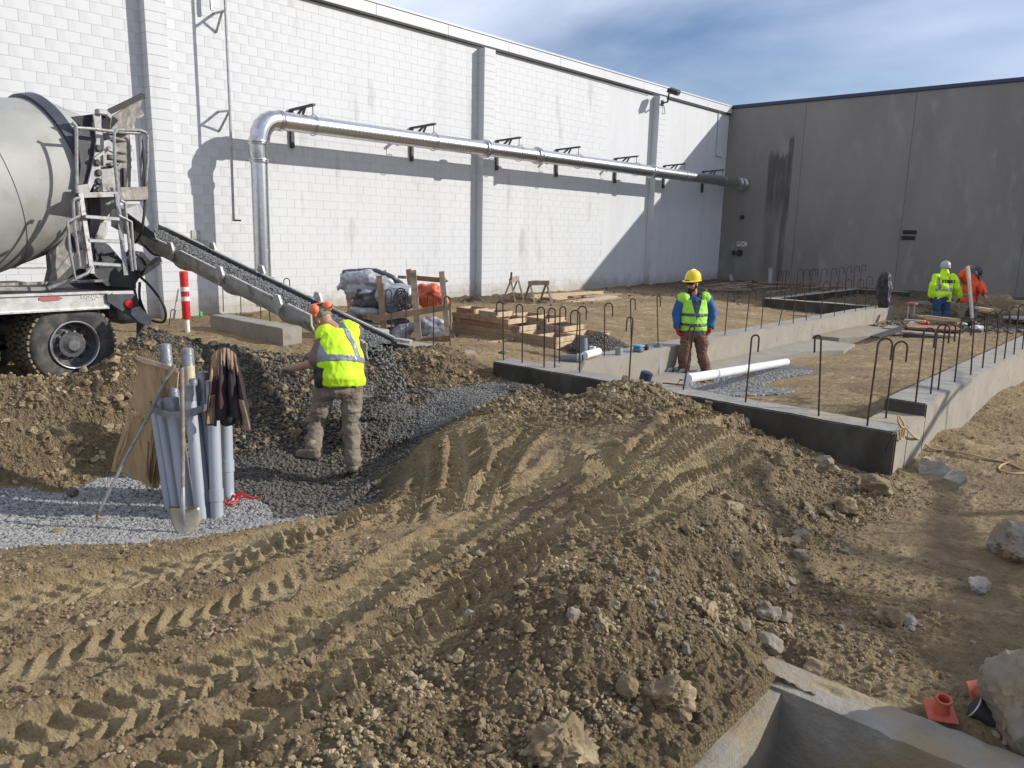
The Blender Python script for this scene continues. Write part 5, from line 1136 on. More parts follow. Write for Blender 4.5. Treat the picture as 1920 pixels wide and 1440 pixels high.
# wet concrete surface in the trough
V = []; F = []; NS = 150; NW = 12
for i in range(NS+1):
    s_ = .15+(cl_+.02-.15)*i/NS
    for k in range(NW+1):
        w_ = (k/NW-.5)*2*.205; sag = 0
        hgt = -.035+.05*(1-(w_/.21)**2)+mnoise.noise(Vector((s_*14, w_*14, 0)))*.028+mnoise.noise(Vector((s_*40, w_*40, 3)))*.012
        if s_ < .5: hgt -= (.5-s_)*.1
        V.append(CH0+cd*s_+cs*w_+cu_*hgt)
for i in range(NS):
    for k in range(NW): a = i*(NW+1)+k; F.append((a, a+1, a+NW+2, a+NW+1))
wc = MB().add(V, F).build('wet_concrete', 'wet_concrete', None, 0); tag(wc, 'wet grey concrete sliding down inside the chute', 'wet concrete', None, 'stuff')
n = 4200; s_ = RN.uniform(.25, cl_, n); w_ = RN.uniform(-.19, .19, n)
pos = np.array(CH0)[None]+np.array(cd)[None]*s_[:, None]+np.array(cs)[None]*w_[:, None]+np.array(cu_)[None]*((-.035+.05*(1-(w_/.21)**2)+RN.uniform(-.01, .018, n)))[:, None]
scatter('wet_concrete_stones', P20, pos, RN.uniform(.008, .016, n), 'stone_wet', 'wet stones in the concrete sliding down the chute', 'wet concrete')
n = 600; f_ = RN.random(n); end_ = np.array(CH1)[None]+np.array(cd)[None]*(-.12+.42*f_)[:, None]+np.array(cs)[None]*RN.uniform(-.15, .15, n)[:, None]+np.array(cu_)[None]*(RN.uniform(-.12, .02, n))[:, None]-np.array([0, 0, 1.])[None]*(.55*f_**2)[:, None]
scatter('falling_concrete', P20, end_, RN.uniform(.014, .026, n), 'stone_mid', 'wet concrete spilling off the lower end of the chute', 'wet concrete')
# concrete heaped below the chute mouth
n = 4200; a = RN.uniform(0, 2*np.pi, n); rr_ = np.sqrt(RN.random(n))*.62; hc = at(712, 715, 8.25); hx = hc[0]+rr_*np.cos(a)*.6; hy = hc[1]+rr_*np.sin(a)*.6
hz_ = np.maximum(height(hx, hy, False), hc[2]-.16-.25*rr_)
scatter('concrete_heap', P20, np.stack([hx, hy, hz_-RN.uniform(0, .05, n)], 1), RN.uniform(.014, .026, n), 'stone_dark', 'fresh dark concrete heaped under the mouth of the chute', 'wet concrete')
# ------------------------------------------------------------------ grey conduits standing in a taped bundle
ZG = -.42
def blendp(px0, py0, px1, py1, lean=0.0, zb=ZG):
    "bottom pixel on the gravel, top pixel reached at nearly the same distance"
    B = Vector(onz(px0, py0, zb)); T = Vector(at(px1, py1, depth(B)+lean)); return B, T
GC = 'grey conduits standing in the taped bundle'
def conduit(bx, by, tx, ty, r, label, lean=0.0, cap=.10, material='pvc_grey', couple=None, bend=False, capm='duct_tape', name='conduit', wide=1.0):
    B, T = blendp(bx, by, tx, ty, lean); d = (T-B).normalized(); L = (T-B).length
    t = empty(name, B, label, 'conduit pipe', GC)
    pts = [B-d*.06, T-d*.01]
    if bend:
        c = B+d*.10; pts = [B+Vector(fw)*.0+Vector(rt0)*.10-ZV*.08, B+Vector(rt0)*.035-ZV*.01, B+d*.05, B+d*.12, T-d*.01]
    q = MB().tube(pts, r, 18); q.build('pipe', material, t)
    if cap: MB().lathe([(0, r+.0015), (.02, r*1.04*wide), (cap*.6, r*1.05*wide), (cap, r*1.10*wide), (cap+.012, r*.8), (cap+.014, 0)], T-d*cap, d, 20, False).build('taped_end', capm, t)
    if couple:
        for f in couple: MB().lathe([(0, r+.001), (.002, r*1.13), (.105, r*1.13), (.107, r+.001)], B+d*L*f, d, 20, False).build('coupling', material, t)
    return t
conduit(345, 925, 309, 647, .050, 'tallest white-taped grey conduit behind the plywood board at the left of the bundle', cap=.20, lean=-.02)
conduit(376, 940, 351, 655, .050, 'yellowish conduit with a silver taped top at the back of the bundle', cap=.15, material='yellow_pipe')
conduit(317, 953, 288, 757, .036, 'leftmost thin grey conduit of the bundle', cap=.07)
conduit(330, 955, 298, 750, .036, 'second thin grey conduit from the left of the bundle', cap=.11)
conduit(353, 960, 320, 747, .056, 'grey conduit with a ragged taped top directly left of the shovel handle', cap=.14, wide=1.05)
conduit(356, 945, 325, 729, .040, 'dark taped conduit rising behind the shovel handle', cap=.10, material='pvc_dark')
conduit(377, 972, 355, 724, .048, 'grey conduit with a taped top directly right of the shovel handle', cap=.13)
conduit(392, 968, 362, 712, .032, 'thin dark grey conduit in the middle of the bundle', cap=.03, material='pvc_dark', couple=(.10,))
conduit(398, 962, 380, 699, .044, 'grey conduit with a silver taped top beside the hanging jacket', cap=.24)
conduit(407, 969, 398, 715, .052, 'thick grey conduit with a low coupling under the hanging jacket', cap=.05, couple=(.115,))
conduit(428, 938, 420, 672, .054, 'rightmost grey conduit with a coupling and bend, tied with red ribbon', cap=.04, couple=(.20,), bend=True)
# tape band round the bundle
ring = []
for (px, py, dd) in ((282,758,6.62),(284,766,6.50),(300,773,6.42),(322,778,6.36),(345,776,6.34),(366,770,6.34),(385,764,6.38),(398,758,6.50),(396,752,6.7),(360,752,6.85),(310,753,6.80)): ring.append(Vector(at(px, py, dd)))
def ribbon(pts, h, th, closed=True, upv=ZV):
    V = []; F = []; n = len(pts); cen = sum(pts, Vector())/n
    for p in pts:
        o = (p-cen); o.z = 0; o.normalize()
        V += [p-upv*h/2, p+upv*h/2, p+upv*h/2+o*th, p-upv*h/2+o*th]
    for i in range(n if closed else n-1):
        j = (i+1) % n
        for k in range(4): F.append((i*4+k, i*4+(k+1) % 4, j*4+(k+1) % 4, j*4+k))
    return MB().add(V, F)
tag(ribbon(ring, .055, .008).build('tape_band', 'duct_tape', recenter=ring[4]), 'wide grey tape wrapped round the bundle of conduits', 'tape')
# red ribbon
c = Vector(at(437, 932, 6.62)); q = MB()
for k, (ex, ey) in enumerate(((455, 922), (490, 931), (470, 936), (445, 940), (425, 944))):
    e = Vector(at(ex, ey, 6.62)); q.tube([c+Vector((0, 0, .005*k)), c.lerp(e, .35)+ZV*.025*(1 if k % 2 else -.2), c.lerp(e, .7)+ZV*.015*(-1 if k % 2 else 1), e], .009, 6)
q.tube([Vector(at(421, 938, 6.62)), Vector(at(425, 946, 6.55)), Vector(at(436, 946, 6.52)), Vector(at(445, 936, 6.6)), Vector(at(441, 930, 6.68))], .012, 6)
tag(q.build('ribbon', 'red', recenter=c), 'red plastic ribbon knotted round the bend of the rightmost conduit', 'ribbon')
# plywood board with split lower half
t = empty('plywood_board', at(250, 900, 6.95), 'broken plywood board leaning on the left of the conduit bundle', 'board')
def AP(L, d): return [at(x, y, d+(0 if len(p) < 3 else p[2])) for p in L for x, y in [p[:2]]]
dB = lambda y: 7.0-(900-y)/230*.38
def pb(L, th, name, m_): return MB().prism([Vector(at(x, y, dB(y)+(o[0] if o else 0))) for x, y, *o in L], Vector(fw)*th).build(name, m_, t, 0)
pb([(263, 678), (334, 698), (330, 740), (318, 790), (300, 775), (290, 788), (278, 772), (262, 780), (250, 764), (241, 772)], .022, 'upper_panel', 'ply')
pb([(241, 774), (262, 782), (278, 776), (290, 792), (302, 780), (318, 792), (308, 850), (296, 915), (284, 916), (262, 902), (246, 898), (238, 888), (208, 884), (214, 856), (226, 820)], .022, 'lower_panel', 'ply')
for k in range(14):
    x0 = 276+R.random()*32; y0 = 800+R.random()*45; x1 = x0-(x0-250)*.25+R.uniform(-4, 4); y1 = 885+R.random()*34
    MB().prism([Vector(at(x0-1.6, y0, dB(y0)-.012)), Vector(at(x0+1.6, y0, dB(y0)-.012)), Vector(at(x1+.6, y1, dB(y1)-.03-R.random()*.03)), Vector(at(x1-.8, y1, dB(y1)-.02))], Vector(fw)*.006).build('splinter', 'ply_split', t, 0)
for k in range(12):
    x0 = 244+k*6; y0 = 776+R.uniform(-4, 8)
    MB().prism([Vector(at(x0, y0, dB(y0)-.004)), Vector(at(x0+6, y0+2, dB(y0)-.004)), Vector(at(x0+2+R.uniform(-3, 4), y0+R.uniform(9, 17), dB(y0)-.035))], Vector(fw)*.005).build('splinter', 'ply_split', t, 0)
MB().bar(at(257, 671, dB(675)-.03), at(333, 695, dB(695)-.03), .035, .03, upv=fw).build('top_batten', 'lumber_old', t)
MB().prism([Vector(at(*p)) for p in ((244, 795, 6.80), (222, 850, 6.86), (211, 880, 6.93), (214, 884, 6.92), (236, 835, 6.84))], Vector(fw)*.012).build('split_strip', 'ply_split', t, 0)
# shovel
Bs = Vector(at(347, 1004, 6.03)); Ts = Vector(at(341, 690, 6.22)); Sk = Vector(at(343, 962, 6.02))
t = empty('shovel', Bs, 'upright long-handled shovel with a pale muddy blade in front of the conduits', 'shovel')
MB().tube([Ts, Ts.lerp(Sk, .45)+Vector(rt0)*.004, Sk], .0165, 12, True, [.017, .0165, .015]).build('handle', 'wood_handle', t)
MB().tube([Sk+(Ts-Sk)*.17, Sk, Sk-(ZV*.06)+Vector(fw)*-.005], .019, 12, True, [.018, .021, .012]).build('socket', 'galv_dull', t)
V = []; F = []; NR, NC = 14, 10
BLW = [.112, .116, .119, .120, .120, .119, .117, .113, .106, .097, .085, .069, .049, .026, .004]
for i in range(NR+1):
    f = i/NR; y_ = 952+f*56
    for k in range(NC+1):
        w_ = (k/NC-.5)*2*BLW[i]; P = Vector(at(344, y_, 6.03)) + Vector(rt0)*w_ - Vector(fw)*(-.030*(abs(w_)/.12)**2 + .012*math.exp(-(w_/.02)**2)*(1-f)) + Vector(fw)*.02*math.sin(f*3)
        V.append(P)
for i in range(NR):
    for k in range(NC): a = i*(NC+1)+k; F.append((a, a+1, a+NC+2, a+NC+1))
bl = MB().add(V, F).build('blade', 'steel_blade', t, 60)
md = bl.modifiers.new('thick', 'SOLIDIFY'); md.thickness = .003
for s_ in (-1, 1): MB().bar(Vector(at(344, 952, 6.03))+Vector(rt0)*s_*.035, Vector(at(344, 951, 6.03))+Vector(rt0)*s_*.112, .022, .006).build('foot_rest', 'rust', t)
# bull float pole / hooked rod
t = empty('hooked_rod', at(185, 975, 6.3), 'long thin rod with a bent rusty hook leaning against the conduit bundle', 'rod')
MB().tube([at(327, 684, 6.42), at(300, 735, 6.40), at(275, 787, 6.38)], .017, 10).build('grip', 'wood_handle', t)
MB().tube([at(276, 785, 6.38), at(240, 850, 6.35), at(205, 920, 6.32), at(186, 958, 6.30)], .012, 10).build('shaft', 'tubing', t)
MB().tube([at(187, 955, 6.30), at(182, 968, 6.29), at(181, 979, 6.28), at(188, 986, 6.26), at(195, 994, 6.22), at(192, 1006, 6.16)], .009, 8).build('hook', 'rust', t)
MB().tube([at(192, 1006, 6.14), at(170, 998, 6.20), at(145, 990, 6.28)], .005, 6).build('wire', 'rust', t)

# jacket over the conduits
t = empty('work_jacket', at(420, 760, 6.4), 'dark plum and brown work jacket draped over the right end of the conduit bundle', 'jacket')
NU, NV = 70, 44
def jk(u, v):
    "u across the cloth, v down from the tops of the conduits"
    xt = 399+u*45; xb = 386+u*86; f = v**1.15
    x_ = xt+(xb-xt)*f; top = 653+9*(2*u-1)**2*1.6; bot = 800 + (8 if u > .8 else 0) - 8*math.exp(-((u-.55)/.22)**2) + (-2 if u < .2 else 0)
    gap = 0
    y_ = top+(bot-top)*v
    pl = math.sin(u*19+1.5*math.sin(v*2.2))*.5+.5; pl2 = math.sin(u*41+v*3)*.5+.5
    dd = 6.44-.10*math.sin(min(1, v*3)*math.pi/2) - .065*pl*min(1, v*2.2) - .018*pl2 + .05*(1-v)*0 - .03*mnoise.noise(Vector((u*6, v*5, 2)))
    return at(x_, y_, dd)
def cloth(name, u0, u1, v0, v1, m_, off=0.0, edge=0.0):
    V = []; F = []; n_, m2 = max(6, int(NU*(u1-u0))), max(6, int(NV*(v1-v0)))
    for i in range(n_+1):
        for j in range(m2+1):
            u = u0+(u1-u0)*i/n_; v = v0+(v1-v0)*j/m2
            v = v + edge*math.sin(i*.9)*(1 if j == m2 else 0)
            V.append(jk(u, v)-fw*off)
    for i in range(n_):
        for j in range(m2): q_ = i*(m2+1)+j; F.append((q_, q_+1, q_+m2+2, q_+m2+1))
    o = MB().add(V, F).build(name, m_, t, 60); md = o.modifiers.new('thick', 'SOLIDIFY'); md.thickness = .012; md.offset = 0; return o
cloth('body_cloth', .22, .80, .0, .93, 'jacket_black'); cloth('sleeve', 0, .235, .34, 1.0, 'jacket_plum', .012); cloth('sleeve', .77, 1.0, .22, 1.0, 'jacket_plum', .012)
cloth('cuff_panel', .03, .20, .58, .98, 'jacket_brown', .022); cloth('cuff_panel', .80, .99, .60, 1.0, 'jacket_brown', .022)
cloth('shoulder_yoke', .0, .30, .0, .36, 'jacket_brown', .016, .04); cloth('shoulder_yoke', .62, .97, .0, .24, 'jacket_brown', .016, .04); cloth('collar_panel', .36, .58, .0, .20, 'jacket_brown', .018, .05); cloth('side_panel', .30, .42, .05, .80, 'jacket_plum', .008)
back = fuse([limb([at(x, y, 6.52) for x, y in L], w) for L, w in (([(405, 668), (402, 730), (400, 785)], [.045, .06, .06]), ([(420, 662), (425, 730), (426, 785)], [.05, .07, .07]), ([(440, 672), (448, 735), (462, 795)], [.03, .05, .045]))], .014, 2, [(.01, (30, 30, 6))], 3)
put('lining', back, 'jacket_black', t)

# ------------------------------------------------------------------ wooden rack with rolled tarps
RK = empty('tarp_rack', Vector(onz(717, 637, 0)), 'rough wooden rack holding rolled insulating tarps behind the low foundation wall', 'rack')
def plank(a, b, w, h, name='board', m_='lumber_face', parent=RK, upv=(0, 0, 1), bev=.003): return MB().bar(a, b, w, h, upv, bev).build(name, m_, parent)
FL0, FL1 = at(722, 641, 14.0), at(711, 517, 14.0)
plank(FL0, FL1, .05, .11, 'post', 'lumber_face', upv=rt0)
plank(at(785, 642, 13.9), at(774, 507, 13.95), .05, .12, 'post', 'lumber_old', upv=rt0)
plank(at(841, 642, 13.75), at(828, 509, 13.8), .05, .10, 'post', 'lumber_old', upv=rt0)
plank(at(766, 505, 15.2), at(772, 560, 15.2), .06, .10, 'post', 'lumber_red', upv=rt0)
plank(at(651, 536, 15.4), at(661, 600, 15.4), .06, .11, 'post', 'lumber_red', upv=rt0); plank(at(722, 507, 16), at(724, 560, 16), .09, .05, 'post', 'lumber_old', upv=rt0)
plank(at(652, 585, 15.3), at(713, 598, 13.95), .04, .12, 'rail', 'lumber_face')
plank(at(711, 597, 13.88), at(845, 575, 13.66), .04, .11, 'rail', 'lumber_face')
plank(at(746, 519, 14.9), at(762, 520, 14.9), .04, .06, 'rail', 'lumber_old'); plank(at(778, 521, 14.1), at(836, 526, 13.95), .04, .09, 'rail', 'lumber_red'); plank(at(836, 526, 13.9), at(837, 529, 13.9), .05, .07, 'block', 'lumber_red')
plank(at(784, 640, 13.95), at(845, 634, 13.6), .04, .10, 'rail', 'lumber_red'); plank(at(718, 634, 14.05), at(784, 641, 13.95), .04, .08, 'rail', 'lumber_red')
plank(at(655, 598, 15.3), at(719, 612, 14.1), .5, .04, 'shelf', 'lumber_old'); 
def tarp(name, solids, material, label, parent=None, seed=1, vox=.022, amp=.035, grp='insulating tarps heaped on the wooden rack'):
    me = fuse(solids, vox, 2, [(amp, (5, 5, 9)), (amp*.5, (13, 13, 22))], seed); me.materials.append(M[material]); me.name = name
    n = len(me.vertices); co = np.empty(n*3, np.float32); me.vertices.foreach_get('co', co); c = co.reshape(-1, 3).mean(0); me.transform(Matrix.Translation(-Vector(c.tolist())))
    o = link(name, me, None, Vector(c.tolist())); return tag(o, label, 'tarp', grp)
TL = lambda L, w, dd=14.5: limb([at(x, y, dd+(o[0] if o else 0)) for x, y, *o in L], w)
tarp('rolled_tarp', [TL([(650, 524), (685, 520), (715, 530), (740, 538)], [.16, .18, .16, .11]), TL([(648, 532), (690, 530)], [.12, .12]), TL([(660, 545), (700, 545)], [.14, .13]), TL([(640, 513), (635, 535), (635, 545)], [.03, .035, .01])], 'tarp_silver', 'bulging silver-grey rolled tarp on top of the wooden rack, its corner hanging left', seed=2, amp=.045)
tarp('folded_tarp', [TL([(646, 511), (680, 507), (705, 507)], [.05, .05, .05]), TL([(705, 507), (735, 520), (760, 538)], [.045, .05, .05]), TL([(650, 513), (642, 520)], [.05, .03])], 'tarp_dark', 'thin dark folded tarp lying along the very top of the heap on the rack', seed=3, amp=.012)
tarp('folded_tarp', [TL([(672, 552), (705, 556), (720, 560)], [.12, .14, .12]), TL([(668, 566), (705, 568)], [.10, .12]), TL([(663, 575), (690, 572)], [.07, .08])], 'tarp_dark', 'black folded tarp in the shadowed left half of the rack above its shelf', seed=4)
tarp('folded_tarp', [TL([(664, 580), (685, 584), (708, 588)], [.09, .10, .09])], 'tarp_silver', 'grey-white folded tarp lying on the left front shelf rail', seed=5, amp=.02)
tarp('rolled_tarp', [TL([(722, 552), (745, 553), (760, 556)], [.20, .19, .16], 14.3), TL([(735, 542), (765, 540)], [.10, .09], 14.3)], 'tarp_silver', 'shiny silver rolled tarp in the middle of the rack showing its spiral end', seed=6, amp=.03)
q = MB()
for k, rr_ in enumerate((.15, .115, .08, .045)):
    cc = Vector(at(752, 560, 14.02)); q.tube([cc+Vector(rt0)*rr_*math.cos(a)*.85+ZV*rr_*math.sin(a)*1.25+Vector(fw)*.03*math.sin(a*3+k) for a in np.linspace(0, 6.0, 18)], .016, 6)
tag(q.build('tarp_spiral', 'tarp_dark', recenter=at(752, 560, 14.02)), 'dark coiled layers at the end of the shiny silver roll in the rack', 'tarp', 'insulating tarps heaped on the wooden rack')
tarp('folded_tarp', [TL([(725, 574), (750, 578), (768, 574)], [.07, .08, .07], 14.15), TL([(728, 584), (755, 586)], [.05, .05], 14.1)], 'tarp_dark', 'black crumpled tarp squeezed under the shiny silver roll on the rack', seed=7)
tarp('rolled_tarp', [TL([(790, 541), (808, 548), (822, 560)], [.10, .20, .20], 14.3), TL([(790, 555), (810, 562), (822, 566)], [.16, .20, .17], 14.3)], 'tarp_orange', 'bright orange rolled tarp at the right end of the wooden rack', seed=8, amp=.045, grp=None)
tarp('folded_tarp', [TL([(668, 602), (700, 606), (722, 612)], [.14, .18, .16], 14.8), TL([(690, 620), (715, 622)], [.16, .15], 14.6)], 'tarp_dark', 'black folded tarp in the lower left of the rack under its shelf', seed=9, amp=.05)
tarp('folded_tarp', [TL([(722, 605), (750, 603), (762, 604)], [.06, .07, .05], 14.3), TL([(724, 613), (750, 613)], [.05, .05], 14.3)], 'tarp_dark', 'thin black folded layers above the white tarp in the lower rack', seed=10, amp=.02)
tarp('folded_tarp', [TL([(730, 632), (755, 622), (772, 612)], [.10, .17, .10], 14.25), TL([(730, 634), (765, 634)], [.07, .07], 14.2)], 'tarp_silver', 'pale silver tarp bulging at the bottom of the rack left of the middle post', seed=11, amp=.03)
tarp('rolled_tarp', [TL([(800, 606), (812, 610), (822, 612)], [.16, .16, .12], 14.2), TL([(800, 622), (815, 625)], [.12, .1], 14.2)], 'tarp_silver', 'crumpled silver roll at the bottom right of the rack', seed=12, amp=.05)
tarp('folded_tarp', [TL([(812, 624), (832, 618), (838, 610)], [.09, .10, .06], 14.0), TL([(805, 632), (838, 628)], [.06, .06], 14)], 'tarp_silver', 'white folded tarp hanging out of the bottom right corner of the rack', seed=13, amp=.02)
for k, (a, b) in enumerate((((600, 600), (655, 586)), ((612, 604), (657, 594)))):
    A_ = at(620, 588+k*8, 15.5); B_ = at(656, 588+k*8, 15.5)
    tag(MB().bar(A_, B_, .1, .09, bev=.004).build('timber', 'lumber', recenter=A_), ('upper' if k == 0 else 'lower')+' pale timber lying on the ground left of the wooden rack', 'timber', 'timbers left of the wooden rack')

# ------------------------------------------------------------------ stack of wooden form frames
fo = Vector(onz(1042, 654, .03)); _e = Vector(onz(847, 622, .03)); _g = Vector(onz(1079, 647.5, .03))
LF = (_e-fo).length; WF = (_g-fo).length; fu = (_e-fo).normalized(); fv = (_g-fo).normalized(); fo.z = .02
def frame(l0, l1, w0, w1, z, label, bays, h=.096, mA='lumber_face', group='wooden form frames stacked on the ground'):
    o = fo+fu*l0+fv*w0; t = empty('form_frame', (o.x, o.y, fo.z+z), label, 'form frame', group); zz = fo.z+z+h/2
    def P(a, b): p = fo+fu*a+fv*b; return Vector((p.x, p.y, zz))
    MB().bar(P(l0, w0+.02), P(l1, w0+.02), .038, h, bev=.003).build('side_rail', mA, t)
    MB().bar(P(l0, w1-.02), P(l1, w1-.02), .038, h, bev=.003).build('side_rail', mA, t)
    for k in range(bays+1):
        a = l0+.02+(l1-l0-.04)*k/bays; MB().bar(P(a, w0+.041), P(a, w1-.041), .038, h-.004, bev=.003).build('cross_piece', 'lumber', t)
    return t
PT = .102
frame(0, LF, 0, WF, 0, 'bottom form frame of the stack, its near corner closest to the camera', 6)
frame(0, LF, 0, WF, PT, 'second form frame from the bottom of the front stack', 6)
frame(.33*LF, LF, .02, WF-.02, 2*PT, 'third form frame of the front stack, set back to the left', 4, mA='lumber_red')
frame(.43*LF, LF, 0, WF-.05, 3*PT, 'fourth form frame of the front stack, pale end board in the sun', 4)
frame(.54*LF, .72*LF, .0, WF-.1, 4*PT, 'short form frame lying on top of the front stack', 1, mA='lumber_old')
frame(.78*LF, .97*LF, .05, WF-.1, 4*PT, 'small reddish form frame at the left end on top of the stack', 1, mA='lumber_red')
W2 = WF+.05
frame(-.09*LF, .5*LF, W2, W2+.75, 0, 'bottom form frame of the rear stack, right end by the gravel heap', 3)
frame(-.09*LF, .5*LF, W2, W2+.75, PT, 'second form frame of the rear stack right of the taller stack', 3)
frame(.12*LF, .6*LF, W2, W2+.7, 2*PT, 'third form frame of the rear stack with a bright top edge', 2, mA='lumber_old')
frame(.28*LF, .66*LF, W2, W2+.7, 3*PT, 'topmost form frame of the rear stack, set back behind the front stack', 2)
A_, B_ = onz(896, 648, .03), onz(960, 638, .03)
tag(MB().bar(A_, B_, .12, .06, bev=.006).build('timber', 'lumber', recenter=A_), 'single pale timber poking out in front of the form frames', 'timber')

# saw horses
def sawhorse(pts, label, m_='lumber_old'):
    t = empty('saw_horse', at(*pts['o']), label, 'saw horse', 'wooden saw horses near the white wall')
    for a, b in pts['legs']: MB().bar(at(*a), at(*b), .07, .045, upv=rt0, bev=.003).build('leg', m_, t)
    for a, b, w_, h_ in pts['top']: MB().bar(at(*a), at(*b), w_, h_, bev=.003).build('top_beam', m_, t)
    for a, b, w_, h_ in pts['br']: MB().bar(at(*a), at(*b), w_, h_, bev=.003).build('brace', 'lumber_red', t)
d = 20.8
sawhorse({'o': (960, 570, d), 'legs': [((958, 526, d), (938, 574, d)), ((958, 526, d), (968, 578, d-.2)), ((971, 522, d+1.2), (955, 564, d+1.2)), ((971, 522, d+1.2), (984, 570, d+1))],
          'top': [((956, 527, d), (972, 521, d+1.3), .05, .14)], 'br': [((941, 562, d), (966, 565, d-.1), .03, .09), ((958, 556, d+1.2), (980, 560, d+1.1), .03, .09)]}, 'weathered A-shaped saw horse, the left one of two by the white wall')
sawhorse({'o': (1010, 570, d), 'legs': [((994, 530, d), (1004, 580, d-.3)), ((994, 530, d), (984, 560, d+.6)), ((1025, 529, d), (1036, 578, d-.3)), ((1025, 529, d), (1014, 560, d+.6))],
          'top': [((990, 531, d-.05), (1030, 530, d-.05), .10, .12), ((997, 527, d), (1012, 527, d), .08, .04)], 'br': [((983, 560, d+.3), (998, 562, d-.1), .03, .09), ((1015, 560, d+.3), (1036, 561, d-.1), .03, .09)]}, 'pale long-topped saw horse, the right one of two by the white wall')
A_ = at(959, 526, d); tag(MB().tube([at(958, 526, d), at(959, 512, d), at(960, 511, d)], .03, 8).build('clamp', 'dark_steel', recenter=A_), 'dark clamp sticking up from the left saw horse', 'clamp')
# lumber along the wall
GL = 'loose boards lying by the white wall behind the saw horses'
for k, (x0, y0, x1, y1, w_, h_, m_) in enumerate(((1040, 571, 1150, 556, .35, .05, 'lumber'), (1000, 556, 1130, 549, .09, .12, 'lumber'), (985, 562, 1060, 558, .12, .10, 'lumber'), (1020, 565, 1062, 562, .10, .12, 'lumber'),
                                                 (1070, 557, 1120, 553, .20, .05, 'lumber_red'), (1090, 556, 1160, 552, .25, .05, 'lumber_old'), (1110, 566, 1162, 558, .12, .04, 'lumber_old'), (1010, 573, 1050, 573, .08, .10, 'lumber_old'))):
    A_ = onz(x0, y0, .10); B_ = onz(x1, y1, .10)
    lab = ['widest pale board lying nearest the camera behind the right saw horse', 'long pale timber lying closest to the white wall', 'pale timber just behind the two saw horses', 'short pale block of timber beside the right leg of the right saw horse',
           'reddish board lying in the loose lumber by the white wall', 'weathered board at the far end of the loose lumber near the wall shadow', 'grey board farthest right of the loose lumber by the wall', 'short grey timber between the legs of the right saw horse'][k]
    tag(MB().bar(A_, B_, w_, h_, bev=.004).build('timber', m_, recenter=A_), lab, 'timber', GL)
q = MB()
for k in range(30):
    A_ = Vector(onz(1170+R.random()*130, 556+R.random()*14, .05)); a = R.uniform(-.4, .4); q.bar(A_, A_+Vector((.5*math.cos(a), .7*math.cos(a), .02)), R.uniform(.04, .1), .02)
tag(q.build('wood_scraps', 'lumber_old'), 'weathered wood scraps in the wall shadow behind the yellow-helmeted man', 'wood scraps', None, 'stuff')

# gravel heap and pipe bits on the corner of the left foundation wall
g0 = onz(1108, 655, .05); n = 1500; a = RN.uniform(0, 6.28, n); r_ = np.sqrt(RN.random(n))*.55; zz = .27*(1-r_/.55)**.8
scatter('gravel_heap', P20, np.stack([g0[0]+r_*np.cos(a), g0[1]+.25+r_*np.sin(a), zz+.05], 1), RN.uniform(.018, .03, n), 'stone_dark', 'small heap of dark gravel beside the form frames', 'gravel')
GP = 'pipe offcuts lying and standing on the foundation corner'
def pipe(name, A_, B_, r, m_, label, hollow=True, grp=GP, parts=None, cat='pipe'):
    A_ = Vector(A_); B_ = Vector(B_); L = (B_-A_).length; t = empty(name, A_, label, cat, grp)
    MB().lathe([(0, r*.86), (0, r), (L, r), (L, r*.86), (L-.08, r*.86)] if hollow else [(0, r), (L, r)], A_, B_-A_, 20, True).build('pipe', m_, t)
    for (f, ln, rr, mm) in (parts or []): MB().lathe([(0, r), (.001, r*rr), (ln, r*rr), (ln+.001, r)], A_+(B_-A_)*f, B_-A_, 20, False).build('coupling', mm, t)
    return t
pipe('pipe_stub', onz(1095, 667, TZ), at(1094, 634, depth(onz(1095, 667, TZ))), .058, 'pvc_dark', 'upright grey pipe stub on the corner of the left foundation wall')
pipe('pipe_offcut', Vector(onz(1049, 676, TZ))+ZV*.03, Vector(onz(1088, 679, TZ))+ZV*.05, .058, 'pvc_dark', 'dark grey pipe offcut lying left of the upright stub', parts=[(.86, .07, 1.15, 'pvc_grey')])
pipe('pipe_offcut', Vector(onz(1095, 676, TZ))+ZV*.07, Vector(onz(1122, 668, TZ))+ZV*.07, .055, 'pvc_white', 'pale grey pipe offcut lying right of the upright stub')
pipe('capped_stub', onz(1111, 662, TZ), Vector(onz(1111, 662, TZ))+ZV*.1, .05, 'white_paint', 'small white pipe cap standing behind the pale pipe offcut')
pipe('low_stub', onz(1160, 665, TZ), Vector(onz(1160, 665, TZ))+ZV*.11, .055, 'pvc_green', 'short greenish pipe stub standing on the left foundation wall')
A_ = Vector(onz(1197, 659, TZ)); t = empty('tape_roll', A_, 'grey pipe collar with blue tape on the left foundation wall', 'pipe collar'); MB().box(A_+ZV*.03, (.14, .14, .07), bev=.02).build('collar', 'pvc_dark', t); MB().box(A_+ZV*.085, (.15, .15, .03), bev=.012).build('blue_tape', 'blue_tape', t)
A_ = Vector(onz(1209, 656, TZ)); tag(MB().box(A_+ZV*.04, (.12, .1, .08), rz=.5, bev=.02).build('fitting', 'black', recenter=A_), 'small black fitting beside the blue taped collar on the foundation wall', 'fitting')
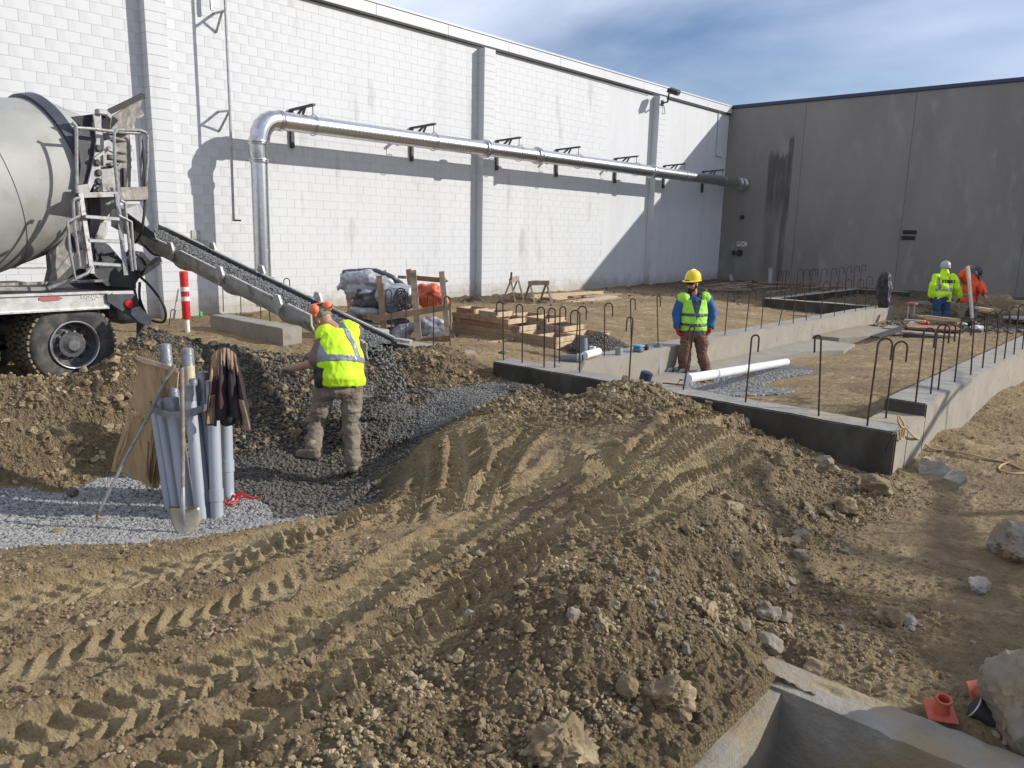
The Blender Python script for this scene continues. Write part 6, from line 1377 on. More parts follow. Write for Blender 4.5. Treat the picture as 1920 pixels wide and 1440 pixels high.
# stub-ups behind the front wall
GS = 'pipe stubs rising by the man in the yellow hard hat'
def stub(px, py, zt, r, label, m_='pvc_green', cap='pvc_dark', z0=-.25):
    A_ = Vector(onz(px, py, z0)); B_ = Vector(at(px+2, zt, depth(A_))); return pipe('pipe_stub', A_, B_, r, m_, label, True, GS, [(.05, .08, 1.14, m_), (.80, .14, 1.16, cap)])
stub(1232, 715, 651, .062, 'tall green-grey pipe stub with a dark coupling left of the yellow-helmeted man')
stub(1221, 712, 682, .062, 'shorter green-grey pipe stub directly left of the tall one', cap='pvc_green')
A_ = Vector(onz(1209, 713, -.1)); tag(MB().lathe([(0, .09), (.12, .09), (.14, .05)], A_, (.2, .1, 1), 18)  .build('blue_stub', 'navy_trim', recenter=A_), 'dark blue cap in front of the short pipe stub behind the mound', 'pipe cap')
for k, (px, py) in enumerate(((1247, 712), (1258, 711), (1270, 714))):
    A_ = Vector(onz(px, py, -.25)); t = empty('conduit_elbow', A_, ['left', 'middle', 'right'][k]+' one of three stubby conduit elbows by the boots of the yellow-helmeted man', 'conduit elbow', 'stubby conduit elbows in the floor')
    MB().tube([A_, A_+ZV*.10, A_+ZV*.16+Vector(rt0)*.05, A_+ZV*.17+Vector(rt0)*.11], .034, 10).build('elbow', 'pvc_green', t); MB().lathe([(0, .042), (.03, .042)], A_+ZV*.17+Vector(rt0)*.1, rt0, 12).build('rim', 'black', t)
GB = 'rebar lengths lying on chairs in the trench'
for k, (x0, y0, x1, y1) in enumerate(((1240, 703, 1290, 700), (1240, 708, 1300, 715), (1290, 699, 1330, 706), (1285, 706, 1335, 710), (1243, 695, 1290, 693))):
    A_, B_ = Vector(onz(x0, y0, -.16)), Vector(onz(x1, y1, -.16)); tag(MB().tube([A_, B_], .012, 6).build('rebar_length', 'black', recenter=A_), ['upper left', 'lower left', 'upper right', 'lower right', 'topmost left'][k]+' black rebar length lying by the boots of the yellow-helmeted man', 'rebar', GB)
A_ = Vector(at(1241, 693, 12.3)); tag(MB().tube([A_, at(1245, 684, 12.3), at(1246, 674, 12.3)], .011, 6).build('wire', 'black', recenter=A_), 'short black wire curling up right of the tall pipe stub', 'wire')
A_ = Vector(onz(1242, 718, TZ)); tag(MB().tube([A_, onz(1282, 722, TZ)], .009, 8).build('pink_rod', 'glove_red', recenter=A_), 'thin reddish rod lying on the front foundation wall by the white pipe', 'rod')
# long white pipe
A_ = Vector(onz(1288, 721, TZ))+ZV*.07; B_ = Vector(onz(1474, 684, -.14))+ZV*.05; pipe('white_pipe', A_, B_, .060, 'pvc_white', 'long white plastic pipe lying from the front foundation wall across the gravel', True, None)
c_ = A_.lerp(B_, .08); tag(MB().tube([c_+Vector((math.cos(a)*.0, 0, 0))+Vector(rt0)*.09*math.cos(a)*.4+Vector((0, 0, 1))*.085*math.sin(a)+Vector(fw)*.05*math.cos(a) for a in np.linspace(0, 6.0, 14)], .006, 6).build('wire_loop', 'galv_dull', recenter=c_), 'thin wire loop round the near end of the long white pipe', 'wire')

# rope coil and trailing line
cpt = Vector(onx(1688, 790, -1.885)); q = MB()
def L2(pts, r): 
    P = [Vector(p) for p in pts]; o = []
    for i in range(len(P)-1):
        for f in (0, .25, .5, .75):
            p0, p1, p2, p3 = P[max(i-1, 0)], P[i], P[i+1], P[min(i+2, len(P)-1)]; o.append(.5*((2*p1)+(-p0+p2)*f+(2*p0-5*p1+4*p2-p3)*f*f+(-p0+3*p1-3*p2+p3)*f**3))
    o.append(P[-1]); return MB().tube(o, r, 7)
XR = -1.878
t = empty('rope', cpt, 'coil of tan rope hung on the foundation corner, its end trailing over the ground', 'rope')
L2([onx(1684, 780, XR), onx(1684, 790, XR+.01), onx(1690, 800, XR+.015), onx(1696, 800, XR), onx(1692, 790, XR+.01), onx(1686, 781, XR+.01), onx(1684, 779, XR-.03)], .009).build('coil', 'rope', t)
L2([onx(1689, 797, XR), onx(1687, 812, XR+.01), onx(1689, 824, XR), onx(1695, 820, XR+.01), onx(1696, 808, XR), onx(1694, 798, XR+.01), onx(1691, 810, XR), onx(1692, 820, XR+.01)], .008).build('coil', 'rope', t)
def ongr(px, py, up_=.012):
    P = onz(px, py, -.1)
    for _ in range(3): P = onz(px, py, gz(P[0], P[1]))
    return Vector(P)+ZV*up_
L2([onx(1694, 797, XR), Vector(onx(1712, 817, XR+.02)), ongr(1728, 836, .05), ongr(1745, 843), ongr(1775, 847), ongr(1810, 852), ongr(1850, 862), ongr(1890, 870), ongr(1925, 885), ongr(1960, 890)], .010).build('trailing_line', 'rope', t)
L2([ongr(1892, 869), ongr(1878, 874), ongr(1873, 882), ongr(1890, 889), ongr(1915, 890), ongr(1930, 884)], .010).build('loop', 'rope', t)
A_ = Vector(onx(1686, 798, XR)); tag(MB().tube([A_, onx(1673, 815, XR+.002), ongr(1648, 874)], .003, 5).build('string', 'black', recenter=A_), 'thin dark string hanging down from the rope coil across the sunlit foundation face', 'string')

# jacket hung on a rebar dowel at the far end of the left foundation wall
d = depth(onz(1658, 576, TZ)); me = fuse([limb([at(1659, 520, d), at(1658, 540, d), at(1657, 570, d)], [.13, .17, .13]), limb([at(1665, 520, d), at(1667, 545, d), at(1665, 562, d)], [.08, .08, .06])], .02, 2, [(.05, (14, 14, 5)), (.02, (30, 30, 12))], 4)
o = put('draped_jacket', me, 'black', None); tag(o, 'black jacket draped over a rebar dowel at the far end of the sunlit foundation wall', 'jacket')

# ------------------------------------------------------------------ things round the two far workers
def bd(x0, y0, x1, y1, w_, h_, m_, lab, z=.0, cat='timber', grp='boards lying around the two far workers'):
    A_, B_ = onz(x0, y0, z), onz(x1, y1, z); return tag(MB().bar(A_, B_, w_, h_, bev=.004).build('timber', m_, recenter=A_), lab, cat, grp)
bd(1736, 600, 1799, 606, .30, .05, 'lumber_face', 'lower broad board of the pile in front of the far workers', .08)
bd(1734, 594, 1799, 601, .10, .08, 'lumber', 'bright pale timber on top of the pile in front of the far workers', .16)
bd(1695, 600, 1735, 603, .12, .05, 'lumber', 'thin pale board sticking out left of the pile in front of the far workers', .12)
bd(1700, 612, 1800, 618, .7, .05, 'lumber_red', 'dark reddish mat lying flat in front of the board pile', .03)
bd(1690, 622, 1805, 632, .35, .05, 'lumber_old', 'grey plank lying nearest the camera in front of the far workers', .0)
bd(1695, 628, 1806, 640, .12, .10, 'dark_steel', 'long dark beam lying along the near edge of the grey plank', -.02)
bd(1833, 577, 1858, 581, .14, .05, 'lumber', 'orange-lit board on the soil heap right of the man in orange', .45)
bd(1838, 583, 1862, 586, .14, .05, 'lumber_face', 'second orange-lit board below the first on the soil heap', .32)
bd(1890, 594, 1950, 600, .5, .05, 'block_pale', 'pale sheet lying behind the rebar at the right edge', .15)
bd(1893, 620, 1960, 624, .5, .04, 'pvc_green', 'flat greenish sheet on the ground at the right edge', .02)
bd(1640, 632, 1700, 612, .2, .03, 'dark_steel', 'dark tarpaulin strip on the ground left of the far boards', .0)
for k, (x, y, s_, m_, lab) in enumerate(((1722, 598, .20, 'khaki', 'tan bag lying left of the man with the yellow jacket'), (1712, 606, .11, 'white_paint', 'small white block on the ground by the end of the foundation wall'), (1734, 606, .10, 'red', 'small red object beside the tan bag'),
                                         (1834, 616, .16, 'white_paint', 'crumpled white bag on the ground behind the right rebar row'), (1824, 606, .15, 'black', 'black coil of hose by the crumpled white bag'), (1806, 608, .12, 'block_pale', 'pale rubble piece beside the black hose coil'))):
    c_ = onz(x, y, .06); me = fuse([ellipsoid(c_, (s_, s_*.8, s_*.55))], .02, 1, [(s_*.25, (9, 9, 9))], k+3); o = put('site_item', me, m_, None); tag(o, lab, ['bag', 'block', 'container', 'bag', 'hose', 'rubble'][k])
A_ = onz(1706, 600, .0); t = empty('stool', A_, 'small stand with a red top by the end of the sunlit foundation wall', 'stand'); MB().box(A_+[0, 0, .42], (.24, .2, .05), bev=.01).build('top', 'reflector', t)
for sx_ in (-.07, .07): MB().bar(A_+[sx_, 0, 0], A_+[sx_, 0, .40], .025, .025).build('leg', 'galv_dull', t)
me = fuse([ellipsoid(at(1868, 588, 21), (1.5, .8, .42)), ellipsoid(at(1845, 586, 21.5), (.9, .7, .5))], .06, 1, [(.18, (3, 3, 3)), (.06, (11, 11, 11))], 5); o = put('soil_heap', me, 'clod', None); tag(o, 'tan soil heap at the right edge beside the man in orange', 'soil heap')
q = MB()
for k in range(55):
    A_ = Vector((R.uniform(-7, 0), R.uniform(23.5, 30), .08+R.random()*.2)); a = R.uniform(-1.2, 1.2); q.bar(A_, A_+Vector((math.cos(a)*R.uniform(.5, 1.8), math.sin(a)*.9, R.uniform(-.05, .1))), R.uniform(.04, .14), .03)
tag(q.build('site_debris', 'galv_dull'), 'tangle of dull planks and tubes on the shaded ground before the grey wall', 'debris', None, 'stuff')
q = MB()
for k in range(40):
    A_ = Vector((R.uniform(-14.5, -9.8), R.uniform(24.5, 30.5), .08+R.random()*.15)); a = R.uniform(-1.2, 1.2); q.bar(A_, A_+Vector((math.cos(a)*R.uniform(.4, 1.4), math.sin(a)*.9, R.uniform(-.05, .15))), R.uniform(.04, .12), .03)
tag(q.build('site_debris', 'lumber_old'), 'weathered scraps on the shaded ground at the left foot of the grey wall', 'debris', None, 'stuff')
A_ = ony(1369, 516, 31.4); tag(L2([A_, ony(1373, 530, 31.2), ony(1380, 545, 30.8), ony(1395, 548, 30.5)], .09).build('drain_hose', 'pvc_green', recenter=A_), 'thick hose curving from the foot of the grey wall near the corner', 'hose')
A_ = ony(1443, 532, 31.0); pipe('pipe_stub', A_, ony(1445, 503, 31.0), .09, 'block_pale', 'pale upright pipe against the foot of the grey wall under the dark stain', True, None)

# ------------------------------------------------------------------ rocks and broken concrete one can single out
def rock(px, py, w_px, h_px, m_, label, cat='rock', z=None, seed=0, flat=.7, name='rock', jag=.6, sub=4, sink=.25):
    P = ongr(px, py, 0) if z is None else Vector(onz(px, py, z)); s_ = w_px*depth(P)/FPX/2
    b = bmesh.new(); bmesh.ops.create_icosphere(b, subdivisions=sub, radius=1); off = Vector((seed*3.1, seed*1.7, seed))
    rr_ = random.Random(seed+100); planes = [(Vector((rr_.gauss(0, 1), rr_.gauss(0, 1), rr_.gauss(0, .8))).normalized(), rr_.uniform(.55, .85)) for _ in range(9)]
    for v in b.verts:
        c = v.co.copy()
        for n_, d_ in planes:
            e = c.dot(n_)-d_
            if e > 0: c -= n_*e*.85
        c *= 1+jag*.35*mnoise.noise(c*1.5+off)+jag*.22*mnoise.noise(c*4+off)+jag*.12*mnoise.noise(c*10+off)+jag*.06*mnoise.noise(c*24+off)
        v.co = Vector((c.x*s_, c.y*s_*.85, c.z*s_*flat))
    me = bpy.data.meshes.new(name); b.to_mesh(me); b.free(); me.materials.append(M[m_]); me.polygons.foreach_set('use_smooth', [True]*len(me.polygons)); me.set_sharp_from_angle(angle=math.radians(38))
    o = link(name, me, None, P+ZV*s_*flat*(1-2*sink)); o.rotation_euler = (0, 0, HEAD+seed); return tag(o, label, cat)
# leaning broken slab with thickness
def broken(pts, ext, label, seed, amp=.018):
    b = bmesh.new(); n = len(pts); V = [b.verts.new(p) for p in pts]+[b.verts.new(Vector(p)+ext) for p in pts]
    b.faces.new(V[:n][::-1]); b.faces.new(V[n:])
    for i in range(n): b.faces.new((V[i], V[(i+1) % n], V[n+(i+1) % n], V[n+i]))
    bmesh.ops.triangulate(b, faces=b.faces)
    for _ in range(4): bmesh.ops.subdivide_edges(b, edges=list(b.edges), cuts=1)
    b.normal_update(); of = Vector((seed, seed*2, 0))
    for v in b.verts: v.co += v.normal*(mnoise.noise(v.co*9+of)*amp*1.6+mnoise.noise(v.co*26+of)*amp*.8) + Vector((mnoise.noise(v.co*14-of), mnoise.noise(v.co*14+of*2), 0))*amp*.6
    bmesh.ops.recalc_face_normals(b, faces=b.faces); me = bpy.data.meshes.new('broken_slab'); b.to_mesh(me); b.free(); me.materials.append(M['rock_pale'])
    c = Vector(pts[0]); me.transform(Matrix.Translation(-c)); tag(link('broken_slab', me, None, c), label, 'concrete slab')
dS = depth(ongr(1760, 900))
broken([ongr(1722, 888, .0), ongr(1762, 903, .0), Vector(at(1790, 895, dS+.04)), Vector(at(1772, 868, dS+.22)), Vector(at(1752, 853, dS+.32)), Vector(at(1728, 860, dS+.26))], Vector((.05, .05, -.10)), 'tilted broken slab of grey concrete on the ground right of the foundation corner', 3)
broken([ongr(1764, 906, .05), ongr(1797, 918, .05), ongr(1812, 914, .09), ongr(1800, 903, .11), ongr(1785, 899, .10)], Vector((0, 0, -.09)), 'small flat piece of broken concrete just below the tilted slab', 8, .012)
rock(1905, 1045, 130, 60, 'rock', 'large grey boulder half in the picture at the right edge', seed=1, sink=.15, sub=5)
rock(1925, 1400, 215, 150, 'rock', 'very large concrete lump in the bottom right corner by the orange pipe flanges', z=-.05, seed=2, flat=.95, sub=5, sink=.1, cat='concrete lump')
rock(1835, 1107, 52, 34, 'rock_pale', 'squarish grey stone on the bare ground below the large boulder', seed=3)
rock(1668, 1168, 60, 40, 'clod', 'brown earthy lump among small pale stones on the bare ground', seed=4, cat='soil lump')
rock(1700, 1168, 36, 24, 'rock_pale', 'small whitish stone right of the brown earthy lump', seed=5)
rock(1708, 1182, 16, 12, 'rock_pale', 'tiny whitish pebble under the small whitish stone', seed=6, cat='pebble')
rock(1880, 1262, 44, 50, 'rock_pale', 'pale upright stone above the orange pipe flanges', seed=7, flat=1.0)
rock(1583, 957, 50, 32, 'clod', 'brown lump of soil at the right foot of the mound, left of the wide one', seed=8, cat='soil lump')
rock(1638, 921, 62, 36, 'clod', 'wide brown lump of soil near the foundation corner at the foot of the mound', seed=9, cat='soil lump')
rock(1662, 926, 36, 26, 'clod', 'smaller brown lump touching the wide one near the foundation corner', seed=10, cat='soil lump')
rock(1545, 872, 38, 26, 'rock', 'grey stone wedged between the mound and the dark foundation face', seed=11)
rock(1562, 885, 26, 24, 'rock', 'small grey stone right of the one wedged by the foundation', seed=12)
rock(1060, 1410, 130, 90, 'clod', 'large muddy boulder sunk in the mound at the bottom centre', seed=13, sink=.42, sub=5, flat=.8, jag=1.0)
rock(1255, 1310, 100, 66, 'clod', 'big brown block of soil left of the concrete box', seed=14, sink=.40, jag=1.0, cat='soil lump', sub=5)
rock(1175, 1300, 44, 70, 'clod', 'upright brown lump of soil between the boulder and the big block', seed=15, flat=1.1, cat='soil lump')
rock(1440, 1160, 50, 34, 'rock', 'rounded grey stone on the slope above the concrete box', seed=16)
rock(1445, 1218, 60, 38, 'rock', 'flattish grey stone directly below the rounded one on the slope', seed=17)
rock(1525, 1258, 50, 46, 'clod', 'brown lump of soil by the top corner of the concrete box', seed=18, cat='soil lump')
rock(1500, 1045, 34, 26, 'rock_pale', 'pale rounded stone among darker ones at the foot of the slope', seed=19)
rock(1502, 1012, 40, 34, 'rock', 'grey rounded stone above the pale one at the foot of the slope', seed=20)
rock(882, 1157, 26, 18, 'rock_pale', 'whitish stone on the crest of the mound between the tyre tracks and the slope', seed=22)
rock(350, 1330, 30, 22, 'rock_pale', 'small pale stone lying between the tyre tracks at the lower left', seed=23)
rock(108, 1003, 26, 16, 'clod', 'small brown clod lying on the pale gravel at the left', seed=24, z=ZG, cat='soil clod')
rock(90, 1025, 30, 14, 'clod', 'flat brown clod near the front edge of the pale gravel', seed=25, z=ZG, cat='soil clod')
rock(136, 928, 24, 16, 'stone_dark', 'dark stone lying in the shaded part of the pale gravel', seed=26, z=ZG)
rock(500, 665, 22, 22, 'clod', 'dark earth lump on top of the bank left of the bending worker', seed=27, cat='soil lump')
# orange pipe flanges and a black pipe
def flange(px, py, yaw, tilt, label, s_=1.0):
    P = ongr(px, py, .03); t = empty('pipe_flange', P, label, 'pipe flange', 'orange pipe flanges by the concrete box')
    Mx = Matrix.Translation(P) @ Matrix.Rotation(yaw, 4, 'Z') @ Matrix.Rotation(tilt, 4, 'X') @ Matrix.Scale(s_, 4)
    q = MB().box((0, 0, 0), (.155, .155, .012), bev=.004); q.v = [tuple(Mx @ Vector(v)) for v in q.v]; q.build('plate', 'orange_plastic', t)
    q = MB().lathe([(.005, .046), (.03, .040), (.075, .036), (.08, .043), (.095, .043), (.095, .031), (.02, .030)], (0, 0, 0), (0, 0, 1), 24, True); q.v = [tuple(Mx @ Vector(v)) for v in q.v]; q.build('collar', 'orange_plastic', t)
flange(1762, 1345, .5, .25, 'orange pipe flange lying face up on the soil beside the concrete box', .78)
flange(1838, 1312, 1.0, .9, 'orange pipe flange tilted against the big concrete lump', .78)
A_ = ongr(1822, 1335, .03); t = empty('black_pipe_end', A_, 'short black pipe end with a pale rim beside the tilted orange flange', 'pipe'); MB().lathe([(0, .05), (.14, .05)], A_, (.5, .1, -.25), 18).build('pipe', 'black', t); MB().lathe([(0, .051), (.006, .051)], A_, (.5, .1, -.25), 18, False).build('rim', 'white_paint', t)

# bare tree just outside the right edge: it throws the thin branch shadows over the ground
tb = Vector((8.6, 11.0, -.1)); t = empty('bare_tree', tb, 'leafless tree outside the right edge of the picture', 'tree')
br = MB(); rt_ = random.Random(5)
def branch(p, d_, L, r, lv, mx=3):
    pts = [p]; dd = d_.copy()
    for k in range(5): dd = (dd+Vector((rt_.uniform(-.14, .14), rt_.uniform(-.14, .14), rt_.uniform(-.08, .10)))).normalized(); pts.append(pts[-1]+dd*L/5)
    br.tube(pts, r, 6, True, [r*(1-.14*k) for k in range(6)])
    if lv < mx:
        for k in range(4):
            q_ = pts[rt_.randint(1, 5)]; s_ = Vector((rt_.uniform(-1, 1), rt_.uniform(-1, 1), rt_.uniform(-.3, .8))).normalized(); branch(q_, (dd*.8+s_*.7).normalized(), L*.55, r*.52, lv+1, mx)
br.tube([tb, tb+Vector((.1, 0, 2.5)), tb+Vector((-.1, .1, 5)), tb+Vector((0, 0, 6.2))], .14, 10, True, [.22, .18, .14, .08])
for z_, d_, L in ((6.0, (-1, .08, -.66), 5.6), (5.2, (-1, .25, -.30), 2.6), (4.4, (.8, -.3, .3), 2.0)):
    branch(tb+Vector((0, .03, z_)), Vector(d_).normalized(), L, .13, 1, 4)
br.build('trunk', 'wood_handle', t)
# ------------------------------------------------------------------ people
def fr(f, u):
    f = Vector(f).normalized(); u = Vector(u); u = (u-f*u.dot(f)).normalized(); return f, u, f.cross(u)
def head_solids(c, f, u, k=1.0):
    f, u, r = fr(f, u); Q = Matrix((r, f, u)).transposed(); c = Vector(c)
    S = [ellipsoid(c+u*.025*k-f*.008*k, (.076*k, .096*k, .092*k), Q), ellipsoid(c-u*.045*k+f*.022*k, (.058*k, .068*k, .068*k), Q),
         ellipsoid(c-u*.088*k+f*.055*k, (.026*k, .024*k, .022*k), Q), limb([c+f*.088*k+u*.012*k, c+f*.112*k-u*.030*k], [.009*k, .015*k], 8),
         ellipsoid(c+f*.080*k+u*.030*k, (.055*k, .018*k, .013*k), Q), ellipsoid(c+f*.085*k-u*.060*k, (.026*k, .014*k, .010*k), Q)]
    for s in (-1, 1): S += [ellipsoid(c+r*s*.078*k-f*.006*k-u*.008*k, (.010*k, .022*k, .032*k), Q), ellipsoid(c+r*s*.045*k+f*.060*k-u*.028*k, (.022*k, .022*k, .020*k), Q)]
    return S
def hand_solids(w, d, n, side, curl=.5, g=0.0, k=1.0, spread=1.0):
    "d towards the fingers, n the way the palm faces; side +1 puts the thumb on the d x n side"
    w = Vector(w); d, n, l = fr(d, n); l = l*side; Q = Matrix((l, d, n)).transposed()
    S = [ellipsoid(w+d*.052*k, ((.042+g)*k, (.056+g)*k, (.017+g)*k), Q), limb([w-d*.02*k, w+d*.03*k], [(.026+g)*k, (.028+g)*k], 10)]
    for i, (o, L) in enumerate(((.030, .072), (.010, .082), (-.011, .076), (-.031, .058))):
        p = w+d*(.092-.006*abs(i-1))*k+l*o*k; a = .25; dd = d; pts = [p-d*.02*k, p]; 
        for s_ in (.45, .32, .23):
            a_ = curl*1.05; dd = (dd*math.cos(a_)+n*math.sin(a_)).normalized(); nn = (n*math.cos(a_)-d*math.sin(a_)); pts.append(pts[-1]+(dd+l*o*1.5*spread).normalized()*L*s_*k)
            d2 = dd; n = n
        S.append(limb(pts, [(.0095+g)*k, (.0095+g)*k, (.009+g)*k, (.0082+g)*k, (.007+g)*k], 8))
    tb = w+d*.022*k+l*.030*k; td = (l*.62+d*.72+n*.30).normalized(); td2 = (l*.1+d*.85+n*.55).normalized()
    S.append(limb([tb, tb+td*.038*k, tb+td*.038*k+td2*.030*k, tb+td*.038*k+td2*.052*k], [(.015+g)*k, (.012+g)*k, (.0105+g)*k, (.008+g)*k], 8))
    return S
def helmet(parent, c, f, u, m_, k=1.0, brim=.05, ridge=True):
    f, u, r = fr(f, u); c = Vector(c); b = MB(); V = []; F = []; seg = 32
    prof = [(0, 1.0), (.02, 1.0), (.05, .985), (.085, .93), (.115, .82), (.14, .62), (.152, .38), (.157, .12), (.158, .001)]
    for t_, q in prof:
        for s in range(seg):
            a = 2*math.pi*s/seg; V.append(c+u*t_*k+r*(.118*q*k*math.cos(a))+f*(.138*q*k*math.sin(a)))
    n = len(prof)
    for i in range(n-1):
        for s in range(seg): F.append((i*seg+s, i*seg+(s+1) % seg, (i+1)*seg+(s+1) % seg, (i+1)*seg+s))
    b.add(V, F); b.f.append(tuple((n-1)*seg+s for s in range(seg)))
    h = b.build('hard_hat', m_, parent, 50)
    V = []; F = []
    for j, (ex, dz) in enumerate(((-.004, .006), (.0, .0), (1.0, -.004), (1.0, -.010), (-.004, -.006))):
        for s in range(seg):
            a = 2*math.pi*s/seg; e = (brim*max(0, math.sin(a))**1.5+.012)*ex if ex > .1 else ex; V.append(c+u*(dz-.02*max(0, math.sin(a))*max(ex, 0))*k+r*((.118+e)*k*math.cos(a))+f*((.138+e)*k*math.sin(a)))
    for j in range(4):
        for s in range(seg): F.append((j*seg+s, j*seg+(s+1) % seg, (j+1)*seg+(s+1) % seg, (j+1)*seg+s))
    MB().add(V, F).build('brim', m_, h, 50)
    if ridge: MB().tube([c+u*(.158*math.sin(a)+.004)*k*1.0+f*(.138*math.cos(a))*k for a in np.linspace(.35, 2.8, 12)], .012*k, 8).build('ridge', m_, h, 50)
    return h
def shin(J, a, b, ra, rb, rm=None, bulge=None):
    A, B = Vector(J[a]), Vector(J[b]); M_ = A.lerp(B, .4)+(Vector(bulge) if bulge else Vector()); return limb([A, M_, B], [ra, rm or (ra+rb)/2, rb])
def figure(name, label, J, f, look, o, k=1.0, vox=.011):
    """J: joints in site coordinates; f: way the chest faces; look: way the head faces; o: outfit"""
    P = empty(name, J['feet'], label, 'person'); f = Vector(f).normalized()
    hipc = (Vector(J['hl'])+Vector(J['hr']))/2; neck = Vector(J['neck']); shc = (Vector(J['sl'])+Vector(J['sr']))/2
    side = (Vector(J['sr'])-Vector(J['sl'])).normalized(); yaw = math.atan2(side.y, side.x); hs = (Vector(J['hr'])-Vector(J['hl'])).normalized(); hyaw = math.atan2(hs.y, hs.x)
    g = o.get('girth', 1.0); sw = (Vector(J['sr'])-Vector(J['sl'])).length/2
    def torso(e=0.0, lo=0.0, hi=1.0):
        tp = o.get('top', 1.0); L = [(-.10, .150, .105), (0, .165*min(g, 1.1), .115), (.14, .160*g, .125*g), (.30, .155*g, .125*g), (.50, .162*g, .125*g), (.72, .175*tp, .120), (.88, .175*tp, .105), (.97, .120*tp, .085), (1.03, .07, .07)]
        up_ = (shc+(neck-shc)*.35)-hipc; R_ = []
        for t_, rx, ry in L:
            if t_ < lo-1e-6 or t_ > hi+1e-6: continue
            back = -f*.035*math.sin(max(0, min(1, t_))*math.pi)*o.get('hunch', .3)
            R_.append((hipc+up_*t_+back, rx*k+e, ry*k+e, hyaw+(yaw-hyaw)*max(0, min(1, t_))))
        return loft(R_, 24)
    uh = (Vector(J['head'])-neck).normalized()
    skin = head_solids(J['head'], look, o.get('headup', uh+ZV), k) + [limb([neck-uh*.05, Vector(J['head'])-uh*.03], [.056*k, .054*k])]
    arms = []; 
    for s, sd_ in (('l', -1), ('r', 1)):
        arms.append(limb([J['s'+s], Vector(J['s'+s]).lerp(Vector(J['e'+s]), .45), J['e'+s]], [.060*k, .050*k, .041*k])); arms.append(limb([J['e'+s], Vector(J['e'+s]).lerp(Vector(J['w'+s]), .3), J['w'+s]], [.042*k, .042*k, .027*k]))
    legs = []
    for s in 'lr':
        legs.append(limb([J['h'+s], Vector(J['h'+s]).lerp(Vector(J['k'+s]), .4), J['k'+s]], [.088*k, .076*k, .054*k])); legs.append(limb([J['k'+s], Vector(J['k'+s]).lerp(Vector(J['a'+s]), .3), J['a'+s]], [.055*k, .055*k, .036*k]))
        legs.append(limb([J['a'+s], J['t'+s]], [.040*k, .032*k]))
    hands = []
    for s in 'lr':
        hd, hn, hs_, cu = J['hand'+s]; hands += hand_solids(J['w'+s], hd, hn, hs_, cu, 0, k)
    body = fuse(skin+[torso(-.012)]+arms+legs+hands, vox*.8, 2); put('body', body, 'skin', P)
    # trousers
    tw = o.get('trouser', .018); S = [loft([(hipc-ZV*.09*k, .13*k+tw, .105*k+tw, hyaw), (hipc, .168*k+tw*.6, .122*k+tw*.6, hyaw), (hipc+ZV*.08*k, .158*k*g+tw*.4, .118*k*g+tw*.4, hyaw), (hipc+ZV*.12*k, .150*k*g+tw*.3, .112*k*g+tw*.3, hyaw)], 24)]
    for s in 'lr':
        H_, K_, A_ = Vector(J['h'+s]), Vector(J['k'+s]), Vector(J['a'+s])
        S.append(limb([H_, H_.lerp(K_, .5), K_], [.098*k+tw*.5, .082*k+tw, .062*k+tw])); S.append(limb([K_, K_.lerp(A_, .3), K_.lerp(A_, .93)], [.062*k+tw, .064*k+tw, .050*k+tw]))
        if o.get('bunch'): S.append(limb([K_.lerp(A_, .80), K_.lerp(A_, .95)], [.056*k+tw, .060*k+tw]))
    if o.get('seat'): S.append(ellipsoid(hipc-f*.055*k-ZV*.02*k, (.14*k, .09*k, .11*k), Matrix.Rotation(hyaw, 3, 'Z')))
    tr = fuse(S, vox*.8, 2, [(.016*k, (7, 7, 9)), (.012*k, (13, 13, 30)), (.006*k, (40, 40, 70))], 5); put('trousers', tr, o['trousers'], P)
    # boots
    for s in 'lr':
        A_, T_ = Vector(J['a'+s]), Vector(J['t'+s]); d = (T_-A_); d.z = 0; d.normalize(); zf = min(A_.z, T_.z)-.045*k
        st = MB(); B_ = fuse([limb([A_+ZV*.07*k, A_], [.052*k, .052*k]), limb([A_-ZV*.03*k-d*.03*k, A_.lerp(T_, .5)-ZV*.015*k, T_], [.050*k, .050*k, .042*k])], vox*.7, 2, [(.004, (20, 20, 20))]); bo = put('boot', B_, o['boots'], P)
        MB().bar((A_-d*.07*k)-ZV*.062*k, T_+d*.045*k-ZV*.030*k, .085*k, .028*k, bev=.008).build('sole', 'black', bo)
    # upper garments
    for gi, G in enumerate(o['tops']):
        e = G['e']; S = [torso(e, G.get('lo', -.10), G.get('hi', .97))]
        for s in 'lr':
            if G.get('sleeve', 0) > 0:
                S.append(limb([J['s'+s], Vector(J['s'+s]).lerp(Vector(J['e'+s]), .5), J['e'+s]][:3] if G['sleeve'] >= 1 else [J['s'+s], Vector(J['s'+s]).lerp(Vector(J['e'+s]), G['sleeve'])], ([.066*k+e, .058*k+e, .050*k+e] if G['sleeve'] >= 1 else [.066*k+e, .062*k+e])))
                if G['sleeve'] > 1: S.append(limb([J['e'+s], Vector(J['e'+s]).lerp(Vector(J['w'+s]), .5), Vector(J['e'+s]).lerp(Vector(J['w'+s]), .93)], [.050*k+e, .048*k+e, .036*k+e]))
            else: S.append(ellipsoid(Vector(J['s'+s]).lerp(neck, .20)-ZV*.01, (.070*k+e, .070*k+e, .066*k+e)))
        if G.get('collar'): S.append(limb([neck-uh*.05, neck+uh*G['collar']], [.085*k+e, .072*k+e]))
        if G.get('hood'): S.append(ellipsoid(neck-f*.06*k, (.10*k, .07*k, .07*k)))
        me = fuse(S, vox*.85, 2, [(G.get('wr', .010)*1.5*k, (6, 6, 9)), (.008*k, (20, 20, 13)), (.004*k, (44, 44, 30))], gi+3)
        go = put(G['name'], me, G['mat'], P)
